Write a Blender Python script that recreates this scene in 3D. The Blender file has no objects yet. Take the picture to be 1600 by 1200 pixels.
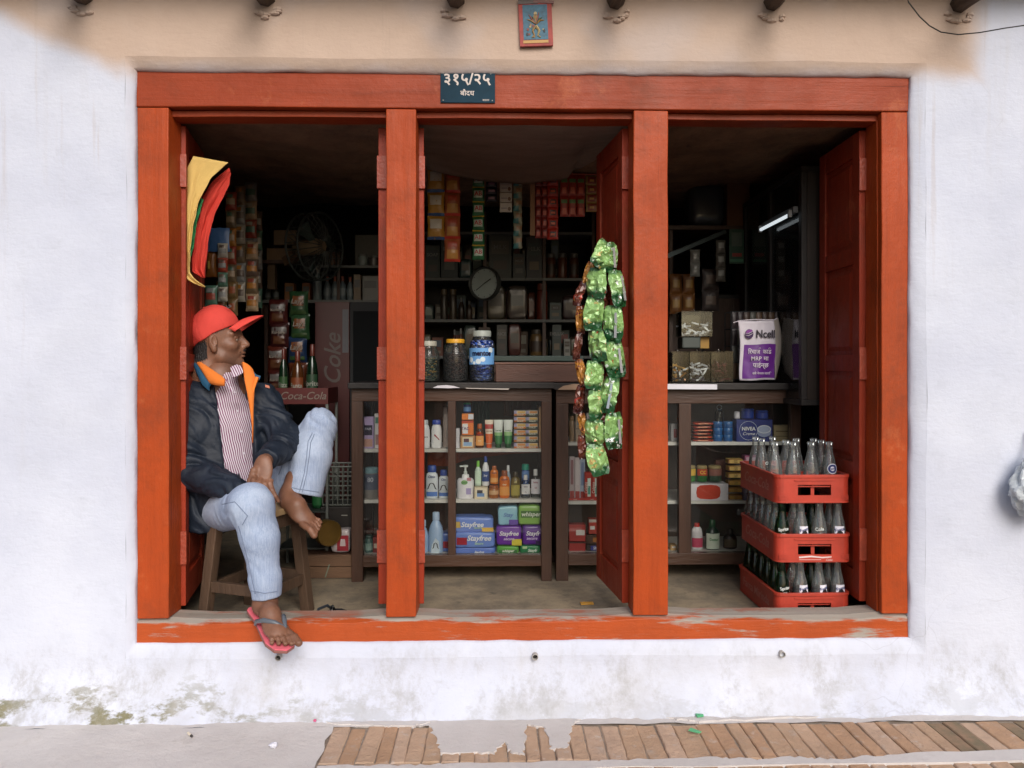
import bpy, math, random
import numpy as np
from mathutils import Vector, Matrix
R = math.radians
rnd = random.Random(11)
sc = bpy.context.scene
COL = sc.collection
# ------------------------------------------------------------------ camera, sky, sun, exposure
CAM_D, CAM_Z, YAW, FPX = 2.86, 1.27, R(1.2), 1200.0
cam = bpy.data.cameras.new('camera'); camo = bpy.data.objects.new('camera', cam); COL.objects.link(camo)
cam.sensor_width = 36; cam.lens = 36 * FPX / 1600; cam.shift_y = -28 / 1600; cam.clip_end = 500; cam.clip_start = .05
camo.location = (0, -CAM_D, CAM_Z); camo.rotation_euler = (R(90), 0, -YAW)
sc.camera = camo
SUN_EL, SUN_AZ = R(34), R(14)          # sun behind the viewer, a little to the right
w = bpy.data.worlds.new('World'); sc.world = w; w.use_nodes = True
nt = w.node_tree; bg = nt.nodes['Background']
sky = nt.nodes.new('ShaderNodeTexSky'); sky.sky_type = 'NISHITA'; sky.sun_disc = False
sky.sun_elevation = SUN_EL; sky.sun_rotation = R(180) - SUN_AZ; sky.air_density = 1.0; sky.dust_density = 3.0; sky.ozone_density = 1.0
nt.links.new(sky.outputs[0], bg.inputs[0]); bg.inputs[1].default_value = .11
sun = bpy.data.lights.new('sun', 'SUN'); suno = bpy.data.objects.new('sun', sun); COL.objects.link(suno)
sun.energy = 1.7; sun.angle = R(34); sun.color = (1, .985, .965)
sd = Vector((math.sin(SUN_AZ) * math.cos(SUN_EL), -math.cos(SUN_AZ) * math.cos(SUN_EL), math.sin(SUN_EL)))
suno.rotation_euler = sd.to_track_quat('Z', 'Y').to_euler(); suno.location = sd * 20
vs_ = sc.view_settings; vs_.view_transform = 'Standard'; vs_.look = 'None'; vs_.gamma = 1; vs_.use_curve_mapping = False
vs_.exposure = .36
sc.cycles.use_denoising = True; sc.cycles.max_bounces = 10; sc.cycles.transparent_max_bounces = 24
sc.cycles.caustics_reflective = False; sc.cycles.caustics_refractive = False; sc.cycles.sample_clamp_indirect = 4

FWD = Vector((math.sin(YAW), math.cos(YAW), 0)); RIGHT = Vector((math.cos(YAW), -math.sin(YAW), 0))
def P(px, py, Y=0.0):
    """the point of the place at world depth Y that the photograph shows at (px, py)"""
    d = FWD + RIGHT * ((px - 800) / FPX) + Vector((0, 0, -(py - 572) / FPX))
    t = (Y + CAM_D) / d.y
    return Vector((d.x * t, Y, CAM_Z + d.z * t))
def X(px, Y=0.0): return P(px, 572, Y).x
def Z(py, Y=0.0, px=800): return P(px, py, Y).z
def S(Y): return FPX / (CAM_D + Y)       # pixels per metre at depth Y

# ------------------------------------------------------------------ mesh helpers
class MB:
    def __init__(s): s.v = []; s.f = []
    def add(s, vs, fs):
        o = len(s.v); s.v += [tuple(v) for v in vs]; s.f += [tuple(i + o for i in f) for f in fs]; return s
    def box(s, x0, x1, y0, y1, z0, z1):
        return s.add([(x0,y0,z0),(x1,y0,z0),(x1,y1,z0),(x0,y1,z0),(x0,y0,z1),(x1,y0,z1),(x1,y1,z1),(x0,y1,z1)],
                     [(0,3,2,1),(4,5,6,7),(0,1,5,4),(1,2,6,5),(2,3,7,6),(3,0,4,7)])
    def hexa(s, b, t):                    # bottom ring of 4 and top ring of 4
        return s.add(list(b) + list(t), [(3,2,1,0),(4,5,6,7),(0,1,5,4),(1,2,6,5),(2,3,7,6),(3,0,4,7)])
    def bar(s, a, b, w, h, up=(0, 0, 1)):
        a = Vector(a); b = Vector(b); d = (b - a).normalized(); u = Vector(up); l = d.cross(u)
        if l.length < 1e-4: l = d.cross(Vector((1, 0, 0)))
        l.normalize(); u = l.cross(d).normalized(); l = l * w / 2; u = u * h / 2
        return s.hexa([a - l - u, a + l - u, a + l + u, a - l + u], [b - l - u, b + l - u, b + l + u, b - l + u])
    def tube(s, path, r, n=8, closed=False):
        path = [Vector(p) for p in path]; m = len(path)
        rr = r if isinstance(r, (list, tuple)) else [r] * m
        vs = []; ref = None
        for i, p in enumerate(path):
            d = (path[(i + 1) % m if closed else min(i + 1, m - 1)] - path[(i - 1) % m if closed else max(i - 1, 0)]).normalized()
            if ref is None: ref = Vector((0, 0, 1)) if abs(d.z) < .9 else Vector((1, 0, 0))
            a = d.cross(ref).normalized(); b = a.cross(d).normalized(); ref = b
            for k in range(n):
                t = 2 * math.pi * k / n
                vs.append(p + a * (rr[i] * math.cos(t)) + b * (rr[i] * math.sin(t)))
        fs = []
        for i in range(m if closed else m - 1):
            j = (i + 1) % m
            for k in range(n): fs.append((i*n+k, i*n+(k+1)%n, j*n+(k+1)%n, j*n+k))
        if not closed: fs += [tuple(range(n))[::-1], tuple(range((m-1)*n, m*n))]
        return s.add(vs, fs)
    def lathe(s, prof, n=16, sx=1.0, sy=1.0, cx=0.0, cy=0.0, cz=0.0, closed=True, tw=0.0):
        vs = []; m = len(prof)
        for r, z in prof:
            for k in range(n):
                t = 2 * math.pi * (k + .5) / n + tw
                vs.append((cx + r * sx * math.cos(t), cy + r * sy * math.sin(t), cz + z))
        fs = [(i*n+k, i*n+(k+1)%n, (i+1)*n+(k+1)%n, (i+1)*n+k) for i in range(m-1) for k in range(n)]
        if closed: fs += [tuple(range(n))[::-1], tuple(range((m-1)*n, m*n))]
        return s.add(vs, fs)
    def prism(s, poly, a0, a1, plane='xz'):
        n = len(poly)
        f = {'xz': lambda p, a: (p[0], a, p[1]), 'xy': lambda p, a: (p[0], p[1], a), 'yz': lambda p, a: (a, p[0], p[1])}[plane]
        return s.add([f(p, a0) for p in poly] + [f(p, a1) for p in poly],
                     [tuple(range(n)), tuple(range(n, 2*n))[::-1]] + [(i, i+n, (i+1)%n+n, (i+1)%n) for i in range(n)])
    def grid(s, fn, nu, nv, wrap=False):
        vs = [fn(i / nu, j / nv) for i in range(nu + (0 if wrap else 1)) for j in range(nv + 1)]
        q = nv + 1; m = nu + (0 if wrap else 1)
        return s.add(vs, [(i*q+j, ((i+1)%m)*q+j, ((i+1)%m)*q+j+1, i*q+j+1) for i in range(nu) for j in range(nv)])
    def sheet(s, A, B, th=.006, nv=4, bulge=0.0):
        """solid band lofted between two polylines of 3D points"""
        A = [Vector(p) for p in A]; B = [Vector(p) for p in B]; m = len(A)
        rows = []
        for i in range(m):
            t = (A[min(i+1, m-1)] - A[max(i-1, 0)]); c = B[i] - A[i]
            nrm = t.cross(c); nrm = nrm.normalized() if nrm.length > 1e-9 else Vector((0, -1, 0))
            if nrm.y > 0: nrm = -nrm
            rows.append([(A[i].lerp(B[i], j / nv) + nrm * (bulge * math.sin(math.pi * j / nv)), nrm) for j in range(nv + 1)])
        q = nv + 1
        front = [p + n * (th / 2) for r in rows for p, n in r]; back = [p - n * (th / 2) for r in rows for p, n in r]
        o = len(front); fs = []
        for i in range(m - 1):
            for j in range(nv):
                a = i*q+j; fs.append((a, a+1, a+q+1, a+q)); fs.append((o+a, o+a+q, o+a+q+1, o+a+1))
        for i in range(m - 1):
            for j in (0, nv):
                a = i*q+j; fs.append((a, a+q, o+a+q, o+a))
        for j in range(nv):
            for i in (0, m-1):
                a = i*q+j; fs.append((a, a+1, o+a+1, o+a))
        return s.add(front + back, fs)
    def mesh(s, name='mesh', smooth=False, ang=40):
        me = bpy.data.meshes.new(name); me.from_pydata(s.v, [], s.f); me.validate()
        import bmesh
        bm = bmesh.new(); bm.from_mesh(me); bmesh.ops.recalc_face_normals(bm, faces=bm.faces); bm.to_mesh(me); bm.free()
        if smooth:
            me.polygons.foreach_set('use_smooth', [True] * len(me.polygons)); me.set_sharp_from_angle(angle=R(ang))
        return me
    def build(s, name, mat, parent=None, smooth=False, bevel=0, ang=40, kind=None, loc=None):
        return link(name, s.mesh(name, smooth, ang), mat, parent, bevel, kind, loc)
def link(name, me, mat, parent=None, bevel=0, kind=None, loc=None):
    if mat and not me.materials: me.materials.append(mat)
    o = bpy.data.objects.new(name, me); COL.objects.link(o)
    if parent: o.parent = parent
    if loc is not None: o.location = loc
    if kind: o['kind'] = kind
    if bevel:
        b = o.modifiers.new('bevel', 'BEVEL'); b.width = bevel; b.segments = 2; b.limit_method = 'ANGLE'
    return o
SEEN = {}
def tag(o, label, cat, group=None):
    if label in SEEN and not group: print('DUP LABEL', label)
    n = len(label.replace(',', ' ').split())
    if n < 4 or n > 16: print('LABEL LENGTH', n, label)
    SEEN[label] = 1
    o['label'] = label; o['category'] = cat
    if group: o['group'] = group
    return o
def T(name, label, cat, loc=(0, 0, 0), rz=0.0, group=None, rot=None):
    o = bpy.data.objects.new(name, None); COL.objects.link(o); o.empty_display_size = .05
    o.location = loc; o.rotation_euler = rot if rot else (0, 0, rz)
    return tag(o, label, cat, group)
def struct(name, mb, mat, parent=None, **k):
    o = mb.build(name, mat, parent, **k); o['kind'] = 'structure'; return o
ORD = ['first', 'second', 'third', 'fourth', 'fifth', 'sixth', 'seventh', 'eighth', 'ninth', 'tenth', 'eleventh', 'twelfth', 'thirteenth', 'fourteenth', 'fifteenth', 'sixteenth']

TEXT = {}
def text(s, size, parent, mat, loc=(0, 0, 0), bend=0, rot=0.0, sx=1.0, shear=0.0, bold=0.0, face='-y', name='lettering', base=0):
    """flat lettering lying on a surface: centred on loc, facing -y (or +x / -x / up), bent round a radius"""
    key = (s, shear, bold)
    if key not in TEXT:
        c = bpy.data.curves.new('lettering', 'FONT'); c.body = s; c.size = 1; c.align_x = 'CENTER'; c.align_y = 'CENTER'
        c.resolution_u = 3; c.shear = shear; c.offset = bold; c.fill_mode = 'BOTH'; c.dimensions = '2D'
        o = bpy.data.objects.new('lettering', c); COL.objects.link(o)
        bpy.context.view_layer.update()
        me = bpy.data.meshes.new_from_object(o.evaluated_get(bpy.context.evaluated_depsgraph_get()))
        TEXT[key] = ([tuple(v.co) for v in me.vertices], [tuple(p.vertices) for p in me.polygons])
        bpy.data.meshes.remove(me); bpy.data.objects.remove(o); bpy.data.curves.remove(c)
    vs, fs = TEXT[key]
    ca, sa = math.cos(rot), math.sin(rot); out = []
    for x, y, z in vs:
        x, y = x * size * sx, y * size
        x, y = x * ca - y * sa, x * sa + y * ca
        if face == '-y':
            if bend: a = x / bend; p = (bend * math.sin(a), -bend * math.cos(a), y)
            else: p = (x, 0, y)
        elif face == '-x': p = (0, -x, y)
        elif face == '+x': p = (0, x, y)
        else: p = (x, y, 0)
        out.append((p[0] + loc[0], p[1] + loc[1], p[2] + loc[2]))
    me = bpy.data.meshes.new(name); me.from_pydata(out, [], fs)
    return link(name, me, mat, parent)

# ------------------------------------------------------------------ materials
MATS = {}
def nodes(m): m.use_nodes = True; n = m.node_tree; return n, n.nodes, n.links, n.nodes['Principled BSDF']
def M(name, col, rough=.55, metal=0.0, var=.15, vs=9, bump=0.0, bs=80, spec=.5, stretch=(1, 1, 1), emit=0, sheen=0, coat=0, alpha=None):
    if name in MATS: return MATS[name]
    m = bpy.data.materials.new(name); MATS[name] = m
    n, N, L, b = nodes(m)
    b.inputs['Roughness'].default_value = rough; b.inputs['Metallic'].default_value = metal
    b.inputs['Specular IOR Level'].default_value = spec; b.inputs['Coat Weight'].default_value = coat
    tc = N.new('ShaderNodeTexCoord'); oi = N.new('ShaderNodeObjectInfo'); mp = N.new('ShaderNodeVectorMath'); mp.operation = 'ADD'
    sc_ = N.new('ShaderNodeVectorMath'); sc_.operation = 'SCALE'; sc_.inputs[0].default_value = (7, 5, 3); L.new(oi.outputs['Random'], sc_.inputs['Scale'])
    st = N.new('ShaderNodeVectorMath'); st.operation = 'MULTIPLY'; st.inputs[1].default_value = stretch
    L.new(tc.outputs['Object'], st.inputs[0]); L.new(st.outputs[0], mp.inputs[0]); L.new(sc_.outputs[0], mp.inputs[1])
    nz = N.new('ShaderNodeTexNoise'); nz.inputs['Scale'].default_value = vs; nz.inputs['Detail'].default_value = 6; nz.inputs['Roughness'].default_value = .65
    L.new(mp.outputs[0], nz.inputs['Vector'])
    mx = N.new('ShaderNodeMix'); mx.data_type = 'RGBA'
    mx.inputs['A'].default_value = (*[c * (1 - var * 1.6) for c in col], 1); mx.inputs['B'].default_value = (*[min(1, c * (1 + var * 1.6)) for c in col], 1)
    L.new(nz.outputs['Fac'], mx.inputs['Factor']); L.new(mx.outputs['Result'], b.inputs['Base Color'])
    if bump:
        nb = N.new('ShaderNodeTexNoise'); nb.inputs['Scale'].default_value = bs; nb.inputs['Detail'].default_value = 4
        L.new(mp.outputs[0], nb.inputs['Vector'])
        bp = N.new('ShaderNodeBump'); bp.inputs['Strength'].default_value = min(1, bump); bp.inputs['Distance'].default_value = .01
        L.new(nb.outputs['Fac'], bp.inputs['Height']); L.new(bp.outputs[0], b.inputs['Normal'])
    if emit:
        b.inputs['Emission Color'].default_value = (*col, 1); b.inputs['Emission Strength'].default_value = emit
    if sheen: b.inputs['Sheen Weight'].default_value = sheen
    return m
def GLASS(name, tint=(1, 1, 1), rough=.03, ior=1.45, haze=0.0, hazecol=(.8, .85, .85)):
    """thin clear wall: passes light with a tint, mirrors at grazing angles, with a little dust"""
    if name in MATS: return MATS[name]
    m = bpy.data.materials.new(name); MATS[name] = m; m.use_nodes = True
    n = m.node_tree; N = n.nodes; L = n.links; N.remove(N['Principled BSDF']); out = N['Material Output']
    tr = N.new('ShaderNodeBsdfTransparent'); tr.inputs[0].default_value = (*tint, 1)
    gl = N.new('ShaderNodeBsdfGlossy'); gl.inputs['Roughness'].default_value = rough
    fr = N.new('ShaderNodeFresnel'); fr.inputs['IOR'].default_value = ior
    mx = N.new('ShaderNodeMixShader'); L.new(fr.outputs[0], mx.inputs[0]); L.new(tr.outputs[0], mx.inputs[1]); L.new(gl.outputs[0], mx.inputs[2])
    last = mx
    if haze:
        df = N.new('ShaderNodeBsdfDiffuse'); df.inputs[0].default_value = (*hazecol, 1)
        m2 = N.new('ShaderNodeMixShader'); m2.inputs[0].default_value = haze
        L.new(mx.outputs[0], m2.inputs[1]); L.new(df.outputs[0], m2.inputs[2]); last = m2
    L.new(last.outputs[0], out.inputs[0]); return m
def hexc(h):
    c = [int(h[i:i+2], 16) / 255 for i in (0, 2, 4)]
    return tuple(x / 12.92 if x <= .04045 else ((x + .055) / 1.055) ** 2.4 for x in c)
def MC(h, rough=.45, **k): return M('c_%s_%s%s' % (h, int(rough * 100), ''.join('_%s' % v for v in k.values())), hexc(h), rough, **k)
# ------------------------------------------------------------------ setting materials
from mathutils import noise as mn
def nz3(x, y, z, s=1.0): return mn.noise(Vector((x * s, y * s, z * s)))
def mth(N, L, op, a, b=None, c=None, clamp=False):
    n = N.new('ShaderNodeMath'); n.operation = op; n.use_clamp = clamp
    for i, v in enumerate((a, b, c)):
        if v is None: continue
        if isinstance(v, (int, float)): n.inputs[i].default_value = v
        else: L.new(v, n.inputs[i])
    return n.outputs[0]
def noise_n(N, L, vec, scale, detail=6, rough=.6):
    n = N.new('ShaderNodeTexNoise'); n.inputs['Scale'].default_value = scale; n.inputs['Detail'].default_value = detail; n.inputs['Roughness'].default_value = rough
    L.new(vec, n.inputs['Vector']); return n.outputs['Fac']
def ramp(N, L, v, a, b, lo=0.0, hi=1.0):
    n = N.new('ShaderNodeMapRange'); n.interpolation_type = 'SMOOTHSTEP'; L.new(v, n.inputs[0])
    n.inputs[1].default_value = a; n.inputs[2].default_value = b; n.inputs[3].default_value = lo; n.inputs[4].default_value = hi; return n.outputs[0]
def mixc(N, L, f, a, b):
    n = N.new('ShaderNodeMix'); n.data_type = 'RGBA'
    if isinstance(f, (int, float)): n.inputs['Factor'].default_value = f
    else: L.new(f, n.inputs['Factor'])
    for k, v in (('A', a), ('B', b)):
        if isinstance(v, tuple): n.inputs[k].default_value = (*v, 1)
        else: L.new(v, n.inputs[k])
    return n.outputs['Result']
def bumpn(N, L, b, h, strength, dist=.01):
    bp = N.new('ShaderNodeBump'); bp.inputs['Strength'].default_value = strength; bp.inputs['Distance'].default_value = dist
    L.new(h, bp.inputs['Height']); L.new(bp.outputs[0], b.inputs['Normal'])
def stretchv(N, L, vec, s):
    n = N.new('ShaderNodeVectorMath'); n.operation = 'MULTIPLY'; n.inputs[1].default_value = s; L.new(vec, n.inputs[0]); return n.outputs[0]

def plaster():
    m = bpy.data.materials.new('limewash'); n, N, L, b = nodes(m); b.inputs['Roughness'].default_value = .85; b.inputs['Specular IOR Level'].default_value = .2
    tc = N.new('ShaderNodeTexCoord'); v = tc.outputs['Object']; sp = N.new('ShaderNodeSeparateXYZ'); L.new(v, sp.inputs[0]); x, y, z = sp.outputs
    big = noise_n(N, L, v, 1.7, 5); mid = noise_n(N, L, v, 9, 7, .7); fine = noise_n(N, L, v, 55, 5)
    streak = noise_n(N, L, stretchv(N, L, v, (14, 14, 1.2)), 1.0, 6)
    c = mixc(N, L, ramp(N, L, big, .3, .7), (.535, .56, .655), (.62, .645, .73))
    c = mixc(N, L, ramp(N, L, mid, .52, .75, 0, .35), c, (.47, .49, .555))
    c = mixc(N, L, ramp(N, L, streak, .55, .8, 0, .22), c, (.50, .475, .46))
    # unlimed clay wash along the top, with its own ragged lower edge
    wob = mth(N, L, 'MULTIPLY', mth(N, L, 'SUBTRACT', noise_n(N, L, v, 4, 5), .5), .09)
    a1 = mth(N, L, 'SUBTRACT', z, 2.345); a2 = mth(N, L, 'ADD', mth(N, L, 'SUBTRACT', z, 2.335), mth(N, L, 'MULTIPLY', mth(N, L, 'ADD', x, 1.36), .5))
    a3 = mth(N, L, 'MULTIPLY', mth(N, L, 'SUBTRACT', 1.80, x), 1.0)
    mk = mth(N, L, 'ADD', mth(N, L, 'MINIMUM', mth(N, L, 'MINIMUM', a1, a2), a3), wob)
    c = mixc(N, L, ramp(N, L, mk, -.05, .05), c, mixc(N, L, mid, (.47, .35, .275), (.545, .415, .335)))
    # algae, grime and bare render near the street
    low = ramp(N, L, z, .20, .03)
    g = ramp(N, L, mth(N, L, 'ADD', noise_n(N, L, stretchv(N, L, v, (1, 1, 2.2)), 5.0, 8, .72), mth(N, L, 'MULTIPLY', low, .20)), .68, .77)
    left = ramp(N, L, x, -.3, -1.4, .22, 1.0)
    g = mth(N, L, 'MULTIPLY', mth(N, L, 'MULTIPLY', g, low), left)
    c = mixc(N, L, g, c, mixc(N, L, fine, (.10, .11, .045), (.30, .26, .17)))
    lg = mth(N, L, 'MULTIPLY', ramp(N, L, z, .30, .05), ramp(N, L, noise_n(N, L, v, 3.1, 7, .7), .45, .7, 0, .55))
    c = mixc(N, L, lg, c, (.44, .43, .43))
    # scuffs: short dark scratches and knocked spots
    vo = N.new('ShaderNodeTexNoise'); vo.inputs['Scale'].default_value = 5.5; vo.inputs['Detail'].default_value = 9; vo.inputs['Roughness'].default_value = .8; L.new(v, vo.inputs['Vector'])
    c = mixc(N, L, ramp(N, L, vo.outputs['Fac'], .70, .74, 0, .5), c, (.33, .31, .29))
    pt = noise_n(N, L, v, 2.3, 3, .5); c = mixc(N, L, ramp(N, L, pt, .50, .68, 0, .22), c, (.49, .51, .58))
    vc = N.new('ShaderNodeTexVoronoi'); vc.feature = 'DISTANCE_TO_EDGE'; vc.inputs['Scale'].default_value = 1.7
    wv = N.new('ShaderNodeVectorMath'); wv.operation = 'ADD'; nv_ = N.new('ShaderNodeTexNoise'); nv_.inputs['Scale'].default_value = 5; L.new(v, nv_.inputs['Vector'])
    sv_ = N.new('ShaderNodeVectorMath'); sv_.operation = 'SCALE'; sv_.inputs['Scale'].default_value = .35; L.new(nv_.outputs['Color'], sv_.inputs[0]); L.new(v, wv.inputs[0]); L.new(sv_.outputs[0], wv.inputs[1]); L.new(wv.outputs[0], vc.inputs['Vector'])
    cr_ = mth(N, L, 'MULTIPLY', ramp(N, L, vc.outputs['Distance'], .004, .001), ramp(N, L, noise_n(N, L, v, 1.1, 3), .56, .68, 0, .22))
    c = mixc(N, L, cr_, c, (.25, .24, .25))
    dr = noise_n(N, L, stretchv(N, L, v, (26, 26, .9)), 1.0, 5, .6); dm = mth(N, L, 'MULTIPLY', ramp(N, L, dr, .60, .74, 0, .32), ramp(N, L, z, .9, 2.4))
    c = mixc(N, L, dm, c, (.42, .33, .27))
    spl = mth(N, L, 'MULTIPLY', ramp(N, L, z, .34, .10), ramp(N, L, noise_n(N, L, stretchv(N, L, v, (1, 1, .6)), 7, 9, .8), .46, .70, 0, .85)); c = mixc(N, L, spl, c, (.37, .365, .37))
    L.new(c, b.inputs['Base Color'])
    h = mth(N, L, 'ADD', mth(N, L, 'MULTIPLY', mid, 1.2), mth(N, L, 'ADD', mth(N, L, 'MULTIPLY', fine, .35), mth(N, L, 'MULTIPLY', noise_n(N, L, stretchv(N, L, v, (1, 1, 2.6)), 24, 4), .5)))
    bumpn(N, L, b, h, .17, .02); return m
def paint(name, col, wear=.0, dark=.5, grain='z'):
    """old oil paint on timber: brushed grain, grime, chips down to grey wood"""
    m = bpy.data.materials.new(name); n, N, L, b = nodes(m)
    tc = N.new('ShaderNodeTexCoord'); v = tc.outputs['Object']
    st = {'z': (22, 22, 1.4), 'x': (1.4, 22, 22)}[grain]
    gr = noise_n(N, L, stretchv(N, L, v, st), 1.0, 6, .65); bl = noise_n(N, L, v, 3.5, 6, .65); fi = noise_n(N, L, v, 40, 5, .7)
    d = tuple(q * dark for q in col)
    c = mixc(N, L, ramp(N, L, bl, .35, .75), col, tuple(q * .78 for q in col))
    c = mixc(N, L, ramp(N, L, gr, .48, .82, 0, .5), c, d)
    c = mixc(N, L, ramp(N, L, fi, .66, .76, 0, .5), c, tuple(q * .45 for q in col))
    if wear:
        sp = N.new('ShaderNodeSeparateXYZ'); L.new(v, sp.inputs[0])
        wn = mth(N, L, 'ADD', noise_n(N, L, stretchv(N, L, v, (3.0, 12, 22)), 1.0, 8, .7), mth(N, L, 'MULTIPLY', noise_n(N, L, v, 1.3, 2), .35))
        up = ramp(N, L, sp.outputs[2], .30, .345, 0, .26)
        wm = ramp(N, L, mth(N, L, 'ADD', wn, up), wear - .03, wear + .10)
        top = ramp(N, L, sp.outputs[2], .325, .332)
        wm = mth(N, L, 'MAXIMUM', wm, mth(N, L, 'MULTIPLY', top, .9))
        c = mixc(N, L, wm, c, mixc(N, L, gr, (.20, .165, .13), (.46, .42, .37)))
    else:
        ch = noise_n(N, L, stretchv(N, L, v, (6, 6, 6)), 3.0, 9, .78)
        c = mixc(N, L, ramp(N, L, ch, .69, .72, 0, .6), c, (.50, .36, .27))
        ck = noise_n(N, L, stretchv(N, L, v, {'z': (32, 32, 1.1), 'x': (1.1, 32, 32)}[grain]), 1.0, 3, .5)
        c = mixc(N, L, ramp(N, L, ck, .715, .74, 0, .7), c, tuple(q * .25 for q in col))
        c = mixc(N, L, ramp(N, L, noise_n(N, L, v, 2.4, 6, .75), .46, .72, 0, .55), c, (.13, .036, .016))
        c = mixc(N, L, ramp(N, L, noise_n(N, L, v, 5.5, 7, .75), .56, .70, 0, .35), c, (.52, .15, .055))
    L.new(c, b.inputs['Base Color'])
    L.new(ramp(N, L, bl, .3, .8, .38, .62), b.inputs['Roughness']); b.inputs['Specular IOR Level'].default_value = .22
    bumpn(N, L, b, mth(N, L, 'ADD', gr, mth(N, L, 'MULTIPLY', fi, .5)), .45, .008); return m
def ground_mat(name, c0, c1, dirt, sc1=3.0, bump=.4):
    m = bpy.data.materials.new(name); n, N, L, b = nodes(m); b.inputs['Roughness'].default_value = .88; b.inputs['Specular IOR Level'].default_value = .25
    v = N.new('ShaderNodeNewGeometry').outputs['Position']
    a = noise_n(N, L, v, sc1, 7, .68); f = noise_n(N, L, v, 60, 6, .7); g = noise_n(N, L, v, 11, 6, .7)
    c = mixc(N, L, ramp(N, L, a, .3, .7), c0, c1)
    c = mixc(N, L, ramp(N, L, g, .55, .75, 0, .7), c, dirt)
    c = mixc(N, L, ramp(N, L, f, .6, .8, 0, .45), c, tuple(q * .5 for q in c0))
    L.new(c, b.inputs['Base Color']); bumpn(N, L, b, mth(N, L, 'ADD', g, mth(N, L, 'MULTIPLY', f, .6)), bump, .012); return m
MPLA = plaster()
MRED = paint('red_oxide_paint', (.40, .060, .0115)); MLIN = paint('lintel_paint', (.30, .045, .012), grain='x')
MSIL = paint('worn_sill_paint', (.42, .074, .017), wear=.75, grain='x')
MDOOR = paint('door_paint', (.31, .038, .015), dark=.4)
MFLO = ground_mat('shop_floor_earth', (.33, .265, .18), (.16, .135, .105), (.085, .08, .07), 5.0)
MCON = ground_mat('pale_concrete', (.60, .565, .545), (.53, .495, .475), (.46, .42, .39), 2.5)
MSTR = ground_mat('street_dirt', (.10, .09, .08), (.07, .06, .055), (.05, .05, .045))
def brick_mat(name, c):
    m = ground_mat(name, c, tuple(q * .8 for q in c), (.40, .34, .29), 7.0, .8); n = m.node_tree; N = n.nodes; L = n.links; b = N['Principled BSDF']; v = N.new('ShaderNodeNewGeometry').outputs['Position']
    src = b.inputs['Base Color'].links[0].from_socket
    k = mixc(N, L, ramp(N, L, noise_n(N, L, v, 16, 8, .75), .55, .70, 0, .5), src, (.55, .50, .46)); k = mixc(N, L, ramp(N, L, noise_n(N, L, v, 4.3, 6, .7), .55, .75, 0, .35), k, (.25, .18, .125)); L.new(k, b.inputs['Base Color']); return m
MBRK = [brick_mat('brick_%d' % i, c) for i, c in enumerate([(.50, .335, .22), (.53, .36, .245), (.48, .30, .185), (.55, .385, .275)])]
MBDK = ground_mat('mossy_brick', (.30, .19, .12), (.16, .135, .085), (.09, .09, .06), 9.0)
MMAT = ground_mat('straw_mat', (.34, .215, .13), (.19, .12, .078), (.08, .053, .037), 7.0, 1.0)
MCLO = M('ceiling_cloth', (.24, .175, .135), .9, var=.3, vs=5, bump=.4, bs=40, stretch=(1, 3, 1))
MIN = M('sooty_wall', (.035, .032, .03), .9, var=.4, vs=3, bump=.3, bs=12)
MRAF = M('old_rafter', (.075, .05, .034), .85, var=.4, vs=8, bump=.6, bs=30, stretch=(3, .5, 3))
MDWD = M('dark_wood', (.050, .021, .011), .5, var=.45, vs=5, bump=.25, bs=30, stretch=(3, 3, .4))
MDWX = M('dark_wood_rail', (.056, .024, .012), .5, var=.45, vs=5, bump=.25, bs=30, stretch=(.4, 3, 3))
MBLK = M('black_wood', (.014, .011, .010), .55, var=.4, vs=6, bump=.2, bs=30)
MWHT = M('white_board', (.68, .66, .62), .6, var=.14, vs=9, bump=.1, bs=30)
MIRON = M('old_iron', (.30, .045, .018), .5, var=.3, vs=30, bump=.3)

# ------------------------------------------------------------------ street
FZ = .25                                   # shop floor
YW = -.03                                  # wall face; the timber frame stands back at Y = 0
struct('ground', MB().box(-60, 60, -60, -.6, -.2, -.035), MSTR)
# concrete strip along the wall foot and the cemented corner to the left of the bricks
def slab(u, v, x0, x1, y0, y1, z):
    x = x0 + (x1 - x0) * u; y = y0 + (y1 - y0) * v
    return (x, y, z + .004 * nz3(x, y, 0, 6) + .002 * nz3(x, y, 3, 25))
mb = MB().grid(lambda u, v: (lambda p: (p[0], p[1] + (.012 * nz3(p[0], 0, 4, 9) if v == 0 else 0), p[2] + .02 * v ** 2))(slab(u, v, -3, 3, -.150, .02, .003)), 150, 8)
struct('concrete_strip', mb, MCON, smooth=True)
XB = X(508, -.28)
mb = MB().grid(lambda u, v: (lambda p: (p[0] + (.014 * nz3(p[1], 1, 4, 14) if u == 1 else 0), p[1], p[2]))(slab(u, v, -3, XB, -1.6, -.148, .003)), 60, 60)
struct('concrete_apron', mb, MCON, smooth=True)
struct('brick_bed', MB().box(XB - .06, 3, -1.6, -.13, -.034, -.0035), ground_mat('joint_dirt', (.20, .155, .12), (.34, .28, .225), (.09, .07, .055), 20.0))
pav = bpy.data.objects.new('brick_pavement', None); COL.objects.link(pav); pav['kind'] = 'structure'
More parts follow.
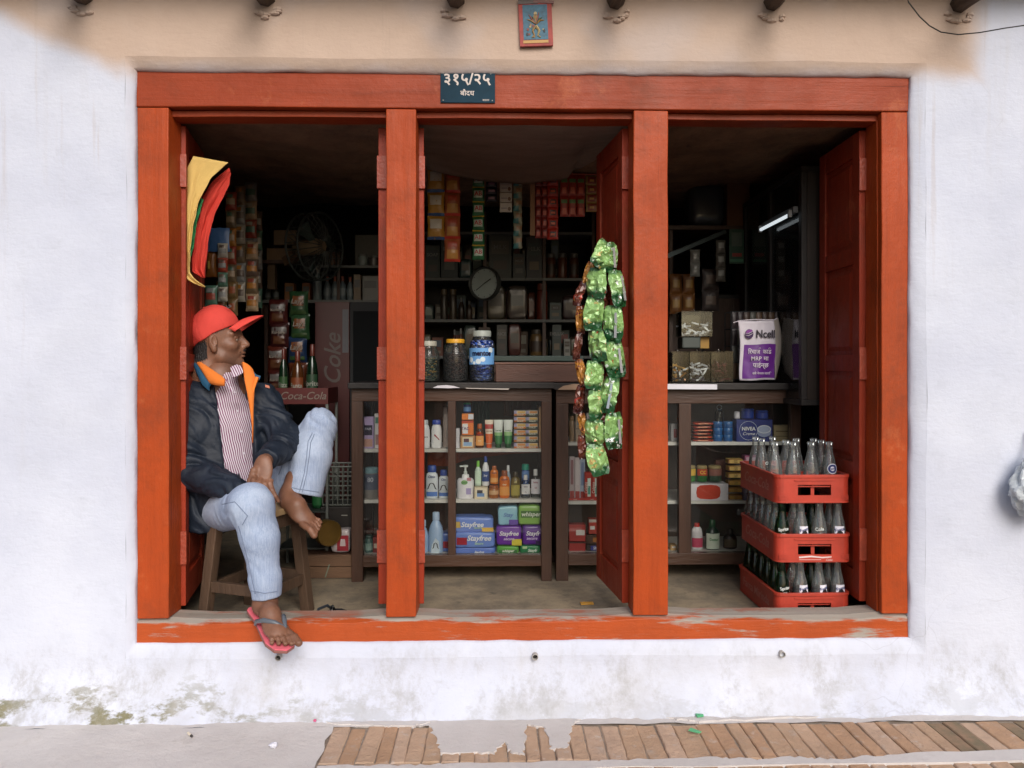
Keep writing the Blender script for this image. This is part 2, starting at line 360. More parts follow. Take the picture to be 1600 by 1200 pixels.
def brick(x0, x1, y, mat, dz, sd):
    """one brick on edge: worn arrises, its own top outline"""
    r_ = random.Random(sd); w2 = (x1 - x0) / 2; top = []; m = 7
    for a, b, c, d in ((-w2, -.122, w2, -.122), (w2, -.122, w2, .122), (w2, .122, -w2, .122), (-w2, .122, -w2, -.122)):
        for k in range(m if abs(d - b) > .1 else 3):
            t = k / (m if abs(d - b) > .1 else 3); top.append((a + (c - a) * t + r_.uniform(-.0024, .0012) * (1 if a > 0 else -1), b + (d - b) * t + r_.uniform(-.003, .001)))
    n = len(top); mb = MB()
    mb.add([(p[0] * 1.0, p[1], -.05) for p in top] + [(p[0], p[1], -.0035) for p in top] + [(p[0] * (1 - .0035 / w2), p[1] * .975, .0) for p in top] + [(0, 0, .0006)],
           [(i, (i+1)%n, (i+1)%n+n, i+n) for i in range(n)] + [(i+n, (i+1)%n+n, (i+1)%n+2*n, i+2*n) for i in range(n)] + [(i+2*n, (i+1)%n+2*n, 3*n) for i in range(n)])
    o = mb.build('brick', mat, pav, loc=((x0 + x1) / 2, y, .002 + dz)); o.rotation_euler = (rnd.uniform(-.012, .012), rnd.uniform(-.02, .02), rnd.uniform(-.014, .014))
for row, (y, xo) in enumerate(((-.276, 0), (-.527, .03))):
    x = XB + .002 + xo; sd = row * 100
    while x < 2.1:
        px = 800 + (x / 2.6 - .02) * 1200; wd_ = rnd.choice((.046, .052, .056, .060)) if px < 930 else rnd.choice((.050, .056, .060, .066, .082))
        brick(x, x + wd_, y + rnd.uniform(-.006, .006), MBDK if px > 1480 and rnd.random() < .6 else rnd.choice(MBRK), rnd.uniform(-.003, .003), sd); sd += 1
        x += wd_ + (rnd.choice((.0003, .0005, .001)) if 930 < px < 1085 else rnd.choice((.0005, .0005, .0015, .003, .0045)))
def smear(pts, name='cement_smear', z=.0055, seed=0):
    """thin skin of cement trowelled over the bricks"""
    r = random.Random(seed); P2 = []
    n = len(pts)
    for i in range(n):
        a, b = Vector(pts[i]), Vector(pts[(i + 1) % n])
        for t in range(9):
            q = a.lerp(b, t / 9); P2.append((q.x + r.uniform(-.008, .008), q.y + r.uniform(-.007, .007)))
    from mathutils.geometry import tessellate_polygon
    zt = z + .0007 * seed; n = len(P2); tri = tessellate_polygon([[Vector((a, b, 0)) for a, b in P2]])
    mb = MB().add([(a, b, zt) for a, b in P2] + [(a, b, -.006) for a, b in P2], [tuple(t_) for t_ in tri] + [(i, i + n, (i + 1) % n + n, (i + 1) % n) for i in range(n)])
    o = struct(name, mb, MCON); return o
def G(px, py): d = FPX * CAM_Z / (py - 572) - CAM_D; return (X(px, d), d)
smear([G(668, 1128), G(905, 1126), G(892, 1140), G(886, 1172), G(862, 1173), G(850, 1140), G(823, 1134), G(818, 1180), G(800, 1178), G(790, 1162), G(770, 1178), G(690, 1178), G(678, 1150)], seed=1)
smear([G(500, 1128), G(690, 1126), G(640, 1136), G(560, 1134)], seed=2)
smear([G(940, 1193), G(1120, 1190), G(1180, 1194), G(1240, 1191), G(1300, 1195), G(1400, 1188), G(1700, 1180), G(1740, 1200), G(900, 1204)], seed=3)
smear([G(500, 1196), G(620, 1198), G(700, 1196), G(930, 1193), G(930, 1210), G(490, 1212)], seed=4)
smear([G(1040, 1128), G(1700, 1116), G(1700, 1123), G(1300, 1126), G(1100, 1134)], seed=5)

# ------------------------------------------------------------------ the building
FX0, FX1 = X(212), X(1421); ZT, ZLB = Z(115, 0, 817), Z(170, 0, 817); ZS, ZB = Z(964, 0, 817), Z(1001, 0, 817)
bld = T('shop_building', 'whitewashed street-front house wall with clay-stained top around the red shopfront', 'building')
OX0, OX1, OZ0, OZ1 = X(196, YW), X(1447, YW), Z(1026, YW), Z(93, YW)
def axis(a, b, cuts, st):
    xs = []; ks = [a] + cuts + [b]
    for p, q in zip(ks, ks[1:]):
        n = max(1, round((q - p) / st)); xs += [p + (q - p) * i / n for i in range(n)]
    return xs + [b]
wx = axis(-2.7, 2.7, [OX0, OX1], .024); wz = axis(-.03, 2.95, [OZ0, OZ1], .024)
def wally(x, z):
    y = YW + .008 * nz3(x, 0, z, 1.3) + .0035 * nz3(x, 2, z, 5) + .0014 * nz3(x, 5, z, 17)
    if z < .17:
        t = (.17 - z) / .17
        y -= .085 * t * t + .022 * t * max(0, nz3(x, 7, z, 4)) + .018 * t * abs(nz3(x, 9, z, 14)) + .008 * t * nz3(x, 12, z, 38)
    return y
def woff(x, z):                            # hand-trowelled arris round the opening
    return x + .005 * nz3(x, z, 3, 3), z + .005 * nz3(x, z, 8, 3)
mb = MB(); idx = {}
for i, x in enumerate(wx):
    for k, z in enumerate(wz):
        x2, z2 = woff(x, z); idx[i, k] = len(mb.v); mb.v.append((x2, wally(x, z), z2))
for i in range(len(wx) - 1):
    for k in range(len(wz) - 1):
        cx, cz = (wx[i] + wx[i+1]) / 2, (wz[k] + wz[k+1]) / 2
        if OX0 < cx < OX1 and OZ0 < cz < OZ1: continue
        mb.f.append((idx[i, k], idx[i+1, k], idx[i+1, k+1], idx[i, k+1]))
# reveal round the opening
ring = [(x, OZ0) for x in wx if OX0 <= x < OX1] + [(OX1, z) for z in wz if OZ0 <= z < OZ1] + [(x, OZ1) for x in reversed(wx) if OX0 < x <= OX1] + [(OX0, z) for z in reversed(wz) if OZ0 < z <= OZ1]
IX0, IX1, IZ0, IZ1 = FX0 + .003, FX1 - .003, ZB + .002, ZT - .004
rows = []
for q in range(7):
    t = min(1, q / 5); row = []
    for x, z in ring:
        tx = IX0 + (IX1 - IX0) * (x - OX0) / (OX1 - OX0); tz = IZ0 + (IZ1 - IZ0) * (z - OZ0) / (OZ1 - OZ0)
        x2, z2 = woff(x, z); y = wally(x, z)
        e = 1 - (1 - t) ** 1.6
        row.append((x2 + (tx - x2) * e + (.002 if q < 5 else .0045) * nz3(x, z, min(q, 5), 9), (y + (-.004 - y) * t ** 1.1) if q < 6 else .02, z2 + (tz - z2) * e + .004 * nz3(x, z, 6, 11) * (q >= 5)))
    rows.append(row)
nr = len(ring); o0 = len(mb.v)
for r in rows: mb.v += r
for q in range(6):
    for i in range(nr): mb.f.append((o0 + q*nr + i, o0 + q*nr + (i+1) % nr, o0 + (q+1)*nr + (i+1) % nr, o0 + (q+1)*nr + i))
mb.build('front_wall', MPLA, bld, smooth=True, ang=60)
# inner shell of the room (walls 6 cm thick, open at the shopfront)
RX0, RX1, RY0, RY1, RZ1 = -1.66, 1.63, .155, 2.75, 2.36
mb = MB().box(RX0 - .06, RX0, .07, RY1 + .06, FZ, RZ1).box(RX1, RX1 + .06, .07, RY1 + .06, FZ, RZ1).box(RX0, RX1, RY1, RY1 + .06, FZ, RZ1)
mb.box(RX0, FX0 + .01, .07, RY0 - .02, FZ, RZ1).box(FX1 - .01, RX1, .07, RY0 - .02, FZ, RZ1).box(FX0 + .011, FX1 - .011, .07, RY0 - .02, ZT - .02, RZ1)
mb.build('inner_wall', MIN, bld)
MB().box(-2.7, 2.7, .03, RY1 + .06, RZ1 + .002, RZ1 + .3).build('upper_floor', MIN, bld)
mb = MB().grid(lambda u, v: (lambda x, y: (x, y, 2.262 - .035 * math.sin(v * 3.1) * abs(math.sin(x * 2.1)) + .022 * nz3(x, y, 0, 3.2) + .008 * nz3(x, y, 1, 11) + .05 * v))(RX0 + (RX1 - RX0) * u, .14 + 2.0 * v), 90, 50)
mb.build('straw_ceiling', MMAT, bld, smooth=True)
xa, xb = X(640, .15), X(985, .15)
mb = MB().grid(lambda u, v: (xa + (xb - xa) * u, .15 + .80 * v, 2.232 - .075 * math.sin(math.pi * u) * (.15 + .85 * v) * 0.9 + .05 * v * (1 if u > .8 else .3) + .008 * nz3(u * 3, v * 3, 2, 2)), 30, 20)
o = mb.build('ceiling_cloth', MCLO, bld, smooth=True); o.modifiers.new('s', 'SOLIDIFY').thickness = .004
struct('shop_floor', MB().grid(lambda u, v: (RX0 + (RX1 - RX0) * u, .09 + (RY1 - .09) * v, FZ + .003 * nz3(u * 9, v * 9, 0, 2)), 60, 50), MFLO, smooth=True)
# eaves
for px in (132, 417, 712, 962, 1207, 1497):
    x = X(px, YW); dx = rnd.uniform(-.02, .02)
    mb = MB(); r_ = rnd.uniform(.032, .037)
    mb.tube([(x, .02, 2.622), (x + dx * .3, -.12, 2.616), (x + dx, -.22, 2.61), (x + dx, -.32, 2.604)], [r_ * 1.05, r_, r_ * .95, r_ * 1.02], 7)
    mb.build('rafter', MRAF, bld, smooth=True, ang=25)
    mb = MB()
    for q in range(7):
        a = rnd.uniform(0, 3.14); mb.lathe([(.001, -.008), (.012, -.003), (.009, .006), (.001, .009)], 6, rnd.uniform(.8, 1.8), .7, x + .042 * math.cos(a), YW - .006, 2.585 - .03 * math.sin(a) - rnd.uniform(0, .012))
    mb.build('mortar_lump', MPLA, bld)
mb = MB()
for k in range(22):
    x0 = -2.7 + k * .246; mb.box(x0, x0 + .243, -.24, -.02, 2.72 - .001 * (k % 2), 2.75)
# the eave boards follow the fall of the rafters
mb.v = [(x, y, z + (y + .02) * .09) for x, y, z in mb.v]
mb.build('eave_board', MRAF, bld)
MPIPE = M('grey_pipe', (.42, .40, .37), .5)
for px, py in ((436, 1026), (836, 1025), (1221, 1021)):
    p = P(px, py, YW - .004); mb = MB()
    prof = [(.011, -.012), (.0145, -.012), (.0145, .03)]
    mb.lathe([(.0095, .03), (.0095, 0), (.0115, 0), (.0115, .03)], 14, closed=False)
    mb.v = [(x, -.014 + z, -y) for x, y, z in mb.v]
    o = mb.build('drain_pipe', MPIPE, bld, smooth=True, loc=p)
    MB().lathe([(.0096, 0), (.0096, .002)], 12).build('pipe_bore', MBLK, o, loc=(0, .004, 0)).rotation_euler = (R(90), 0, 0)

# ------------------------------------------------------------------ the timber shopfront with its open door leaves
fr = T('shopfront_frame', 'weathered red-painted timber shopfront frame with three open bays', 'door frame')
def wav(mb, n=None, amp=.0025):
    mb.v = [(x + amp * nz3(x, y, z, 2.2), y, z + amp * nz3(x, y + 3, z, 2.2)) for x, y, z in mb.v]; return mb
def plank(x0, x1, y0, y1, z0, z1, along='z', n=24):
    """sawn timber with slightly wandering arrises"""
    mb = MB(); ring = lambda t: ([(x0, y0, z0 + (z1 - z0) * t), (x1, y0, z0 + (z1 - z0) * t), (x1, y1, z0 + (z1 - z0) * t), (x0, y1, z0 + (z1 - z0) * t)] if along == 'z'
                                else [(x0 + (x1 - x0) * t, y0, z0), (x0 + (x1 - x0) * t, y1, z0), (x0 + (x1 - x0) * t, y1, z1), (x0 + (x1 - x0) * t, y0, z1)])
    vs = []
    for i in range(n + 1):
        t = i / n; vs += [(x + .003 * nz3(x * 3, y * 9, z * 3, 1.6), y, z + .003 * nz3(x * 3, y * 9 + 4, z * 3, 1.6)) for x, y, z in ring(t)]
    fs = [tuple(range(4)), tuple(range(4*n, 4*n+4))]
    for i in range(n):
        for k in range(4): fs.append((4*i+k, 4*i+(k+1)%4, 4*i+4+(k+1)%4, 4*i+4+k))
    return mb.add(vs, fs)
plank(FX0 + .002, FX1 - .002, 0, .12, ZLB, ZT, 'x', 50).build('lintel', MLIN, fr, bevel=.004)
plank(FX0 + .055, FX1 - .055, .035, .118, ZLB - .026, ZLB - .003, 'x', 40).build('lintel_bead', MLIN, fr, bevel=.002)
PX = [(212, 263), (603, 650), (990, 1044), (1378, 1421)]
for i, (a, b) in enumerate(PX):
    plank(X(a) + (.004 if i == 0 else 0), X(b) - (.004 if i == 3 else 0), .0025, .119, ZS + .001, ZLB - .002).build('post', MRED, fr, bevel=.004)
# rebate strips beside the posts
for a, b, y0 in ((265, 270.5, .055),):
    x0, x1 = X(a, y0), X(b, y0)
    plank(x0, x1, y0, .116, ZS + .001, ZLB - .027).build('rebate_strip', MRED, fr, bevel=.002)
plank(X(1378) - .004, X(1378) - .0005, .03, .117, ZS + .001, ZLB - .027).build('rebate_strip', MRED, fr)
# sill, hollowed by feet between the posts
mb = MB()
def sillz(x):
    d = min(abs(x - X(a)) for a in (237, 626, 1017, 1400)); return ZS - .010 * min(1, d / .18) ** 1.5
n = 90
for i in range(n + 1):
    x = FX0 + .002 + (FX1 - FX0 - .004) * i / n; z = sillz(x) + .0015 * nz3(x, 0, 0, 14)
    mb.v += [(x, 0 + .002 * nz3(x, 4, 0, 8), ZB + .002 * nz3(x, 1, 0, 6)), (x, .112, ZB), (x, .112, z + .004), (x, .03, z + .002), (x, .004 + .002 * nz3(x, 4, 0, 8), z - .010)]
for i in range(n):
    for k in range(5): mb.f.append((5*i+k, 5*i+(k+1)%5, 5*i+5+(k+1)%5, 5*i+5+k))
mb.f += [tuple(range(5)), tuple(range(5*n, 5*n+5))]
mb.build('sill', MSIL, fr, bevel=.002)

DH0, DH1 = ZS + .012, ZLB - .034
def leaf(hx, hy, ang, wd=.40, th=.034, flip=1, label=None):
    """panelled door leaf; local x from the hinge to the free edge"""
    d = MB(); s = .062; H = DH1 - DH0
    d.box(0, s, 0, th, 0, H).box(wd - s, wd, 0, th, 0, H)
    cuts = [0, .11, .47, .54, .90, .97, 1.33, 1.40, H - .09, H]
    for a, b in zip(cuts[::2], cuts[1::2]): d.box(s + .0005, wd - s - .0005, .001, th - .001, a, b)
    o = d.build('door', MDOOR, fr, bevel=.0025)
    o.location = (hx, hy, DH0); o.rotation_euler = (0, 0, ang)
    if label: o['label'] = label
    for a, b in zip(cuts[1::2], cuts[2::2]):
        e = .004; x0, x1 = s + e * 0 + .0006, wd - s - .0006; p = MB()
        p.box(x0, x1, th * .36, th * .64, a + .0006, b - .0006)
        for y0, y1 in ((th * .36, th * .1), (th * .64, th * .9)):
            i1, i2 = .016, .034
            A = [(x0 + i1, y0, a + i1), (x1 - i1, y0, a + i1), (x1 - i1, y0, b - i1), (x0 + i1, y0, b - i1)]
            B = [(x0 + i2, y1, a + i2), (x1 - i2, y1, a + i2), (x1 - i2, y1, b - i2), (x0 + i2, y1, b - i2)]
            p.hexa(A, B)
        p.build('panel', MDOOR, o)
    for zz in (.16, H * .47, H - .24):
        h = MB().box(-.014, .026, -.0035 if flip > 0 else th, .0 if flip > 0 else th + .0035, zz, zz + .13)
        h.box(-.012, -.002, -.004, th + .004, zz + .002, zz + .128)
        for q in (.025, .065, .105): h.lathe([(.0032, 0), (.0032, .0045)], 8, cx=.016, cy=0, cz=zz + q)
        h.build('hinge', MIRON, o, bevel=.001)
    return o
# left bay: left leaf folded in, right leaf behind the post
leaf(X(290, .12), .122, R(101), flip=-1)
leaf(X(605, .13), .128, R(91))
leaf(X(662.5, .13), .128, R(95), flip=-1)
leaf(X(985.5, .12), .122, R(97))
leaf(X(1355, .12), .122, R(88.3), th=.030)
# ------------------------------------------------------------------ product builders (base at z = 0, front towards -y)
GCLR = GLASS('clear_glass', (.93, .96, .95)); GPANE = GLASS('cabinet_pane', (.95, .96, .95), .02, 1.5, haze=.004)
GJAR = GLASS('jar_plastic', (.86, .88, .86), .12, 1.4, haze=.03); GGRN = GLASS('green_glass', (.25, .55, .36), .03, 1.5, haze=.04, hazecol=(.03, .12, .06)); GSODA = GLASS('soda_glass', (.95, .97, .96), .03, 1.7, haze=.075, hazecol=(.75, .8, .8))
GBOX = GLASS('scuffed_acrylic', (.93, .95, .93), .06, 1.4, haze=.008, hazecol=(.55, .6, .55))
GAMB = GLASS('amber_plastic', (.80, .36, .06), .15, 1.4, haze=.06, hazecol=(.8, .3, .05))
def panel(t, x0, x1, z0, z1, y, mat, name='print', th=.0008):
    return MB().box(x0, x1, y - th, y, z0, z1).build(name, mat, t)
def disc(t, cx, cz, rx, rz, y, mat, name='print', n=20, th=.0008):
    return MB().prism([(cx + rx * math.cos(2 * math.pi * k / n), cz + rz * math.sin(2 * math.pi * k / n)) for k in range(n)], y - th, y).build(name, mat, t)
def curved(t, r, z0, z1, a0, a1, mat, sy=1.0, name='label', n=10, sx=1.0):
    """label wrapped on the front of a round body; angles from straight ahead"""
    def f(u, v):
        a = a0 + (a1 - a0) * u; return (r * sx * math.sin(a), -r * sy * math.cos(a), z0 + (z1 - z0) * v)
    return MB().grid(f, n, 1).build(name, mat, t, smooth=True)
def prints(t, w, h, y, pr, tx):
    """flat print on a front face: pr = (x0, x1, z0, z1, colour) in shares of w, h; tx = (words, size share of h, x, z, colour[, squeeze, bold])"""
    for k, (a, b, c, d, col) in enumerate(pr): panel(t, (a - .5) * w, (b - .5) * w, c * h, d * h, y - .0004 * (k + 1) + .0004, MC(col))
    for q in tx:
        s, sz, cx, cz, col = q[:5]
        text(s, sz * h, t, MC(col), ((cx - .5) * w, y - .0035, cz * h), sx=q[5] if len(q) > 5 else 1, bold=q[6] if len(q) > 6 else .02, shear=q[7] if len(q) > 7 else 0)
def put(name, label, cat, px0, px1, pytop, zb, Y, rz=0.0, group=None):
    """an Empty standing at shelf height zb under the pixel span; returns it with its width and height"""
    s = S(Y); w = (px1 - px0) / s; c = (px0 + px1) / 2
    h = Z(pytop, Y, c) - zb
    return T(name, label, cat, (X(c, Y), Y, zb), rz, group), w, h
def carton(label, px0, px1, py, zb, Y, col, pr=(), tx=(), d=.05, rz=0.0, group=None, name='carton', cat='box', rough=.5):
    t, w, h = put(name, label, cat, px0, px1, py, zb, Y, rz, group)
    MB().box(-w/2, w/2, -d/2, d/2, 0, h).build('body', MC(col, rough), t, bevel=.0012)
    prints(t, w, h, -d/2 - .0003, pr, tx); return t
BP = {  # share of width / height
 'shampoo': [(.40, 0), (.47, .02), (.49, .3), (.47, .62), (.42, .76), (.30, .84)],
 'oval': [(.44, 0), (.5, .03), (.5, .62), (.44, .74), (.26, .80)],
 'waist': [(.46, 0), (.5, .04), (.47, .32), (.5, .58), (.36, .72), (.2, .78)],
 'round': [(.45, 0), (.5, .03), (.5, .55), (.42, .66), (.22, .76)],
 'jar': [(.46, 0), (.5, .04), (.5, .74), (.42, .82)],
 'tall': [(.44, 0), (.5, .03), (.5, .50), (.40, .66), (.20, .80)],
}
def flask(label, px0, px1, py, zb, Y, col, cap, shape='oval', lab=None, tx=(), depth=.6, capw=None, caph=None, mat=None, rz=0.0, name='bottle', cat='bottle', lz=(.16, .56), group=None, n=18):
    t, w, h = put(name, label, cat, px0, px1, py, zb, Y, rz, group)
    pf = [(r * w, z * h) for r, z in BP[shape]]; body = mat or MC(col, .32)
    MB().lathe([(.002, 0)] + pf + [(pf[-1][0] * .9, pf[-1][1] + .002)], n, 1, depth).build('body', body, t, smooth=True)
    cr = (capw or pf[-1][0] / w * 1.12) * w; z0 = pf[-1][1]; z1 = h
    MB().lathe([(cr * .98, z0), (cr, z0 + .002), (cr * .95, z1 - .003), (cr * .8, z1)], n, 1, max(depth, .7)).build('cap', MC(cap, .4), t, smooth=True)
    rr = max(r for r, z in BP[shape]) * w + .0012
    if lab: curved(t, rr, lz[0] * h, lz[1] * h, -1.15, 1.15, MC(lab), depth)
    for q in tx:
        s, sz, cx, cz, c_ = q[:5]; bend = rr * (1 if depth > .9 else 1)
        o = text(s, sz * h, t, MC(c_), ((cx - .5) * w, 0, cz * h), bend=rr + .0012, sx=q[5] if len(q) > 5 else 1, bold=.02)
        if depth < .95:
            for v in o.data.vertices: v.co.y *= depth
            for v in o.data.vertices: v.co.y -= .0015
    return t
def softpack(label, px0, px1, py, zb, Y, col, pr=(), tx=(), d=.07, rz=0.0, e=.28, name='soft_pack', cat='packet', group=None, tilt=0.0):
    t, w, h = put(name, label, cat, px0, px1, py, zb, Y, rz, group); sg = lambda c, p: math.copysign(abs(c) ** p, c); ph = sum(map(ord, label)) % 97
    def f(u, v):
        a = 2 * math.pi * u; b = -math.pi / 2 + math.pi * v
        x = sg(math.cos(b), e) * sg(math.cos(a), e) * w / 2; y = sg(math.cos(b), e) * sg(math.sin(a), e) * d / 2; z = h / 2 + sg(math.sin(b), e) * h / 2
        k = .0035 * nz3(x + ph, y, z, 22) + .002 * nz3(x, y + ph, z, 55)
        return (x + k * .6, y + k, z + k * .6 + tilt * x)
    MB().grid(f, 40, 22, wrap=True).build('body', MC(col, .28, coat=.2), t, smooth=True, ang=80)
    y = -d / 2 - .0015
    for k, (a, b, c, dd, cl) in enumerate(pr):
        x0, x1 = (a - .5) * w, (b - .5) * w
        MB().prism([(x0, c * h), (x1, c * h), (x1 - .1 * (x1 - x0) * (k % 2), dd * h), (x0 + .15 * (x1 - x0) * (k % 2), dd * h)], y - .0006 * k - .0008, y - .0006 * k + .003).build('print', MC(cl, .3), t)
    for q in tx:
        s, sz, cx, cz, c_ = q[:5]
        text(s, sz * h, t, MC(c_, .3), ((cx - .5) * w, y - .003, cz * h), sx=q[5] if len(q) > 5 else 1, bold=.025, shear=.25)
    return t
def squeeze(label, px0, px1, py, zb, Y, col, cap, bands=(), tx=(), name='squeeze_tube'):
    """tube standing on its cap, crimped flat at the top; bands = (v0, v1, colour)"""
    t, w, h = put(name, label, 'tube', px0, px1, py, zb, Y); c = .15 * h
    MB().lathe([(w * .30, 0), (w * .33, .002), (w * .31, c)], 16, 1, .85).build('cap', MC(cap, .4), t, smooth=True)
    def f(u, v, k=0.0):
        a = 2 * math.pi * u; rx = w * (.36 + .14 * v) + k; ry = w * .33 * (1 - v) ** .8 + .0016 + k
        return (rx * math.cos(a), ry * math.sin(a), c + (h - c) * v)
    MB().grid(f, 24, 10, wrap=True).build('body', MC(col, .35), t, smooth=True, ang=70)
    for v0, v1, cl in bands:
        MB().grid(lambda u, v: f(.5 + .06 + u * .38, v0 + (v1 - v0) * v, .0012), 10, 6).build('print', MC(cl, .35), t, smooth=True)
    for q in tx: text(q[0], q[1] * h, t, MC(q[4]), ((q[2] - .5) * w, -w * .3 * (1 - q[3]) - .006, q[3] * h), sx=q[5] if len(q) > 5 else 1, bold=.02)
    return t
def pouchf(w, h, d, seed, k=0.0, side=-1):
    def f(u, v):
        b = max(0, 1 - abs(2 * u - 1) ** 2.6) ** .8 * max(0, 1 - abs(2 * v - 1) ** 3.2) ** .8
        x = (u - .5) * w * (1 - .07 * math.sin(math.pi * v)); z = -h + h * v
        c = .012 * w * nz3(u * 3 + seed, v * 3, 1, 2.2) + .10 * d * nz3(u * 4 + seed, v * 5, 3, 2.0) * b + .05 * d * math.sin(34 * u + seed) * max(0, abs(2 * v - 1) - .72) * 3
        return (x + .01 * w * nz3(v * 5, seed, 2, 1.4), side * (d / 2 * b + k) + c, z + .015 * h * nz3(u * 4, seed, 7, 1.3))
    return f
POUCH = {}
def pouch(name, mat, parent, w, h, d, loc, seed=0, prs=(), rz=0.0, ry=0.0, nu=14, nv=16):
    """sealed foil sachet hanging from its top edge; prs = (u0, u1, v0, v1, material)"""
    key = (round(w, 4), round(h, 4), round(d, 4), seed)
    if key not in POUCH:
        mb = MB(); mb.grid(pouchf(w, h, d, seed), nu, nv); mb.grid(pouchf(w, h, d, seed, 0, 1), nu, nv); POUCH[key] = mb.mesh('sachet', True, 75)
    me = POUCH[key]
    if me.materials and me.materials[0] != mat: me = me.copy(); me.materials.clear()
    o = link(name, me, mat, parent, loc=loc); o.rotation_euler = (0, ry, rz)
    for i, (u0, u1, v0, v1, m) in enumerate(prs):
        g = pouchf(w, h, d, seed, .0012 + .0006 * i)
        MB().grid(lambda u, v: g(u0 + (u1 - u0) * u, v0 + (v1 - v0) * v), 6, 6).build('print', m, o, smooth=True)
    return o
def strip(label, px0, px1, pyt, pyb, n, Y, mat, prs=(), cols=1, d=.02, seed=0, rz=0.0, name='sachet_strip', tx=None, mats=None, var=3):
    s = S(Y); w = (px1 - px0) / s / cols; h = (pyb - pyt) / s / n
    t = T(name, label, 'sachet strip', P((px0 + px1) / 2, pyt, Y), rz)
    for i in range(n):
        for c in range(cols):
            o = pouch('sachet', mats[(i + c) % len(mats)] if mats else mat, t, w * .99, h * 1.02, d, ((c + .5 - cols / 2) * w, 0, -i * h), seed + (i * cols + c) % var, prs, rz=rnd.uniform(-.12, .12))
            if tx: text(tx[0], tx[1] * h, o, tx[2], (0, -d / 2 - .004, -h * tx[3]), bold=.02)
    return t

# ------------------------------------------------------------------ the two display cabinets (counters)
YC = .78
def cabinet(label, stiles, shelves, ptop, prail, brail, x_end, back):
    x0, x1 = X(stiles[0][0], YC), X(stiles[-1][1], YC)
    t = T('display_cabinet', label, 'cabinet', ((x0 + x1) / 2, YC, FZ)); ox, oz = (x0 + x1) / 2, FZ
    lx = lambda px, Y=YC: X(px, Y) - ox
    lz = lambda py, Y=YC: Z(py, Y) - oz
    D = .40; zt0, zt1 = lz(ptop[1]), lz(ptop[0]) + .004
    MB().box(x0 - ox - .012, x1 - ox + .012, -.03, D + .04, zt0, zt1).build('counter_top', MBLK, t, bevel=.003)
    zr1, zr0, zb1, zb0 = lz(prail[0]), lz(prail[1]), lz(brail[0]), lz(brail[1])
    for a, b in stiles:
        MB().box(lx(a), lx(b), 0, .04, zb1 if 0 < stiles.index((a, b)) < len(stiles) - 1 else .0, zr0).build('stile', MDWD, t, bevel=.002)
    MB().box(x0 - ox, x1 - ox, .001, .041, zr0 + .0005, zt0 - .0005).build('top_rail', MDWX, t, bevel=.002)
    inner = [(stiles[i][1], stiles[i + 1][0]) for i in range(len(stiles) - 1)]
    MB().box(lx(stiles[0][1]) + .0005, lx(stiles[-1][0]) - .0005, .001, .041, zb0, zb1 - .0005).build('bottom_rail', MDWX, t, bevel=.002)
    for a in (x0 - ox, x1 - ox - .045): MB().box(a, a + .045, D - .045, D, 0, zt0 - .001).build('leg', MDWD, t)
    for sx_ in (x0 - ox, x1 - ox - .012): MB().box(sx_ + .0005, sx_ + .0115, .042, D - .046, zb0, zt0 - .001).build('side_board', MDWD, t)
    MB().box(x0 - ox + .046, x1 - ox - .046, D - .02, D - .005, zb0, zt0 - .001).build('back_board', back, t)
    zs = []
    for py in shelves:
        z = lz(py, YC + .05); zs.append(z + oz)
        MB().box(x0 - ox + .013, x1 - ox - .013, .045, D - .022, z - .016, z).build('shelf', MWHT, t, bevel=.001)
    for a, b in inner:
        MB().box(lx(a) + .001, lx(b) - .001, .018, .021, zb1, zr0).build('glass_pane', GPANE, t)
    return t, zs
MBKD = M('cabinet_back', (.085, .062, .048), .8, var=.4, vs=4)
c1, Z1 = cabinet('glazed wooden counter cabinet full of toiletries in the middle bay', [(549, 567), (700, 712), (846, 862)], (701, 780, 865), (599, 607), (607, 627), (867, 885), 862, MBKD)
c2, Z2 = cabinet('glazed wooden counter cabinet running behind the open door to the red crates', [(869, 888), (1061, 1080), (1236, 1252)], (691, 783, 863), (600, 609), (609, 631), (866, 884), 1252, MBKD)
CT = Z(599, YC) + .0045
# --- toiletries, top shelf of the left cabinet
A, B_, C_ = Z1; Y = .875
carton('lilac face-cream carton at the left end, left of the red post', 569, 585, 651, A, Y, 'B9A3CF', [(.12, .88, .42, .74, '2E2440'), (.1, .9, .06, .3, 'C9998A')], [('FAIR', .1, .5, .62, 'C8C8D8')])
carton('narrow white carton beside the lilac carton', 586.5, 600, 646, A, Y + .01, 'D8D4D2', [(.1, .9, .1, .4, 'A07A78'), (.1, .9, .72, .9, '3F7A66')])
flask('white bottle half hidden behind the red post, top shelf', 655, 672, 656, A, Y, 'E6E6EC', 'D9DDE2', 'shampoo', tx=[('care', .1, .6, .4, '5A5A66')])
t = flask('white shampoo bottle with slanted blue cap and red swoosh', 673.5, 690.5, 656, A, Y, 'EDEEF4', '3A55B0', 'shampoo', capw=.40)
MB().prism([(-.010, .062), (.012, .040), (.017, .038), (.014, .044), (-.008, .068)], -.0165, -.015).build('print', MC('A82032'), t)
flask('pale pink roll of film standing beside the shampoo bottle', 692, 700.5, 636, A, Y + .05, 'CDBDB6', 'C9B8B0', 'jar', depth=1.0, cat='roll', name='paper_roll')
carton('thin white carton beside the middle stile, top shelf', 713, 718.5, 669, A, Y + .02, 'D5D3DA')
carton('cream jelly carton at the bottom of the small stack', 720, 742, 680, A, Y, 'B5885E', [(.14, .86, .12, .88, 'E3D3B4'), (.2, .8, .2, .5, '8FB0D8'), (.22, .6, .5, .78, '5A3038')], [], d=.06)
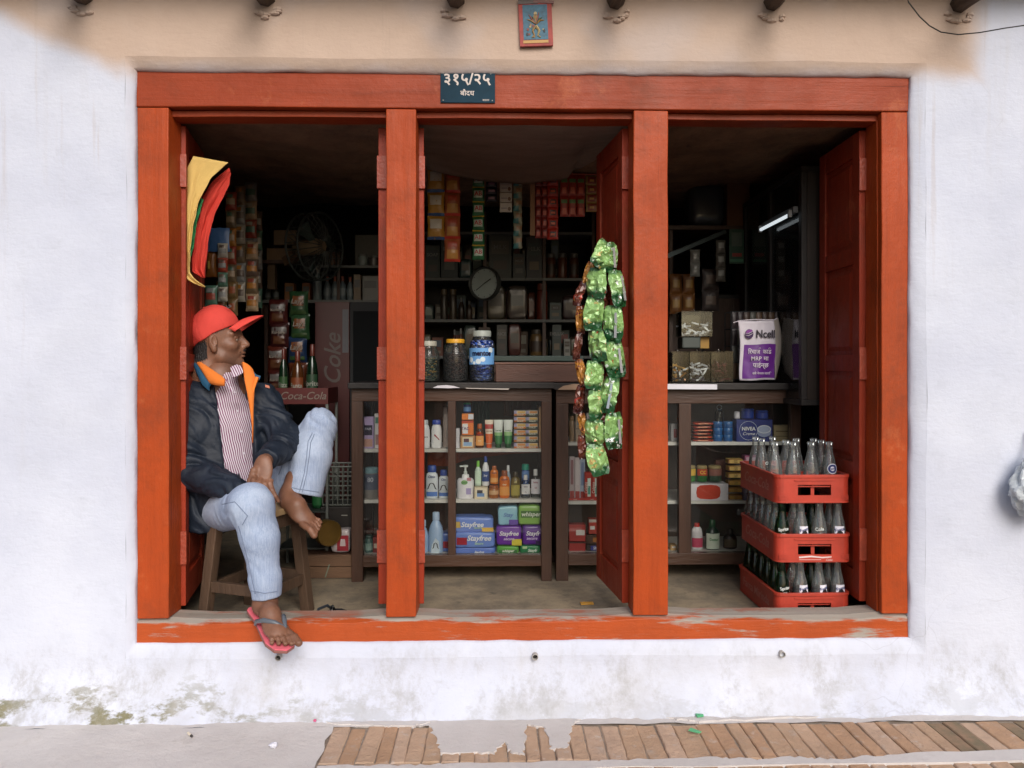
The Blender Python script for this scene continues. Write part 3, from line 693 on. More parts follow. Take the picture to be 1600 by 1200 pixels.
za = Z(680, Y) ; carton('orange and white carton in the middle of the small stack', 722, 740, 657, za + .004, Y, 'E2792F', [(.05, .52, .1, .8, 'E9E6EA'), (0, 1, .86, 1, 'C2432A')], [('TAC', .3, .3, .45, '6D4A74')])
za = Z(657, Y); carton('small orange carton on top of the stack, under the blue jar', 722, 740, 646, za + .005, Y, 'E5802E', [(.55, 1, .1, .95, 'D8DCE4')])
za = Z(646, Y); flask('small blue jar with rounded green lid on the carton stack', 724, 736, 629, za + .007, Y, '31539E', '1FA07E', 'jar', lab='6C9CD6', depth=1.0, capw=.5, lz=(.12, .55), name='jar', cat='jar')
t = flask('orange face-wash bottle beside the carton stack, top shelf', 743, 756, 662, A, Y, 'D2701F', 'B05A22', 'oval', lab='E8A55E', mat=GAMB, lz=(.1, .5), tx=[('CLEAN', .07, .5, .55, '2B2F5E'), ('clear', .07, .5, .3, 'F4E2C0')])
MB().lathe([(.001, .008), (.017, .010), (.0175, .066), (.008, .078)], 14, 1, .55).build('liquid', MC('CE6414', .3), t, smooth=True)
squeeze('cream squeeze tube with orange fruit print', 757.5, 771, 656, A, Y, 'E4D5C0', 'DE5A24', [(.02, .42, 'D8642A'), (.62, .82, 'B23A34')], [('scrub', .09, .5, .6, '7A3A2A')])
squeeze('white and leaf-green squeeze tube beside the cream tube', 771.5, 786, 656, A, Y, 'DDE3DE', '24512F', [(.0, .34, '2F7A40'), (.34, .48, '8FBF7F')], [('herbal', .08, .5, .62, '4A7A55')])
squeeze('white and leaf-green squeeze tube beside the stacked gold cartons', 786.5, 801.5, 656, A, Y, 'DDE3DE', '24512F', [(.0, .34, '2F7A40'), (.34, .5, '9AC486')], [('herbal', .08, .5, .62, '4A7A55')])
for c in range(2):
    for r in range(6):
        z0 = A + .0312 * r
        carton('small cream and orange soap carton, %s from the bottom in the %s column' % (ORD[r], ('left', 'right')[c]), 803 + 18.7 * c, 821 + 18.7 * c, Z1 and (701 - 10 * (r + 1)), A + r * (10.15 / S(Y)), Y, 'D9CDB8',
               [(0, 1, .02, .36, 'C9702A' if c == 0 or r < 1 else '3F4A42'), (0, .22, .4, 1, 'A8A0C8'), (.3, .95, .5, .9, 'DDB25E' if (r + c) % 2 else 'D98E4A')], [('GOLD', .42, .52, .19, 'F3E9D0', 1.1)], d=.07, group='stacked gold soap cartons')
MB().box(0, .012, 0, .2, 0, .2).build('board', MC('B58A5E'), T('upright_card', 'tan card standing upright at the right end of the top shelf', 'card', (X(841.5, Y), Y - .03, A)))
# cloths hanging inside the cabinet
def drape(label, pts_t, pts_b, Y, mat, name='hanging_cloth', bulge=.01):
    n = 14; At = []; Bt = []
    lerp = lambda L_, t: (lambda i, f: tuple(L_[i][k] + (L_[min(i + 1, len(L_) - 1)][k] - L_[i][k]) * f for k in (0, 1)))(min(int(t * (len(L_) - 1)), len(L_) - 1), t * (len(L_) - 1) - min(int(t * (len(L_) - 1)), len(L_) - 1))
    for i in range(n + 1):
        a = lerp(pts_t, i / n); b = lerp(pts_b, i / n); y = Y + bulge * math.sin(i * 2.1)
        At.append(P(a[0], a[1], y)); Bt.append(P(b[0], b[1], y + bulge * .5 * math.cos(i * 1.7)))
    o = MB().sheet(At, Bt, .003, 5, .004).build(name, mat, None, smooth=True); return tag(o, label, 'cloth')
drape('rust orange cloth drooping under the top shelf of the left cabinet', [(668, 705), (760, 705), (842, 705)], [(668, 727), (700, 729), (735, 716), (775, 712), (800, 709), (842, 707)], 1.0, MC('8A3F22', .85))
drape('dull teal cloth hanging behind the carton stack', [(738, 626), (764, 626)], [(735, 684), (768, 690)], 1.10, MC('33504C', .9))
drape('floral paper scrap hanging behind the gold cartons', [(787, 628), (830, 628)], [(787, 650), (806, 650), (830, 641)], 1.08, MC('6B4A3A', .8))
# --- middle shelf
flask('silver-grey canister with blue lid left of the red post', 569, 592, 730, B_, Y, '8C8682', '7FA3AE', 'jar', lab='5C6478', depth=1.0, capw=.46, lz=(.3, .8), name='canister', cat='canister', tx=[('80', .2, .5, .62, 'C9CDD8')])
def duo(label, a, b, py):
    t = flask(label, a, b, py, B_, Y, 'DFE6F2', '3554A4', 'oval', depth=.55, capw=.36, tx=[('Clinic' if b < 685 else 'Clin', .11, .5, .66, '27407A', .9)])
    w = (b - a) / S(Y); h = t and Z(py, Y, a) - B_
    for s_ in (-1, 1):
        MB().tube([(0, -w * .29, h * .47), (s_ * w * .16, -w * .285, h * .44), (s_ * w * .30, -w * .24, h * .30), (s_ * w * .42, -w * .17, h * .27)], [.0012, .0028, .0026, .0008], 6).build('print', MC('1C1A20'), t)
    curved(t, w * .502, .01, h * .2, -1.1, 1.1, MC('5C82C8'), .56)
duo('tall white and blue shampoo bottle with dark hair print', 665.5, 684.5, 727)
duo('shorter white and blue shampoo bottle with dark hair print', 685.5, 701, 734)
t = flask('white pump handwash bottle beside the middle stile', 714, 740.5, 741, B_, Y, 'E6E4EC', 'E9E9EE', 'jar', depth=.6, capw=.22, tx=[('Detol', .1, .45, .68, '3E7A4A')])
MB().lathe([(.008, .115), (.009, .118), (.009, .128), (.005, .13), (.005, .148), (.013, .150), (.013, .158), (.004, .16)], 12).build('pump', MC('DDE2DE'), t, smooth=True); MB().box(-.028, 0, -.005, .005, .150, .157).build('nozzle', MC('DDE2DE'), t, bevel=.002)
disc(t, -.004, .078, .016, .011, -.0255, MC('7FAF6B')); panel(t, .004, .028, .02, .05, -.0235, MC('A79AC8')); panel(t, .008, .028, .085, .1, -.0225, MC('C4808A'))
carton('cream carton with jar picture under the two small bottles', 741.5, 762, 760, B_, Y - .01, 'DCCDB0', [(.1, .9, .12, .85, 'E8DCC4'), (.2, .75, .2, .5, '6E92C4'), (.2, .62, .5, .76, '2F2A34')], d=.055)
zb = Z(760, Y) + .0055
flask('clear bottle with lime-green cap on the cream carton', 742, 752, 720, zb, Y, 'BFD6C4', '7CC24A', 'round', lab='CFE6CF', depth=.8, lz=(.1, .6))
flask('white nozzle bottle with navy tip on the cream carton', 753, 764.5, 713, zb, Y, 'E2E4EC', '2C4590', 'tall', lab='2F4A88', depth=1.0, lz=(.15, .5), tx=[('Joy', .1, .5, .36, 'E8ECF4')])
t = flask('squat amber jar under the small orange bottle', 763.5, 779.5, 758, B_, Y, '9A5A26', '8C4A1E', 'jar', lab='CFA77C', depth=1.0, capw=.46, name='jar', cat='jar', lz=(.3, .62))
flask('small orange bottle standing on the squat amber jar', 766, 778.5, 728, Z(758, Y) + .007, Y, 'D5761F', 'A65A28', 'oval', lab='DDA05C', lz=(.1, .35), tx=[('CLEAN', .1, .5, .62, '2B2F5E')])
t = flask('large orange face-wash bottle on the middle shelf', 780, 796.5, 735, B_, Y, 'CF6B1C', '8A4620', 'oval', lab='E39A4C', lz=(.1, .42), tx=[('CLEAN', .08, .5, .68, '2B2F5E'), ('clear', .08, .5, .5, 'F4E2C0')])
flask('white-capped bottle behind the large orange bottle', 789, 799, 727, B_, Y + .06, '9FB2C4', 'E4E6E8', 'tall', depth=.9)
flask('dark gold hair-oil bottle with figure print', 798, 812.5, 737, B_, Y, '6B5A26', '3A2F1C', 'oval', lab='A89A4A', depth=.7, lz=(.1, .5), tx=[('oil', .12, .5, .62, 'E8DC9C')])
flask('slim clear bottle with white cap and white label', 814.5, 828, 742, B_, Y, '8FA8A2', 'E2E0DE', 'waist', lab='E6E6EA', depth=.6, mat=GCLR, lz=(.16, .6), tx=[('baby', .09, .5, .5, '7A6A7A'), ('75', .07, .5, .26, '7A6A7A')])
flask('blue jar with green lid behind the slim clear bottle', 815, 827, 725, B_, Y + .07, '3E5FA4', '2F9E86', 'jar', depth=1.0, capw=.5, lab='6E92CC', lz=(.55, .78))
flask('broad clear bottle with white cap at the right end of the middle shelf', 829.5, 844, 733, B_, Y, '9AB2AC', 'E2E0DE', 'waist', lab='E2DEE4', depth=.6, mat=GCLR, lz=(.14, .66), tx=[('baby', .09, .5, .55, 'A04A5A'), ('oil', .08, .5, .36, 'A04A5A')])
# --- bottom shelf
flask('dim teal tin left of the red post, bottom shelf', 570, 583, 836, C_, Y, '4C6A66', '3E5450', 'jar', lab='8FA8A0', depth=1.0, capw=.45, name='tin', cat='tin')
carton('dark red carton beside the dim teal tin', 584, 598, 838, C_, Y + .01, '7A2A2A', [(.1, .9, .3, .6, 'C8B8A8')])
flask('pale blue fabric-softener bottle half hidden by the red post', 652, 669.5, 812, C_, Y, 'A8C4E6', 'B9D0EC', 'tall', depth=.75, capw=.28)
t = flask('tall pale blue bottle with long cap and hair print', 669.5, 693, 800, C_, Y, 'A6C2E6', 'B4CCEA', 'tall', depth=.7, capw=.24)
MB().prism([(-.022, .0), (.02, .0), (.016, .055), (0, .072), (-.018, .04)], -.0275, -.0262).build('print', MC('CFDDF0'), t)
for s_ in (-1, 1): MB().tube([(0, -.029, .05), (s_ * .007, -.029, .044), (s_ * .010, -.029, .026), (s_ * .016, -.028, .022)], [.001, .0024, .0022, .0008], 6).build('print', MC('1C1A20'), t)
softpack('blue sanitary pack lying behind the middle stile', 690, 716, 830, C_, Y + .03, '5F7CC4', [(.1, .5, .2, .55, 'A02838')])
for i, (a, b, c) in enumerate(((852, 774.5, 'bottom'), (828, 773.5, 'middle'), (805, 771, 'top'))):
    zz = C_ if i == 0 else Z((852, 828)[i - 1], Y) + .001
    softpack('long periwinkle blue soft pack, %s of the stack of three' % c, 708, b, a, zz, Y - .01 * (i == 1), '6F8CD6' if i else '5E7BCB',
             [[(.5, .9, .1, .3, '6A86D0')], [(.10, .34, .22, .66, '9C2234')], [(.72, 1.0, .04, .30, 'D8B04A'), (.06, .2, .3, .7, 'C8A858')]][i], [('Stayfree', .46, .62 if i < 2 else .48, (.34, .62, .5)[i], 'EEF2FA')] + ([('secure', .2, .62, .30, 'B8D8B0')] if i else []), d=.10)
softpack('green soft pack at the bottom, left of the dark green pack', 776, 811, 850, C_, Y, '5FA348', [(.1, .9, .1, .5, '2F6A32')], [('whisper', .5, .5, .38, 'E6F0DC')], d=.09)
softpack('dark green soft pack in the bottom right corner of the cabinet', 812, 844, 849, C_, Y, '1F7A4A', [(.12, .34, .6, .88, 'B8D8A0')], [('Stayfr', .5, .6, .4, 'E6F0E4')], d=.09)
zz = Z(850, Y) + .003
t = softpack('purple soft pack with yellow corner, left of two', 775, 814.5, 819, zz, Y - .005, '6A2F9E', [(.62, 1.0, .02, .34, 'D8C84A')], [('Stayfree', .30, .5, .62, 'F2EAF8'), ('secure', .2, .5, .36, 'D9C4EC')], d=.09)
softpack('purple soft pack at the right edge beside the yellow-cornered pack', 815.5, 845, 818, zz, Y, '5E2A92', [(.7, 1, .04, .24, '2E1A50')], [('Stayfr', .30, .55, .6, 'F2EAF8'), ('secure', .2, .5, .36, 'D9C4EC')], d=.09)
zz = Z(819, Y) + .003
softpack('pale aqua soft pack on top of the purple packs', 778, 809, 789, zz, Y, '93C4D6', [(.55, 1, .02, .3, '6A4FA8')], [('Stay', .3, .5, .55, '6C8CC0')], d=.08, tilt=.06)
softpack('lime green soft pack on top of the right purple pack', 810, 844, 787, zz, Y, '8DBA5A', [(.1, .96, .38, .72, '4E7A3A')], [('whisper', .3, .55, .55, 'E9F2DE')], d=.08)
# --- goods in the right cabinet: left of the door
A2, B2, C2 = Z2
flask('tan paper roll on the top shelf behind the foil packets', 889, 898, 650, A2, Y, '9A7C5C', '8C6E50', 'jar', depth=1.0, capw=.42, name='paper_roll', cat='roll')
carton('beige carton beside the tan roll on the top shelf', 898.5, 912, 646, A2, Y, 'A8927A', [(.2, .8, .6, .85, '5A7A8A'), (0, 1, .45, .48, '6A5240')])
carton('pale blister card standing beside the beige carton', 916, 940, 645, A2, Y + .04, 'C8C4C8', [(.2, .8, .2, .5, '8A9AB8')], d=.02)
for i, a in enumerate((889.5, 898, 906)):
    t = carton('%s toothbrush card from the left behind the foil packets' % ORD[i], a, a + 8, 713 + 2 * i, B2, Y, ('B8A8AC', 'CDBFC2', 'A7B4C8')[i], [(.25, .75, .35, .92, ('8A5A60', 'D8CED0', '7A8AB0')[i]), (.1, .9, .04, .2, 'A8342E')], d=.015)
for i, a in enumerate((913, 924.5)):
    t = carton('%s red toothpaste carton beside the toothbrush cards' % ('left', 'right')[i], a, a + 11, 737, B2, Y - .005, 'B23022', [(.4, .85, .12, .78, 'D8E4DC'), (.45, .8, .2, .5, '4A9A8A')], [], d=.03)
    text('Colgate', .022, t, MC('F0E2D8'), (-.010, -.0175, .06), rot=R(90), sx=.8)
carton('low red display tray under the toothpaste cartons', 888.5, 937, 778, B2, Y - .026, 'AE2C20', tx=[('Colgate', .5, .2, .45, 'E8C8B8'), ('Colgate', .5, .75, .45, 'E8C8B8')], d=.008)
carton('red tea carton on the bottom shelf, lower of two', 888.5, 914, 845, C2, Y, '9C2A26', [(0, 1, .85, 1, '3A1A18')])
carton('red tea carton with white sticker, upper of two', 888.5, 914, 818, Z(845, Y) + .002, Y, 'A8342E', [(.42, .95, .36, .68, 'D8D0CC')])
carton('dark chocolate-bar carton with blue and white lettering', 915, 950, 849, C2, Y, '2E1E1A', [(.2, 1, .1, .8, '3A3F9A')], [('SNICKERS', .62, .66, .45, 'F0EEF4', .9)])
carton('brown sweet carton above the chocolate-bar carton', 915, 950, 834, Z(849, Y) + .002, Y, '4A2E20', [(.3, .9, .2, .7, 'B06A2A')])
carton('red and white carton above the brown sweet carton', 919, 950, 810, Z(834, Y) + .003, Y, 'B03A2C', [(0, 1, .8, 1, 'C8BEB4'), (.06, .3, .3, .55, 'E8E4E0'), (.4, .9, .2, .5, 'E0D8D0')])
# --- goods in the right cabinet: right of the door
carton('white box corner beside the right post on the top shelf', 1047, 1060, 662, A2, Y + .02, 'D0CCCE', [(.3, .7, .2, .7, 'B05050')])
for i in range(6):
    softpack('crinkled red sachet, %s from the bottom of the flat pile' % ORD[i], 1081 + i % 2, 1113.5 - (i * 2) % 5, 691 - 5.2 * (i + 1), A2 + i * 5.2 / S(Y), Y + .004 * (i % 3 - 1), 'B8432A' if i % 2 else '9E3A2C', [(.2, .7, .3, .7, 'D8A080')], e=.45, name='flat_sachet', group='pile of flat red sachets')
for i, (a, b) in enumerate(((1113.5, 1129), (1129.5, 1145))):
    for k in range(3):
        w_ = (b - a) / 2 / S(Y); t = T('blue_tin', 'round blue cream tin, %s in the %s stack' % (('bottom', 'middle', 'top')[k], ('left', 'right')[i]), 'tin', (X((a + b) / 2, Y), Y, A2 + .032 * k), group='stacked blue cream tins')
        MB().lathe([(w_ * .9, 0), (w_ * .96, .003), (w_ * .96, .018)], 20).build('base', MC('2A5A94', .3), t, smooth=True); MB().lathe([(w_, .0185), (w_, .029), (w_ * .93, .0315), (.002, .0315)], 20).build('lid', MC('2C64A0', .3), t, smooth=True)
t = T('glass_lid_jar', 'small glass jar with domed lid on the left blue tins', 'jar', (X(1124, Y), Y, A2 + .0965)); MB().lathe([(.02, 0), (.022, .01), (.021, .04), (.015, .055), (.005, .062)], 16).build('body', GCLR, t, smooth=True)
MB().tube([(.012 * math.cos(k), 0, .068 + .012 * math.sin(k)) for k in np.linspace(0, 6.0, 12)], .0022, 6).build('ring_handle', MC('9AA4A8'), t, smooth=True)
t = carton('blue cream box with large white ring and tin picture', 1147, 1203.5, 655, A2, Y - .01, '1C2E78', d=.07)
w_, h_ = 56.5 / S(Y), Z(655, Y) - A2; y_ = -.0358
MB().tube([(-.17 * w_ + .3 * h_ * 1.35 * math.cos(k), y_, h_ * .5 + h_ * .42 * math.sin(k)) for k in np.linspace(0, 2 * math.pi, 33)[:-1]], .0009, 5, closed=True).build('print', MC('D8DEF0'), t)
disc(t, .26 * w_, h_ * .42, .034, .022, y_, MC('9AA6C8')); disc(t, .26 * w_, h_ * .56, .034, .02, y_ - .001, MC('DDE2EE')); disc(t, .26 * w_, h_ * .56, .029, .016, y_ - .002, MC('AEB9D6'))
text('NIVEA', h_ * .22, t, MC('EEF0F8'), (-.17 * w_, y_ - .002, h_ * .58), bold=.03); text('Creme', h_ * .2, t, MC('EEF0F8'), (-.17 * w_, y_ - .002, h_ * .36), shear=.35)
zz = Z(655, Y) + .002
for i, (a, b, py, c, cc) in enumerate(((1147, 1156, 643, 'E2E0E6', 'D8D4DE'), (1158, 1178, 638, '27408E', '2E4A9C'), (1180, 1200, 641, '27408E', '2E4A9C'))):
    flask(('tiny white pot beside the dark blue tubs on the cream box', 'dark blue tub standing left on the cream box', 'dark blue tub standing right on the cream box')[i], a, b, py, zz, Y, c, cc, 'jar', depth=1.0, capw=.5, name='tub', cat='tub')
carton('beige carton at the right end of the top shelf', 1206, 1241, 664, A2, Y, '9C8A68', [(.08, .92, .6, .66, '5A4A30'), (.08, .92, .3, .34, '5A4A30')])
for i, (a, b) in enumerate(((1072, 1086.5), (1088, 1105), (1106, 1127))):
    zz = Z(753.5, Y); t = flask(('green and yellow can half hidden by the cabinet stile', 'small red and green can in the middle of three', 'wide dark green can with picture label')[i], a, b, 727, zz + .003, Y, ('3F7A3A', '2E6A34', '2F4A38')[i], '9A8A60', 'jar', depth=1.0, capw=.49, name='can', cat='can', lab=('D8B040', 'B8402A', '8A5A50')[i], lz=(.38, .8), tx=[('CC', .3, .5, .58, 'E8C84A')] if i == 1 else [])
t = carton('white box with red plaque carrying the three cans', 1073, 1134, 754, B2, Y - .01, 'DAD6DC', d=.09)
w_, h_ = 61 / S(Y), Z(754, Y) - B2
pl = [(x_ * w_, z_ * h_) for x_, z_ in ((-.30, .22), (-.22, .12), (.04, .08), (.20, .12), (.28, .24), (.30, .52), (.28, .78), (.20, .9), (.04, .94), (-.22, .9), (-.30, .78), (-.32, .5))]
MB().prism(pl, -.0465, -.0455).build('print', MC('C23A1E'), t)
for i in range(6):
    carton('small yellow medicine carton, %s from the bottom of the tall stack' % ORD[i], 1136 - .4 * (i % 2), 1158.5 - .4 * (i % 2), 783 - 11.2 * (i + 1) + .6, B2 + i * (11.2 / S(Y)), Y, 'D9B566' if i > 2 else 'B5893C', [(0, 1, 0, .1, '6A4A20'), (0, 1, .9, 1, '8A4A24'), (.0, .05, 0, 1, '8A3A24')], [('TIGER', .3, .5, .66, '4A3A20'), ('BALM', .26, .5, .32, '4A3A20')], d=.05, group='stack of yellow cartons')
carton('brown carton standing behind the yellow stack', 1116, 1136, 718, Z(753.5, Y), Y + .09, '4A2418')
carton('violet carton behind the top red crate', 1161, 1185, 711, B2, Y + .04, 'A0587C', [(.1, .9, .8, .96, 'D8B8C8')])
carton('grey and violet packet beside the yellow stack', 1160, 1182, 750, B2, Y - .03, '6A6684', [(.1, .9, .4, .7, 'B8BCD0')])
flask('white and pink cleaner bottle with red cap', 1080, 1098, 817, C2, Y, 'E4E0E4', 'C83228', 'shampoo', lab='C84A6A', depth=.7, capw=.24, lz=(.1, .45))
flask('dark green antiseptic bottle with white and green label', 1102, 1124, 812, C2, Y, '12281C', '1E4A2C', 'round', lab='D8E2D2', depth=.75, capw=.22, lz=(.04, .56), tx=[('Dettol', .12, .52, .36, '2F7A3A')])
flask('dark brown bottle with dull label in the cabinet corner', 1130, 1151, 826, C2, Y + .02, '1E1612', '2A1C14', 'round', lab='5A4A36', depth=.75, capw=.22, lz=(.1, .5))
carton('tan packet on the bottom shelf beside the right post', 1046, 1056, 850, C2, Y, 'C8A06A', [(.2, .8, .5, .8, 'E6E2DC')])
# ------------------------------------------------------------------ on the counters
def bigjar(label, px0, px1, py, lid, cont, Y=.92, lidh=.13, content_top=.74, mat=GJAR, sx=1.0):
    t, w, h = put('sweet_jar', label, 'jar', px0, px1, py, CT, Y)
    r = w / 2; zl = h * (1 - lidh)
    pf = [(.01, .002), (r * .93, .004), (r, .016), (r, h * .62), (r * .97, h * .68), (r * .78, zl - .012), (r * .70, zl - .004), (r * .70, zl + .01)]
    MB().lathe(pf, 28, closed=False).build('body', mat, t, smooth=True)
    MB().lathe([(r * .70, zl), (r * .74, zl + .002), (r * .74, h - .004), (r * .70, h)], 28).build('lid', lid, t, smooth=True)
    MB().lathe([(.01, .006), (r * .90, .008), (r * .955, .018), (r * .955, h * min(.62, content_top)), (r * .9, h * content_top), (r * .5, h * content_top + .006), (.005, h * content_top + .002)], 28).build('sweets', cont, t, smooth=True)
    return t, r, h
def sweets(name, cols, scale=60):
    """loose wrapped sweets pressed against the jar: cells of several colours"""
    m = bpy.data.materials.new(name); n, N, L, b = nodes(m); b.inputs['Roughness'].default_value = .3
    tc = N.new('ShaderNodeTexCoord'); vo = N.new('ShaderNodeTexVoronoi'); vo.inputs['Scale'].default_value = scale; L.new(stretchv(N, L, tc.outputs['Object'], (1, 1, 1.7)), vo.inputs['Vector'])
    sp = N.new('ShaderNodeSeparateXYZ'); L.new(vo.outputs['Color'], sp.inputs[0]); cr = N.new('ShaderNodeValToRGB'); cr.color_ramp.interpolation = 'CONSTANT'
    e = cr.color_ramp.elements
    for i, c in enumerate(cols):
        q = e[i] if i < 2 else e.new(i / len(cols)); q.position = i / len(cols); q.color = (*hexc(c), 1)
    L.new(sp.outputs[0], cr.inputs[0]); L.new(cr.outputs[0], b.inputs['Base Color'])
    bumpn(N, L, b, mth(N, L, 'MULTIPLY', vo.outputs['Distance'], -1.0), 1.0, .03); return m
bigjar('clear sweet jar with white lid and green wrappers, beside the red post', 652, 687, 533, MC('B9B7A8'), sweets('green_gold_sweets', ['1F3A26', 'B08A3C', '20402E', '7A8A70', '18281C'], 75), content_top=.56)
bigjar('sweet jar with yellow lid and dark brown sweets', 692, 731, 530, MC('D9A02A'), sweets('brown_sweets', ['2A1510', '3A2018', '1E100C', '30181A'], 65), content_top=.66, lidh=.10)
t, r, h = bigjar('tall sweet jar of blue wrapped sweets with a light blue label', 733, 772.5, 517, MC('A7AFA8'), sweets('blue_sweets', ['2E4FB0', 'A9B8E0', '1E348A', '3F66C8', '7A90D0', '24409C'], 55), lidh=.12, content_top=.80)
curved(t, r + .0015, h * .34, h * .66, -1.25, 1.25, MC('6FA6E0', .5), n=20)
text('mentos', h * .135, t, MC('0A1038', .5), (.0, 0, h * .555), bend=r + .0035, bold=.05, sx=.95)
for a, z_, q in ((-.9, .43, .013), (-.25, .40, .013), (.1, .44, .012), (.75, .62, .014), (-.6, .37, .008)):
    def f(u, v): an = a + (q * v / r) * math.cos(6.2832 * u); return ((r + .0026) * math.sin(an), -(r + .0026) * math.cos(an), h * z_ + q * v * math.sin(6.2832 * u))
    MB().grid(f, 16, 2).build('print', MC('D9E6F4', .35), t)
# wooden cash drawer and loose papers
t = T('cash_drawer', 'low reddish-brown wooden drawer box on the counter beside the blue jar', 'drawer', (X(839, .98), .98, CT))
w_ = 132 / S(.9); hh = Z(570, .9) - CT
mb = MB(); mb.box(-w_/2, w_/2, -.09, -.075, 0, hh); mb.build('front_board', M('drawer_wood', (.085, .032, .02), .42, var=.4, vs=5, bump=.15, stretch=(.4, 3, 3)), t, bevel=.003)
for a in (-w_/2, w_/2 - .012): MB().box(a, a + .012, -.074, .1, .001, hh - .004).build('side_board', MDWD, t)
MB().box(-w_/2 + .0125, w_/2 - .0125, .085, .1, .001, hh - .004).build('back_board', MDWD, t); MB().box(-w_/2 + .0125, w_/2 - .0125, -.074, .0845, .001, .012).build('bottom_board', MDWD, t)
MB().box(-w_/2 - .006, w_/2 + .006, -.095, -.05, hh + .001, hh + .012).build('lip_board', M('drawer_lip', (.16, .07, .045), .45, var=.35, vs=6), t, bevel=.003)
def paper(label, pts, Y, mat, cat='paper', name='paper_scrap', th=.0012):
    c = [P(x, y, Y) for x, y in pts]
    o = MB().prism([(p.x, p.z) for p in c], Y - th, Y).build(name, mat, None); return tag(o, label, cat)
MPAP = MC('CFCBD2', .8)
paper('white paper scrap lapping over the counter edge under the jars', [(676, 606), (684, 602.5), (697, 601.6), (709, 603), (719, 606), (700, 606.6)], .7475, MPAP)
paper('thin torn paper strip along the counter edge right of the scrap', [(726, 606), (796, 607), (794, 609), (730, 607.2)], .7475, MC('B7AFA8', .8))
paper('tan paper flap hanging over the counter edge behind the foil packets', [(871, 609), (880, 603), (896, 600), (909, 600), (909, 609)], .744, MC('A88C74', .8))
paper('white card strip fixed along the counter edge right of the post', [(1040, 600), (1120.5, 600.5), (1120.5, 608.5), (1040, 608)], .744, MC('D5D6DE', .7))
# acrylic sweet boxes
MSW = [MC(c, .35) for c in ('C9CBD6', '9A6A2E', 'E1E2E8', '3A3446', 'B58A4A', '5A2A30')]
def abox(label, px0, px1, py0, py1, Y, cols, fill=.55, seed=0, zb=None, d=.12):
    s = S(Y); w = (px1 - px0) / s; zb = CT + .0005 if zb is None else zb; h = Z(py0, Y) - zb; t = T('sweet_box', label, 'container', (X((px0 + px1) / 2, Y), Y, zb)); q = .0025
    MB().box(-w/2, w/2, -d/2, d/2, 0, q).build('base', GBOX, t)
    for a, b, c, e in ((-w/2, w/2, -d/2, -d/2 + q), (-w/2, w/2, d/2 - q, d/2), (-w/2, -w/2 + q, -d/2 + q, d/2 - q), (w/2 - q, w/2, -d/2 + q, d/2 - q)):
        MB().box(a + .0002, b - .0002, c, e, q, h - .005).build('side', GBOX, t)
    MB().box(-w/2 - .002, w/2 + .002, -d/2 - .002, d/2 + .002, h - .005, h).build('lid', GBOX, t)
    MB().lathe([(.01, h), (.011, h + .004), (.008, h + .012)], 10).build('knob', GBOX, t, smooth=True)
    r = random.Random(seed)
    for m in cols:
        mb = MB()
        for k in range(int(34 * fill / len(cols) * w / .1) + 6):
            c = Vector((r.uniform(-w/2 + .012, w/2 - .012), r.uniform(-d/2 + .012, d/2 - .012), .008 + r.random() ** 1.3 * h * fill)); a = Vector((r.uniform(-1, 1), r.uniform(-.6, .6), r.uniform(-.5, .5))).normalized() * .010
            mb.bar(c - a, c + a, .009, .007); mb.tube([c - a * 1.7, c - a, c + a, c + a * 1.7], [.005, .002, .002, .005], 5)
        mb.build('sweets', m, t, kind='stuff')
    return t
abox('clear sweet box of gold and dark sweets right beside the post', 1046, 1072, 549, 598, .86, MSW[1:5], .5, 1)
abox('clear sweet box of silver-wrapped sweets', 1072.5, 1105, 549, 598, .86, [MSW[0], MSW[2], MSW[3]], .55, 2)
abox('brownish clear box of dark sweets beside the silver sweets', 1105.5, 1140, 549, 598, .86, [MSW[5], MC('3A1E1A')], .6, 3)
zz = Z(549, .86) + .014
t, w_, h_ = put('plastic_tub', 'grey green plastic tub between the sweet boxes', 'tub', 1062, 1091, 527, zz, .86); MB().box(-w_/2, w_/2, -.05, .05, 0, h_).build('body', MC('3C4440', .5), t, bevel=.006)
carton('mustard yellow packet standing beside the grey green tub', 1092, 1106, 527, zz, .86, '9A7426')
abox('clear box of white mints on top of the plastic tub', 1060, 1108, 487, 526, .86, [MSW[2], MSW[0]], .5, 4, zb=Z(527, .86) + .002)
# ------------------------------------------------------------------ printed carrier bag hung on a wire rack
Yb = .80
t = T('wire_rack', 'dark wire rack of sachets standing behind the printed bag', 'rack', (X(1178, .92), .92, CT + .0005))
W_, H_ = 82 / S(.92), Z(487, .92) - CT
for a in (-W_/2, W_/2):
    for y in (-.05, .05): MB().tube([(a, y, 0), (a, y, H_)], .003, 6).build('upright', MC('15181A', .4), t)
for k in range(5):
    z = .01 + (H_ - .012) * k / 4; MB().tube([(-W_/2, -.05, z), (W_/2, -.05, z), (W_/2, .05, z), (-W_/2, .05, z)], .002, 6, closed=True).build('hoop', MC('22262A', .4), t)
r_ = random.Random(5)
for k in range(4):
    for c in range(8):
        pouch('sachet', MC(r_.choice(['3A2A22', '55402E', '2A2226', '4A4A44'])), t, W_ / 8.4, H_ / 4.3, .012, ((c - 3.5) * W_ / 8.4, -.03, H_ - .004 - k * H_ / 4.2), seed=c % 3, nu=6, nv=6)
bag = T('carrier_bag', 'white and purple printed carrier bag hanging on the wire rack', 'bag', P(1188, 500, Yb))
o_ = P(1188, 500, Yb)
def bagp(px, py, dy=0.0): p = P(px, py, Yb); return (p.x - o_.x, dy, p.z - o_.z)
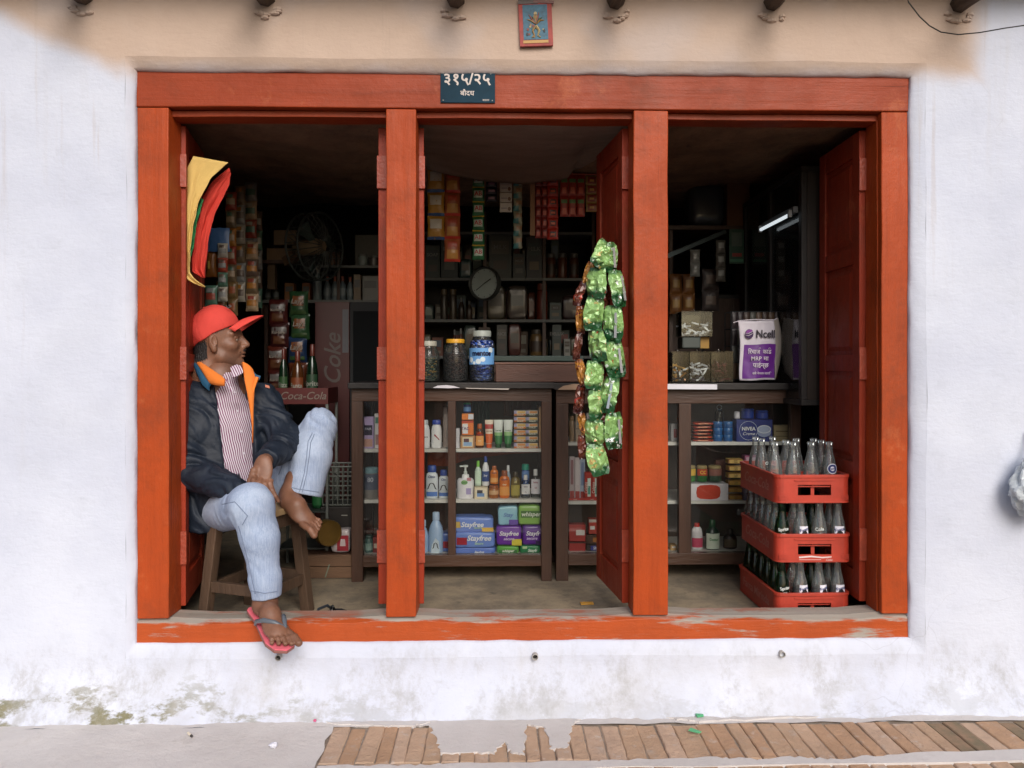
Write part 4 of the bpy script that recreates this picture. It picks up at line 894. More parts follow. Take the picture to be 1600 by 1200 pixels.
def bagface(x0t, x1t, x0b, x1b, yt, yb, k=0.0):
    def f(u, v):
        px = (x0t + (x1t - x0t) * u) * (1 - v) + (x0b + (x1b - x0b) * u) * v; py = yt + (yb - yt) * v
        uu = (px - 1153) / 60; vv = (py - 501) / 93
        return bagp(px + 1.6 * math.sin(vv * 5), py + .8 * math.sin(uu * 6), -.014 * math.sin(math.pi * min(1, max(0, uu))) * (.5 + .5 * vv) - .004 * math.sin(uu * 9 + vv * 4) * vv - k + .002 * nz3(uu * 4, vv * 4, 1, 2))
    return f
MBAG = MC('DCD6E0', .45, var=.06); MPUR = MC('6A2A8C', .4); MPUD = MC('3A1A52', .4)
o = MB().grid(bagface(1153, 1209, 1157, 1212, 501, 594), 22, 26).build('front_sheet', MBAG, bag, smooth=True); o.modifiers.new('s', 'SOLIDIFY').thickness = .0008
o = MB().grid(lambda u, v: (lambda p: (p[0], p[1] + .035 * u, p[2]))(bagp(1209 + (4 + 12 * math.sin(math.pi * (.2 + .7 * v))) * u + 2.5 * v, 500 - 4 * u + (94 - 8 * u) * v, 0)), 8, 22).build('side_gusset', MC('B9AFA6', .5), bag, smooth=True); o.modifiers.new('s', 'SOLIDIFY').thickness = .0008
MB().grid(bagface(1160.5, 1210.5, 1161, 1211.5, 538, 591, .0016), 22, 18).build('print', MPUR, bag, smooth=True)
MB().tube([bagp(1147, 504, .01), bagp(1156, 501, -.002), bagp(1180, 499.5, -.014), bagp(1209, 500, -.004), bagp(1216, 497, .02)], .0025, 6).build('hem', MBAG, bag, smooth=True)
def bt(s, size, px, py, mat, **k):
    x, y, z = bagp(px, py); f = bagface(1153, 1209, 1157, 1212, 501, 594, .004)
    y = f((px - 1155) / 55, (py - 501) / 93)[1]
    return text(s, size, bag, mat, (x, y - .0035, z), **k)
bt('Ncell', .052, 1194.5, 522.5, MC('2A2230'), bold=.02, sx=.84)
x_, _, z_ = bagp(1169, 522); y_ = -.016
MB().prism([(x_ + .020 * math.cos(a), z_ + .023 * math.sin(a)) for a in np.linspace(0, 6.28, 24)[:-1]], y_ - .0008, y_).build('print', MPUD, bag)
MB().prism([(x_ - .019, z_ - .002), (x_ - .004, z_ + .004), (x_ + .019, z_ + .012), (x_ + .010, z_ + .0215), (x_ - .012, z_ + .018)], y_ - .002, y_ - .001).build('print', MC('8A3A9C'), bag)
for dz in (-.006, .004): MB().tube([(x_ - .020, y_ - .0024, z_ + dz), (x_ - .004, y_ - .0028, z_ + dz - .002), (x_ + .021, y_ - .0024, z_ + dz + .011)], [.0006, .0017, .0008], 5).build('print', MBAG, bag)
MBT = MC('E6DCEC')
bt('\u093f\u0930\u091a\u093e\u091c  \u0915\u093e\u0921', .029, 1185, 550, MBT, bold=.012, sx=.86)
bt('MRP', .027, 1179.5, 560.5, MBT, bold=.012); bt('\u092e\u093e', .028, 1195, 560.5, MBT, bold=.012); bt('\u092a\u093e\u0908\u0928\u094d\u091b', .029, 1186, 571, MBT, bold=.012)
bt('\u0938\u092c\u0948 \u0928\u0947\u092a\u093e\u0932 \u0932\u093e\u0917\u093f', .015, 1187, 583.5, MBT, bold=.01)
for px in (1184.5, 1199.5):
    a = bagp(px, 545.5); MB().tube([(a[0] - .003, -.0195, a[2]), (a[0] - .001, -.0195, a[2] + .005), (a[0] + .004, -.0195, a[2] + .006), (a[0] + .006, -.0195, a[2] + .002)], .0012, 5).build('lettering', MBT, bag)

# ------------------------------------------------------------------ soda crates and bottles
MCR = M('red_crate_plastic', (.41, .042, .022), .45, var=.3, vs=12, bump=.06, bs=40); MCRT = M('worn_crate_print', (.50, .20, .17), .6, var=.3, vs=30)
MCRW = M('crate_white_print', (.70, .60, .58), .5)
CW, CD, CH, YR = .302, .46, .112, .172
CX0 = X(1212.5, YR)
BOT = [(.002, .004), (.028, .002), (.0325, .008), (.0330, .020), (.0310, .040), (.0295, .055), (.0285, .072), (.0245, .100), (.0180, .128), (.0145, .150), (.0135, .178), (.0152, .182), (.0152, .189), (.0130, .191)]
BM = {}
def soda(label, loc, glass, lab=None, drink=None, rz=0.0, txt=None):
    t = T('soda_bottle', label, 'bottle', loc, rz, 'empty soda bottles in the red crates')
    if glass not in BM: BM[glass] = MB().lathe([(r, z * .87) for r, z in BOT], 18, closed=False).mesh('bottle', True, 50)
    link('glass_body', BM[glass], glass, t)
    if drink:
        if drink not in BM: BM[drink] = MB().lathe([(.002, .006), (.027, .006), (.031, .012), (.0285, .045), (.027, .06), (.002, .06)], 14).mesh('drink', True)
        link('dregs', BM[drink], drink, t)
    if lab:
        rb = lambda z: np.interp(z, [.008, .02, .04, .055, .072], [.0325, .033, .031, .0295, .0285]) + .0012
        MB().grid(lambda u, v: (rb(.030 + .044 * v) * math.sin(-.62 + 1.24 * u), -rb(.030 + .044 * v) * math.cos(-.62 + 1.24 * u), .030 + .044 * v), 8, 6).build('label', lab[0], t, smooth=True)
        if lab[1] is not None:
            def f(u, v): a = (-.45 + .95 * u); zc = .044 + .012 * math.sin(u * 3.1) - .006 + (.006 + .012 * math.sin(math.pi * u)) * (v - .5); return ((.0325) * math.sin(a), -(.0325) * math.cos(a), zc)
            MB().grid(f, 10, 2).build('print', lab[1], t); text(lab[2], .018, t, lab[3], (0, 0, .060), bend=.0318, bold=.02, rot=R(14))
    if txt: text(txt, .018, t, MC('D9DEDA'), (0, 0, .062), bend=.0315, bold=.02, rot=R(8)); text('soda', .009, t, MC('B9C4BE'), (0, 0, .046), bend=.0325)
    return t
MLW = MC('DAD8E2', .5); MLB = MC('24306A', .4); MLK = MC('16181E', .4); LF = (MLW, MLK, 'Fanta', MLB); MDRG = M('cola_dregs', (.05, .012, .008), .15)
crz = [FZ + .004, FZ + .004 + .2355, FZ + .004 + .471]
def crate(i, label):
    z = crz[i]; t = T('bottle_crate', label, 'crate', (CX0, YR, z), R((.6, -.4, .3)[i]), 'stacked red bottle crates'); q = .007; H = CH
    # front and back ends with a hand opening
    for y0 in (0, CD - q):
        mb = MB(); hx0, hx1, hz0, hz1 = .088, .222, .030, .072
        mb.box(.03, hx0, y0, y0 + q, .004, H - .012).box(hx1, CW - .03, y0, y0 + q, .004, H - .012).box(hx0, hx1, y0, y0 + q, .004, hz0).box(hx0, hx1, y0, y0 + q, hz1, H - .012).box((hx0 + hx1) / 2 - .007, (hx0 + hx1) / 2 + .007, y0 + .02, y0 + .02 + q, hz0 - .01, hz1 + .01)
        mb.build('end_wall', MCR, t)
    for x0, x1 in ((0, q), (CW - q, CW)): MB().box(x0, x1, .03, CD - .03, .004, H - .012).build('side_wall', MCR, t)
    for (cx, cy, a) in ((.03, .03, 180), (CW - .03, .03, 270), (CW - .03, CD - .03, 0), (.03, CD - .03, 90)):
        MB().grid(lambda u, v: (cx + (.03 - .0005) * math.cos(R(a + 90 * u)), cy + (.03 - .0005) * math.sin(R(a + 90 * u)), .004 + (H - .016) * v), 6, 1).grid(lambda u, v: (cx + .024 * math.cos(R(a + 90 * u)), cy + .024 * math.sin(R(a + 90 * u)), .004 + (H - .016) * v), 6, 1).build('corner', MCR, t, smooth=True)
    # rims
    def rim(z0, z1, o, w):
        pts = []
        for (cx, cy, a) in ((.03, .03, 180), (CW - .03, .03, 270), (CW - .03, CD - .03, 0), (.03, CD - .03, 90)):
            for k in range(5): pts.append((cx, cy, R(a + 22.5 * k)))
        mb = MB(); n = len(pts)
        for (rr, zz) in ((.03 + o, z0), (.03 + o, z1), (.03 - w, z1), (.03 - w, z0)): mb.v += [(cx + rr * math.cos(a), cy + rr * math.sin(a), zz) for cx, cy, a in pts]
        for k in range(4):
            for j in range(n): mb.f.append((k*n+j, k*n+(j+1)%n, ((k+1)%4)*n+(j+1)%n, ((k+1)%4)*n+j))
        return mb
    rim(H - .012, H, .004, .010).build('rim', MCR, t, bevel=.001); rim(0, .0045, .002, .012).build('base_rim', MCR, t)
    mb = MB(); mb.box(.075, .235, -.0035, -.0002, H - .024, H - .019); mb.build('end_rib', MCR, t)
    for x0 in (.006, CW - .046):
        for k in range(6): MB().box(x0 + .006, x0 + .036, -.0016, -.0002, .012 + k * .005, .0145 + k * .005).build('grip_rib', MCR, t) if k < 4 else None
    MB().box(.008, CW - .008, .008, CD - .008, CH - .050, CH - .046).build('crate_floor', MCR, t)
    for k in range(1, 4): MB().box(k * CW / 4 - .002, k * CW / 4 + .002, .0075, CD - .0075, H - .0455, H - .018).build('divider', MCR, t)
    for k in range(1, 6):
        for j in range(4): MB().box(j * CW / 4 + (.0025 if j else .0075), (j + 1) * CW / 4 - (.0025 if j < 3 else .0075), k * CD / 6 - .002, k * CD / 6 + .002, H - .0455, H - .018).build('divider', MCR, t)
    side = ['Fanta Mirinda', 'Coca-Cola', 'Coca-Cola'][i]
    text(side, .060 if i else .05, t, MCRT, (-.0012, CD / 2, CH * .5), face='-x', shear=.3 if i else 0, bold=.01, sx=1.15)
    if i == 1:
        MB().prism([(.092, .016), (.14, .020), (.185, .016), (.222, .019), (.222, .023), (.185, .021), (.14, .026), (.092, .022)], -.0012, -.0002).build('print', MCRW, t)
        text('Coke', .012, t, MCRW, (.212, -.0012, .009), shear=.3)
        MB().box(.092, .18, -.0012, -.0002, .0095, .0108).build('print', MCRW, t)
    return t
for i, l in enumerate(('bottom red bottle crate standing on the floor beside the open door', 'middle red bottle crate with white wave print on its end', 'top red bottle crate with loose clear bottles standing in it')): crate(i, l)
def cell(i, c, r): a = R((.6, -.4, .3)[i]); x, y = (c + .5) * CW / 4, (r + .5) * CD / 6; return (CX0 + x * math.cos(a) - y * math.sin(a), YR + x * math.sin(a) + y * math.cos(a), crz[i] + CH - .0455)
names = ('bottom', 'middle', 'top')
spec = {0: {0: (GGRN, None, None, 'Sprite'), 1: (GSODA, LF, MDRG, None), 2: (GSODA, LF, MDRG, None), 3: (GSODA, LF, MDRG, None)},
        1: {0: (GGRN, None, None, 'Sprite'), 1: (GSODA, LF, None, None), 2: (GSODA, None, None, 'Cola'), 3: (GSODA, LF, None, None)}}
for i in (0, 1):
    for c in range(4):
        g, lb, dr, tx = spec[i][c]
        soda('%s soda bottle, %s from the left in the front row of the %s crate' % ('green' if g is GGRN else 'clear', ORD[c], names[i]), cell(i, c, 0), g, lb, dr, R((6, 10, 22, 4)[c] if i == 0 else (-8, 8, -20, -10)[c]), tx)
    for r in range(1, 6):
        soda('%s soda bottle, %s from the front along the left side of the %s crate' % ('green' if i == 0 else 'clear', ORD[r], names[i]), cell(i, 0, r), GGRN if i == 0 else GSODA, rz=r)
    for c in (1, 2, 3):
        soda('%s soda bottle, %s from the left in the second row of the %s crate' % ('green' if c == 2 else 'clear', ORD[c], names[i]), cell(i, c, 1), GGRN if c == 2 else GSODA, rz=c)
tops = [(0, 1), (0, 3), (0, 4), (1, 1), (1, 2), (1, 4), (2, 1), (2, 3), (3, 2), (3, 3)]
for k, (c, r) in enumerate(tops):
    soda('clear empty bottle in the top crate, column %s from left, row %s from front' % (ORD[c], ORD[r]), cell(2, c, r), GSODA, None, None, k * .7, 'Cola' if k in (3, 6, 1) else None)
b = soda('clear bottle with round blue label at the right of the top crate', cell(2, 3, 1), GSODA)
def f(u, v): a = .02 + .021 / .0328 * v * math.cos(6.2832 * u); return (.0328 * math.sin(a), -.0328 * math.cos(a), .058 + .021 * v * math.sin(6.2832 * u))
MB().grid(f, 18, 2).build('label', MLW, b)
MB().grid(lambda u, v: (lambda p: (p[0] * 1.02, p[1] * 1.02, p[2]))(f(u, .45 + .4 * v)), 18, 1).build('print', MLB, b); text('Fanta', .014, b, MLB, (.001, 0, .059), bend=.0345, rot=R(10), bold=.02)

# ------------------------------------------------------------------ foil garlands on the open door
def foil(name, c, dk, spots, rough=.2, seed=0.0):
    """printed foil film: plain colour, deeper ends, loose printed pictures, hard creases"""
    m = bpy.data.materials.new(name); n, N, L, b = nodes(m); tc = N.new('ShaderNodeTexCoord'); oi = N.new('ShaderNodeObjectInfo')
    ad = N.new('ShaderNodeVectorMath'); ad.operation = 'ADD'; L.new(tc.outputs['Object'], ad.inputs[0]); sv = N.new('ShaderNodeVectorMath'); sv.operation = 'SCALE'; sv.inputs[0].default_value = (3, 9, 5); L.new(oi.outputs['Random'], sv.inputs['Scale']); L.new(sv.outputs[0], ad.inputs[1]); v = ad.outputs[0]
    sp = N.new('ShaderNodeSeparateXYZ'); L.new(tc.outputs['Object'], sp.inputs[0]); z = sp.outputs[2]
    wob = mth(N, L, 'MULTIPLY', mth(N, L, 'SUBTRACT', noise_n(N, L, v, 30, 3), .5), .05); zz = mth(N, L, 'ADD', z, wob)
    col = mixc(N, L, ramp(N, L, zz, -.075, -.10), c, dk); col = mixc(N, L, ramp(N, L, zz, -.018, -.006, 0, .8), col, dk)
    for k, (sc_, lo_, cc) in enumerate(spots):
        col = mixc(N, L, ramp(N, L, noise_n(N, L, stretchv(N, L, v, (1 + k, 1.7, 1.3)), sc_, 3, .6), lo_, lo_ + .03), col, cc)
    L.new(col, b.inputs['Base Color']); b.inputs['Metallic'].default_value = .12; b.inputs['Roughness'].default_value = rough; b.inputs['Coat Weight'].default_value = .5; b.inputs['Coat Roughness'].default_value = .12
    vo = N.new('ShaderNodeTexVoronoi'); vo.inputs['Scale'].default_value = 34; L.new(v, vo.inputs['Vector'])
    bumpn(N, L, b, mth(N, L, 'ADD', vo.outputs['Distance'], mth(N, L, 'MULTIPLY', noise_n(N, L, v, 60, 3), .4)), .55, .02); return m
GS = [(22, .60, hexc('B8A060')), (34, .65, hexc('A03A22')), (28, .66, hexc('D6DCCC'))]
MGF = foil('green_foil', (.25, .43, .14), (.014, .085, .028), GS, .28); MGF2 = foil('green_foil_back', (.23, .41, .13), (.014, .085, .028), [(24, .61, (.75, .78, .75)), (36, .68, hexc('A8321E'))], .2)
MOF = foil('orange_foil', (.44, .19, .03), (.14, .03, .02), [(30, .60, hexc('6A2A14')), (40, .66, hexc('D8B060'))]); MBF = foil('brown_foil', (.13, .035, .02), (.05, .012, .01), [(30, .62, hexc('A8321E')), (40, .68, hexc('B8862A'))])
def crumple(w, h, d, seed, side):
    """hard-creased face of a packet: coarse facets round a flattened pillow"""
    r = random.Random(seed * 31 + (5 if side < 0 else 9)); J = {}
    def f(u, v):
        e = 0 < u < 1 and 0 < v < 1; key = (round(u, 3), round(v, 3))
        if key not in J: J[key] = (r.uniform(-1, 1), r.uniform(-1, 1), r.uniform(-1, 1))
        a, b_, c = J[key]; uu = u + (a * .055 if e else 0); vv = v + (b_ * .05 if e else 0)
        b = max(0, 1 - abs(2 * uu - 1) ** 2.2) ** .7 * max(0, 1 - abs(2 * vv - 1) ** 2.0) ** .8
        pin = .76 + .26 * math.sin(math.pi * v) ** .7 + (.05 * a if not e and 0 < v < 1 else 0)
        return ((uu - .5) * w * pin + .03 * w * math.sin(v * 6 + seed), side * d / 2 * b * (.80 + .60 * c) + .004 * (0 if e else c), -h + h * vv + .03 * h * math.sin(uu * 5 + seed) * (vv - .5))
    return f
CRM = {}
def garland(label, pts, Y, mat, w, d, alt=None, seed=0, look=0):
    o = P(pts[0][0], pts[0][1], Y); t = T('foil_packet_garland', label, 'packet string', o, group='strings of foil packets on the open door')
    for i in range(len(pts) - 1):
        a = P(pts[i][0], pts[i][1], Y) - o; b = P(pts[i+1][0], pts[i+1][1], Y) - o; h = (b - a).length * 1.04; k = (seed + i) % 12
        mb = MB(); mb.grid(crumple(w, h, d, k, -1), 6, 8); mb.grid(crumple(w, h, d, k, 1), 6, 8); mb.f = [t_ for q_ in mb.f for t_ in (((q_[0], q_[1], q_[2]), (q_[0], q_[2], q_[3])) if (q_[0] + k) % 2 else ((q_[0], q_[1], q_[3]), (q_[1], q_[2], q_[3])))]
        q = link('packet', mb.mesh('packet', True, 9), alt if alt and i % 2 else mat, t, loc=a + Vector((0, .006 * math.sin(i * 2.1), 0))); q.rotation_euler = ((.10, -.14, .05)[i % 3], math.atan2(-(b.x - a.x), -(b.z - a.z)) + (.14, -.10, .05, -.16)[(i + seed) % 4], (.65, -.5, .2, -.75, .45)[(i + seed) % 5])
        if look == 2: MB().hexa([(.012, -d * .50, -h * .85), (.022, -d * .50, -h * .85), (.022, -d * .40, -h * .85), (.012, -d * .40, -h * .85)], [(.010, -d * .52, -h * .18), (.019, -d * .52, -h * .18), (.019, -d * .42, -h * .18), (.010, -d * .42, -h * .18)]).build('back_seam', MC('D6D8DA', .18, metal=.6), q)
    return t
garland('left string of green foil snack packets looped over the door', [(949, 379), (934, 418), (929, 466), (929, 515), (929, 564), (930, 608), (930, 655), (929, 694), (929, 742)], .06, MGF, .080, .036, seed=0, look=1)
garland('right string of green foil snack packets looped over the door', [(950, 379), (961, 422), (959, 478), (958, 534), (957, 590), (957, 645), (957, 700)], .055, MGF2, .080, .034, seed=4, look=2)
garland('orange and brown foil packet string left of the green strings', [(925, 410), (912, 440), (906, 478), (905, 520), (904, 562), (909, 602), (908, 645), (909, 680), (910, 716)], .10, MOF, .040, .026, alt=MBF, seed=7, look=3)
garland('dark red foil packet string half hidden between the green strings', [(944, 400), (944, 445), (943, 492), (944, 540), (943, 588), (943, 636), (943, 680)], .10, MBF, .06, .03, seed=9)
# ------------------------------------------------------------------ sachet strips hung across the middle bay
YS = 1.0
MST = lambda c, r=.35: MC(c, r)
tag(MB().tube([P(655, 263, YS), P(780, 268, YS + .005), P(905, 272, YS), P(940, 273, YS)], .004, 6).build('hanging_wire', MIRON, None), 'thin dark wire the sachet strips hang from', 'wire')
def S2(*a, **k): return strip(*a, **k)
YEL, BLU, WHP = MST('A87A2A'), MST('2A4A78'), MST('B4AC9C')
S2('strip of three yellow snack pouches with white tops, nearest the post', 667.5, 695, 263, 374, 3, YS - .03, YEL, [(.15, .85, .45, .85, WHP), (0, 1, 0, .12, BLU)], d=.035, seed=1)
S2('strip of four reddish snack pouches beside the yellow pouches', 694, 719.5, 265, 408, 4, YS - .02, MST('9A5230'), [(.15, .85, .12, .5, MST('B4803A')), (0, 1, 0, .1, MST('B02E20')), (.2, .8, .62, .85, MST('A8452E'))], d=.035, seed=2)
S2('long strip of six green sachets with red and white lettering', 738, 757, 269, 405, 6, YS, MST('1E5A34'), [(.12, .88, .25, .72, MST('A8B8A8')), (0, 1, .9, 1, MST('B8963A'))], seed=3, tx=('AB', .42, MST('A82A2A'), .52))
S2('short dark sachet strip with pale squiggle print', 759, 777, 270, 315, 4, YS + .01, MST('1E1C24'), [(.2, .8, .3, .6, MST('7A5A6A'))], seed=4)
t = T('card_strip', 'strip of four white cards with a brown round print', 'card strip', P(790.5, 270, YS)); h_ = 15.6 / S(YS); w_ = 19 / S(YS)
for k in range(4):
    c = MB().box(-w_/2, w_/2, -.002, .002, -(k + 1) * h_ + .003, -k * h_).build('card', MST('A8A29A'), t, bevel=.001); disc(c, w_ * .28, -(k + .62) * h_, .008, .010, -.0025, MST('5A3A2A')); panel(c, -w_ * .4, w_ * .1, -(k + .6) * h_, -(k + .5) * h_, -.0025, MST('7A7478'))
S2('narrow strip of teal and tan sachets beside the white cards', 802, 816, 271, 388, 6, YS, MST('7A7A66'), [(.0, .6, .0, .4, MST('2F6A6A')), (.3, 1, .5, .8, MST('8A6A4A'))], seed=5, d=.012)
S2('plain beige paper band hanging beside the red sachets', 828, 836, 273, 366, 1, YS, MST('8A6A50', .8), d=.006)
S2('sheet of dark red sachets in two columns', 836, 856, 274, 372, 6, YS + .01, MST('6A1A16'), [(.2, .8, .2, .6, MST('A03A24'))], cols=2, seed=1, d=.012)
S2('strip of six bright red sachets with dark oval print', 855, 872.5, 273, 374, 6, YS, MST('9A2618'), [(.25, .8, .25, .7, MST('3A1A1A')), (.3, .7, .35, .55, MST('C0502A'))], seed=2, d=.014)
S2('three-column sheet of red sachets with green diagonal flashes', 875, 914, 273, 338, 2, YS, MST('8A2418'), [(.1, .9, .62, .8, MST('5A7A4A')), (.25, .75, .1, .4, MST('B04A30'))], cols=3, seed=3, d=.012)
S2('strip of four gold-edged sachets beside the open door', 915, 934, 275, 331, 4, YS, MST('8A6A2E'), [(.14, .86, .14, .86, MST('7A2A1C')), (.3, .7, .35, .6, MST('B88A4A'))], seed=4, d=.010)

# ------------------------------------------------------------------ wall clock
t = T('wall_clock', 'round grey-faced wall clock hanging before the back shelves', 'clock', P(757, 443, 1.55), R(-28)); r_ = 26.5 / S(1.55)
mb = MB().lathe([(r_ * .86, .0), (r_ * .88, .012), (r_ * .95, .020), (r_, .012), (r_, -.02), (.002, -.02)], 32, closed=False); mb.v = [(x, -z, y) for x, y, z in mb.v]; mb.build('rim', MC('4A4C4A', .3, metal=.4), t, smooth=True)
mb = MB().lathe([(.002, .0015), (r_ * .875, .0015), (r_ * .875, -.002)], 32, closed=False); mb.v = [(x, -z, y) for x, y, z in mb.v]; mb.build('dial', MC('9AA49E', .5), t)
for a, l_, w_ in ((R(60), .5, .005), (R(-125), .66, .004)): MB().bar((0, -.004, 0), (r_ * l_ * math.sin(a), -.004, r_ * l_ * math.cos(a)), w_, .002, (0, 1, 0)).build('hand', MC('15171A'), t)
for k in range(12): a = R(30 * k); MB().bar((r_ * .74 * math.sin(a), -.003, r_ * .74 * math.cos(a)), (r_ * .82 * math.sin(a), -.003, r_ * .82 * math.cos(a)), .003, .001, (0, 1, 0)).build('hour_mark', MC('2A2C2E'), t)

# ------------------------------------------------------------------ back shelves in the middle bay
YB = 1.86; GRY = M('grey_shelf', (.12, .125, .12), .6, var=.25)
t = T('back_shelf', 'tall dark shelf unit against the back wall behind the counter', 'shelf', (X(790, YB), YB, FZ)); ox = X(790, YB)
BZ = {py: Z(py, YB) for py in (434, 499, 556)}
for py, a, b in ((434, 640, 925), (499, 640, 925), (556, 640, 925), (362, 640, 925)):
    z = Z(py, YB); MB().box(X(a, YB) - ox, X(b, YB) - ox, 0, .34, z - FZ - .018, z - FZ).build('shelf_board', GRY, t, bevel=.002)
for px in (640, 755, 848, 925): MB().box(X(px, YB) - ox, X(px, YB) - ox + .02, .012, .35, 0, Z(330, YB) - FZ).build('upright', MDWD, t)
MB().box(X(640, YB) - ox, X(925, YB) - ox, .35, .36, 0, Z(330, YB) - FZ).build('back_panel', MIN, t)
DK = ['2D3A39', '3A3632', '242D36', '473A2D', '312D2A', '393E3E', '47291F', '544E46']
def dim_row(rowname, zb, Y, items, rs):
    r = random.Random(rs)
    for i, (kind, a, b, py, col, *rest) in enumerate(items):
        wh = '%s from the left on the %s' % (ORD[i], rowname)
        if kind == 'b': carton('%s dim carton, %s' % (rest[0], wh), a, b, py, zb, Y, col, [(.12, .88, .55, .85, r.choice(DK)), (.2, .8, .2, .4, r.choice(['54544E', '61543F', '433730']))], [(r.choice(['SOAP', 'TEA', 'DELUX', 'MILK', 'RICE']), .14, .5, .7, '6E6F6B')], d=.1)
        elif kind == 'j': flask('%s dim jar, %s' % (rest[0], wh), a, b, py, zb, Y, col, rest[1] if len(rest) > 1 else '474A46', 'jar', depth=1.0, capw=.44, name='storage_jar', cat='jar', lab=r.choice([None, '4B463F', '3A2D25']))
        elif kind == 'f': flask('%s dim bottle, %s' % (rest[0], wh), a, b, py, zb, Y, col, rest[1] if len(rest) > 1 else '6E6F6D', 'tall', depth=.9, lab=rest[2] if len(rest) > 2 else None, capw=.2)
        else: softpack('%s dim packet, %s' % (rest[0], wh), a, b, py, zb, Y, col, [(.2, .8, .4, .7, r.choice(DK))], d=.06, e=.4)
YI = YB + .07
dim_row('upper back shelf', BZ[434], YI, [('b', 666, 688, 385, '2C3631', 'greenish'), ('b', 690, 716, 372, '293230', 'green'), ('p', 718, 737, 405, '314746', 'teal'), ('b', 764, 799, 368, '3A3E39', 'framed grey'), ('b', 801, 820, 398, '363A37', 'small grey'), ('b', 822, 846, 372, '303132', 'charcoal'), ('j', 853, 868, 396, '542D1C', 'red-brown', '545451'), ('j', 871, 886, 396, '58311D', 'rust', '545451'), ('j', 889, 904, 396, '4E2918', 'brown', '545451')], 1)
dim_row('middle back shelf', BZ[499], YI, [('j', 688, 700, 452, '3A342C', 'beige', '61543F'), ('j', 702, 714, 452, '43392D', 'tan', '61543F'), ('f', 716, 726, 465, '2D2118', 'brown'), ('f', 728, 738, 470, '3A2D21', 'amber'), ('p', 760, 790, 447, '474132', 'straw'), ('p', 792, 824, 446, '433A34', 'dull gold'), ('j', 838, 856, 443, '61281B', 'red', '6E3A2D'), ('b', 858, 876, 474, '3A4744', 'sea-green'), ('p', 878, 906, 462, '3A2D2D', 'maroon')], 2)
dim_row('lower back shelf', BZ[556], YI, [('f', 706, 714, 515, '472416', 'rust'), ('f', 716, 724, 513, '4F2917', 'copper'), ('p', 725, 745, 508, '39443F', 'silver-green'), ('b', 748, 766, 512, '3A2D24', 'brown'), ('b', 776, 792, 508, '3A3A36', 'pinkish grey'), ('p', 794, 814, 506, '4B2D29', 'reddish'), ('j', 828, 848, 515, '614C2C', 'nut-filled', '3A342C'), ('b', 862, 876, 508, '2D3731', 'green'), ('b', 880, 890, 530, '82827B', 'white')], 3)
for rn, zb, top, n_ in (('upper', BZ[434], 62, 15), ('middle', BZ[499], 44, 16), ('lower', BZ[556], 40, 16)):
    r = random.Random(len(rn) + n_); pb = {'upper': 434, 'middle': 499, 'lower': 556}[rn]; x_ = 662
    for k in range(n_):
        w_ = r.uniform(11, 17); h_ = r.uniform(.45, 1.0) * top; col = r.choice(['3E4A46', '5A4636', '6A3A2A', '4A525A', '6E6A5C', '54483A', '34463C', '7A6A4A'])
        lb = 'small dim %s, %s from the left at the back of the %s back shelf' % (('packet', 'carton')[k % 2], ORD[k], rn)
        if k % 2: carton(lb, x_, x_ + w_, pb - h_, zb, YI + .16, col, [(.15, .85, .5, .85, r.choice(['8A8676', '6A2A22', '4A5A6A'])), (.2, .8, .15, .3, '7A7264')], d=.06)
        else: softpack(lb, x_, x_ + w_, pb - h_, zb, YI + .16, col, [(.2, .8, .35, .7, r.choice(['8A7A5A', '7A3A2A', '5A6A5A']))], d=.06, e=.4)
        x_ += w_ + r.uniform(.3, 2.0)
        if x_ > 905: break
t = T('back_table', 'narrow teal-grey table behind the counter drawer', 'table', (X(835, 1.35), 1.35, FZ)); w_ = 150 / S(1.3); zt = Z(556, 1.3) - FZ
MB().box(-w_/2, w_/2, -.1, .2, zt - .03, zt).build('table_top', MC('3A4C48', .35), t, bevel=.004); MB().box(-w_/2 + .01, w_/2 - .01, -.085, -.07, zt - .09, zt - .031).build('apron', MDWX, t)
for a in (-w_/2 + .01, w_/2 - .05):
    for y in (-.068, .15): MB().box(a, a + .04, y, y + .04, 0, zt - .031).build('leg', MDWD, t)

# ------------------------------------------------------------------ right bay: glazed wall cabinet, added reflection strip, boxes
XR, Y0, Y1_ = 1.372, .56, 1.38
ZW0, ZW1 = CT - .10, 2.17
t = T('wall_cabinet', 'dark glazed cabinet along the right-hand inner wall', 'cabinet', (XR, (Y0 + Y1_) / 2, ZW0)); hy = (Y1_ - Y0) / 2; H_ = ZW1 - ZW0
MBW = M('cabinet_brown', (.022, .014, .010), .5, var=.35, vs=5)
MB().box(.235, .245, -hy, hy, 0, H_).build('back_panel', MBW, t)
for y in (-hy, -.012, hy - .035): MB().box(0, .025, y, y + .035, .026, H_ - .026).build('door_stile', MBLK, t, bevel=.002)
for z in (0, H_ - .025): MB().box(0, .235, -hy, hy, z, z + .025).build('rail', MBLK, t, bevel=.002)
for y in (-hy, hy - .015): MB().box(.0255, .234, y, y + .015, .026, H_ - .026).build('side_panel', MBW, t)
LV = [.026, .25, .48, .71, .93]
for z in LV[1:]: MB().box(.03, .234, -hy + .016, hy - .016, z - .014, z).build('shelf_board', MBW, t)
for a, b in ((-hy + .036, -.013), (.024, hy - .036)): MB().box(.010, .013, a, b, .027, H_ - .027).build('glass_pane', GLASS('wall_cabinet_pane', (.8, .82, .8), .03, 1.45, haze=.012), t)
r_ = random.Random(3); NM = ['bottom', 'second', 'third', 'fourth', 'top']
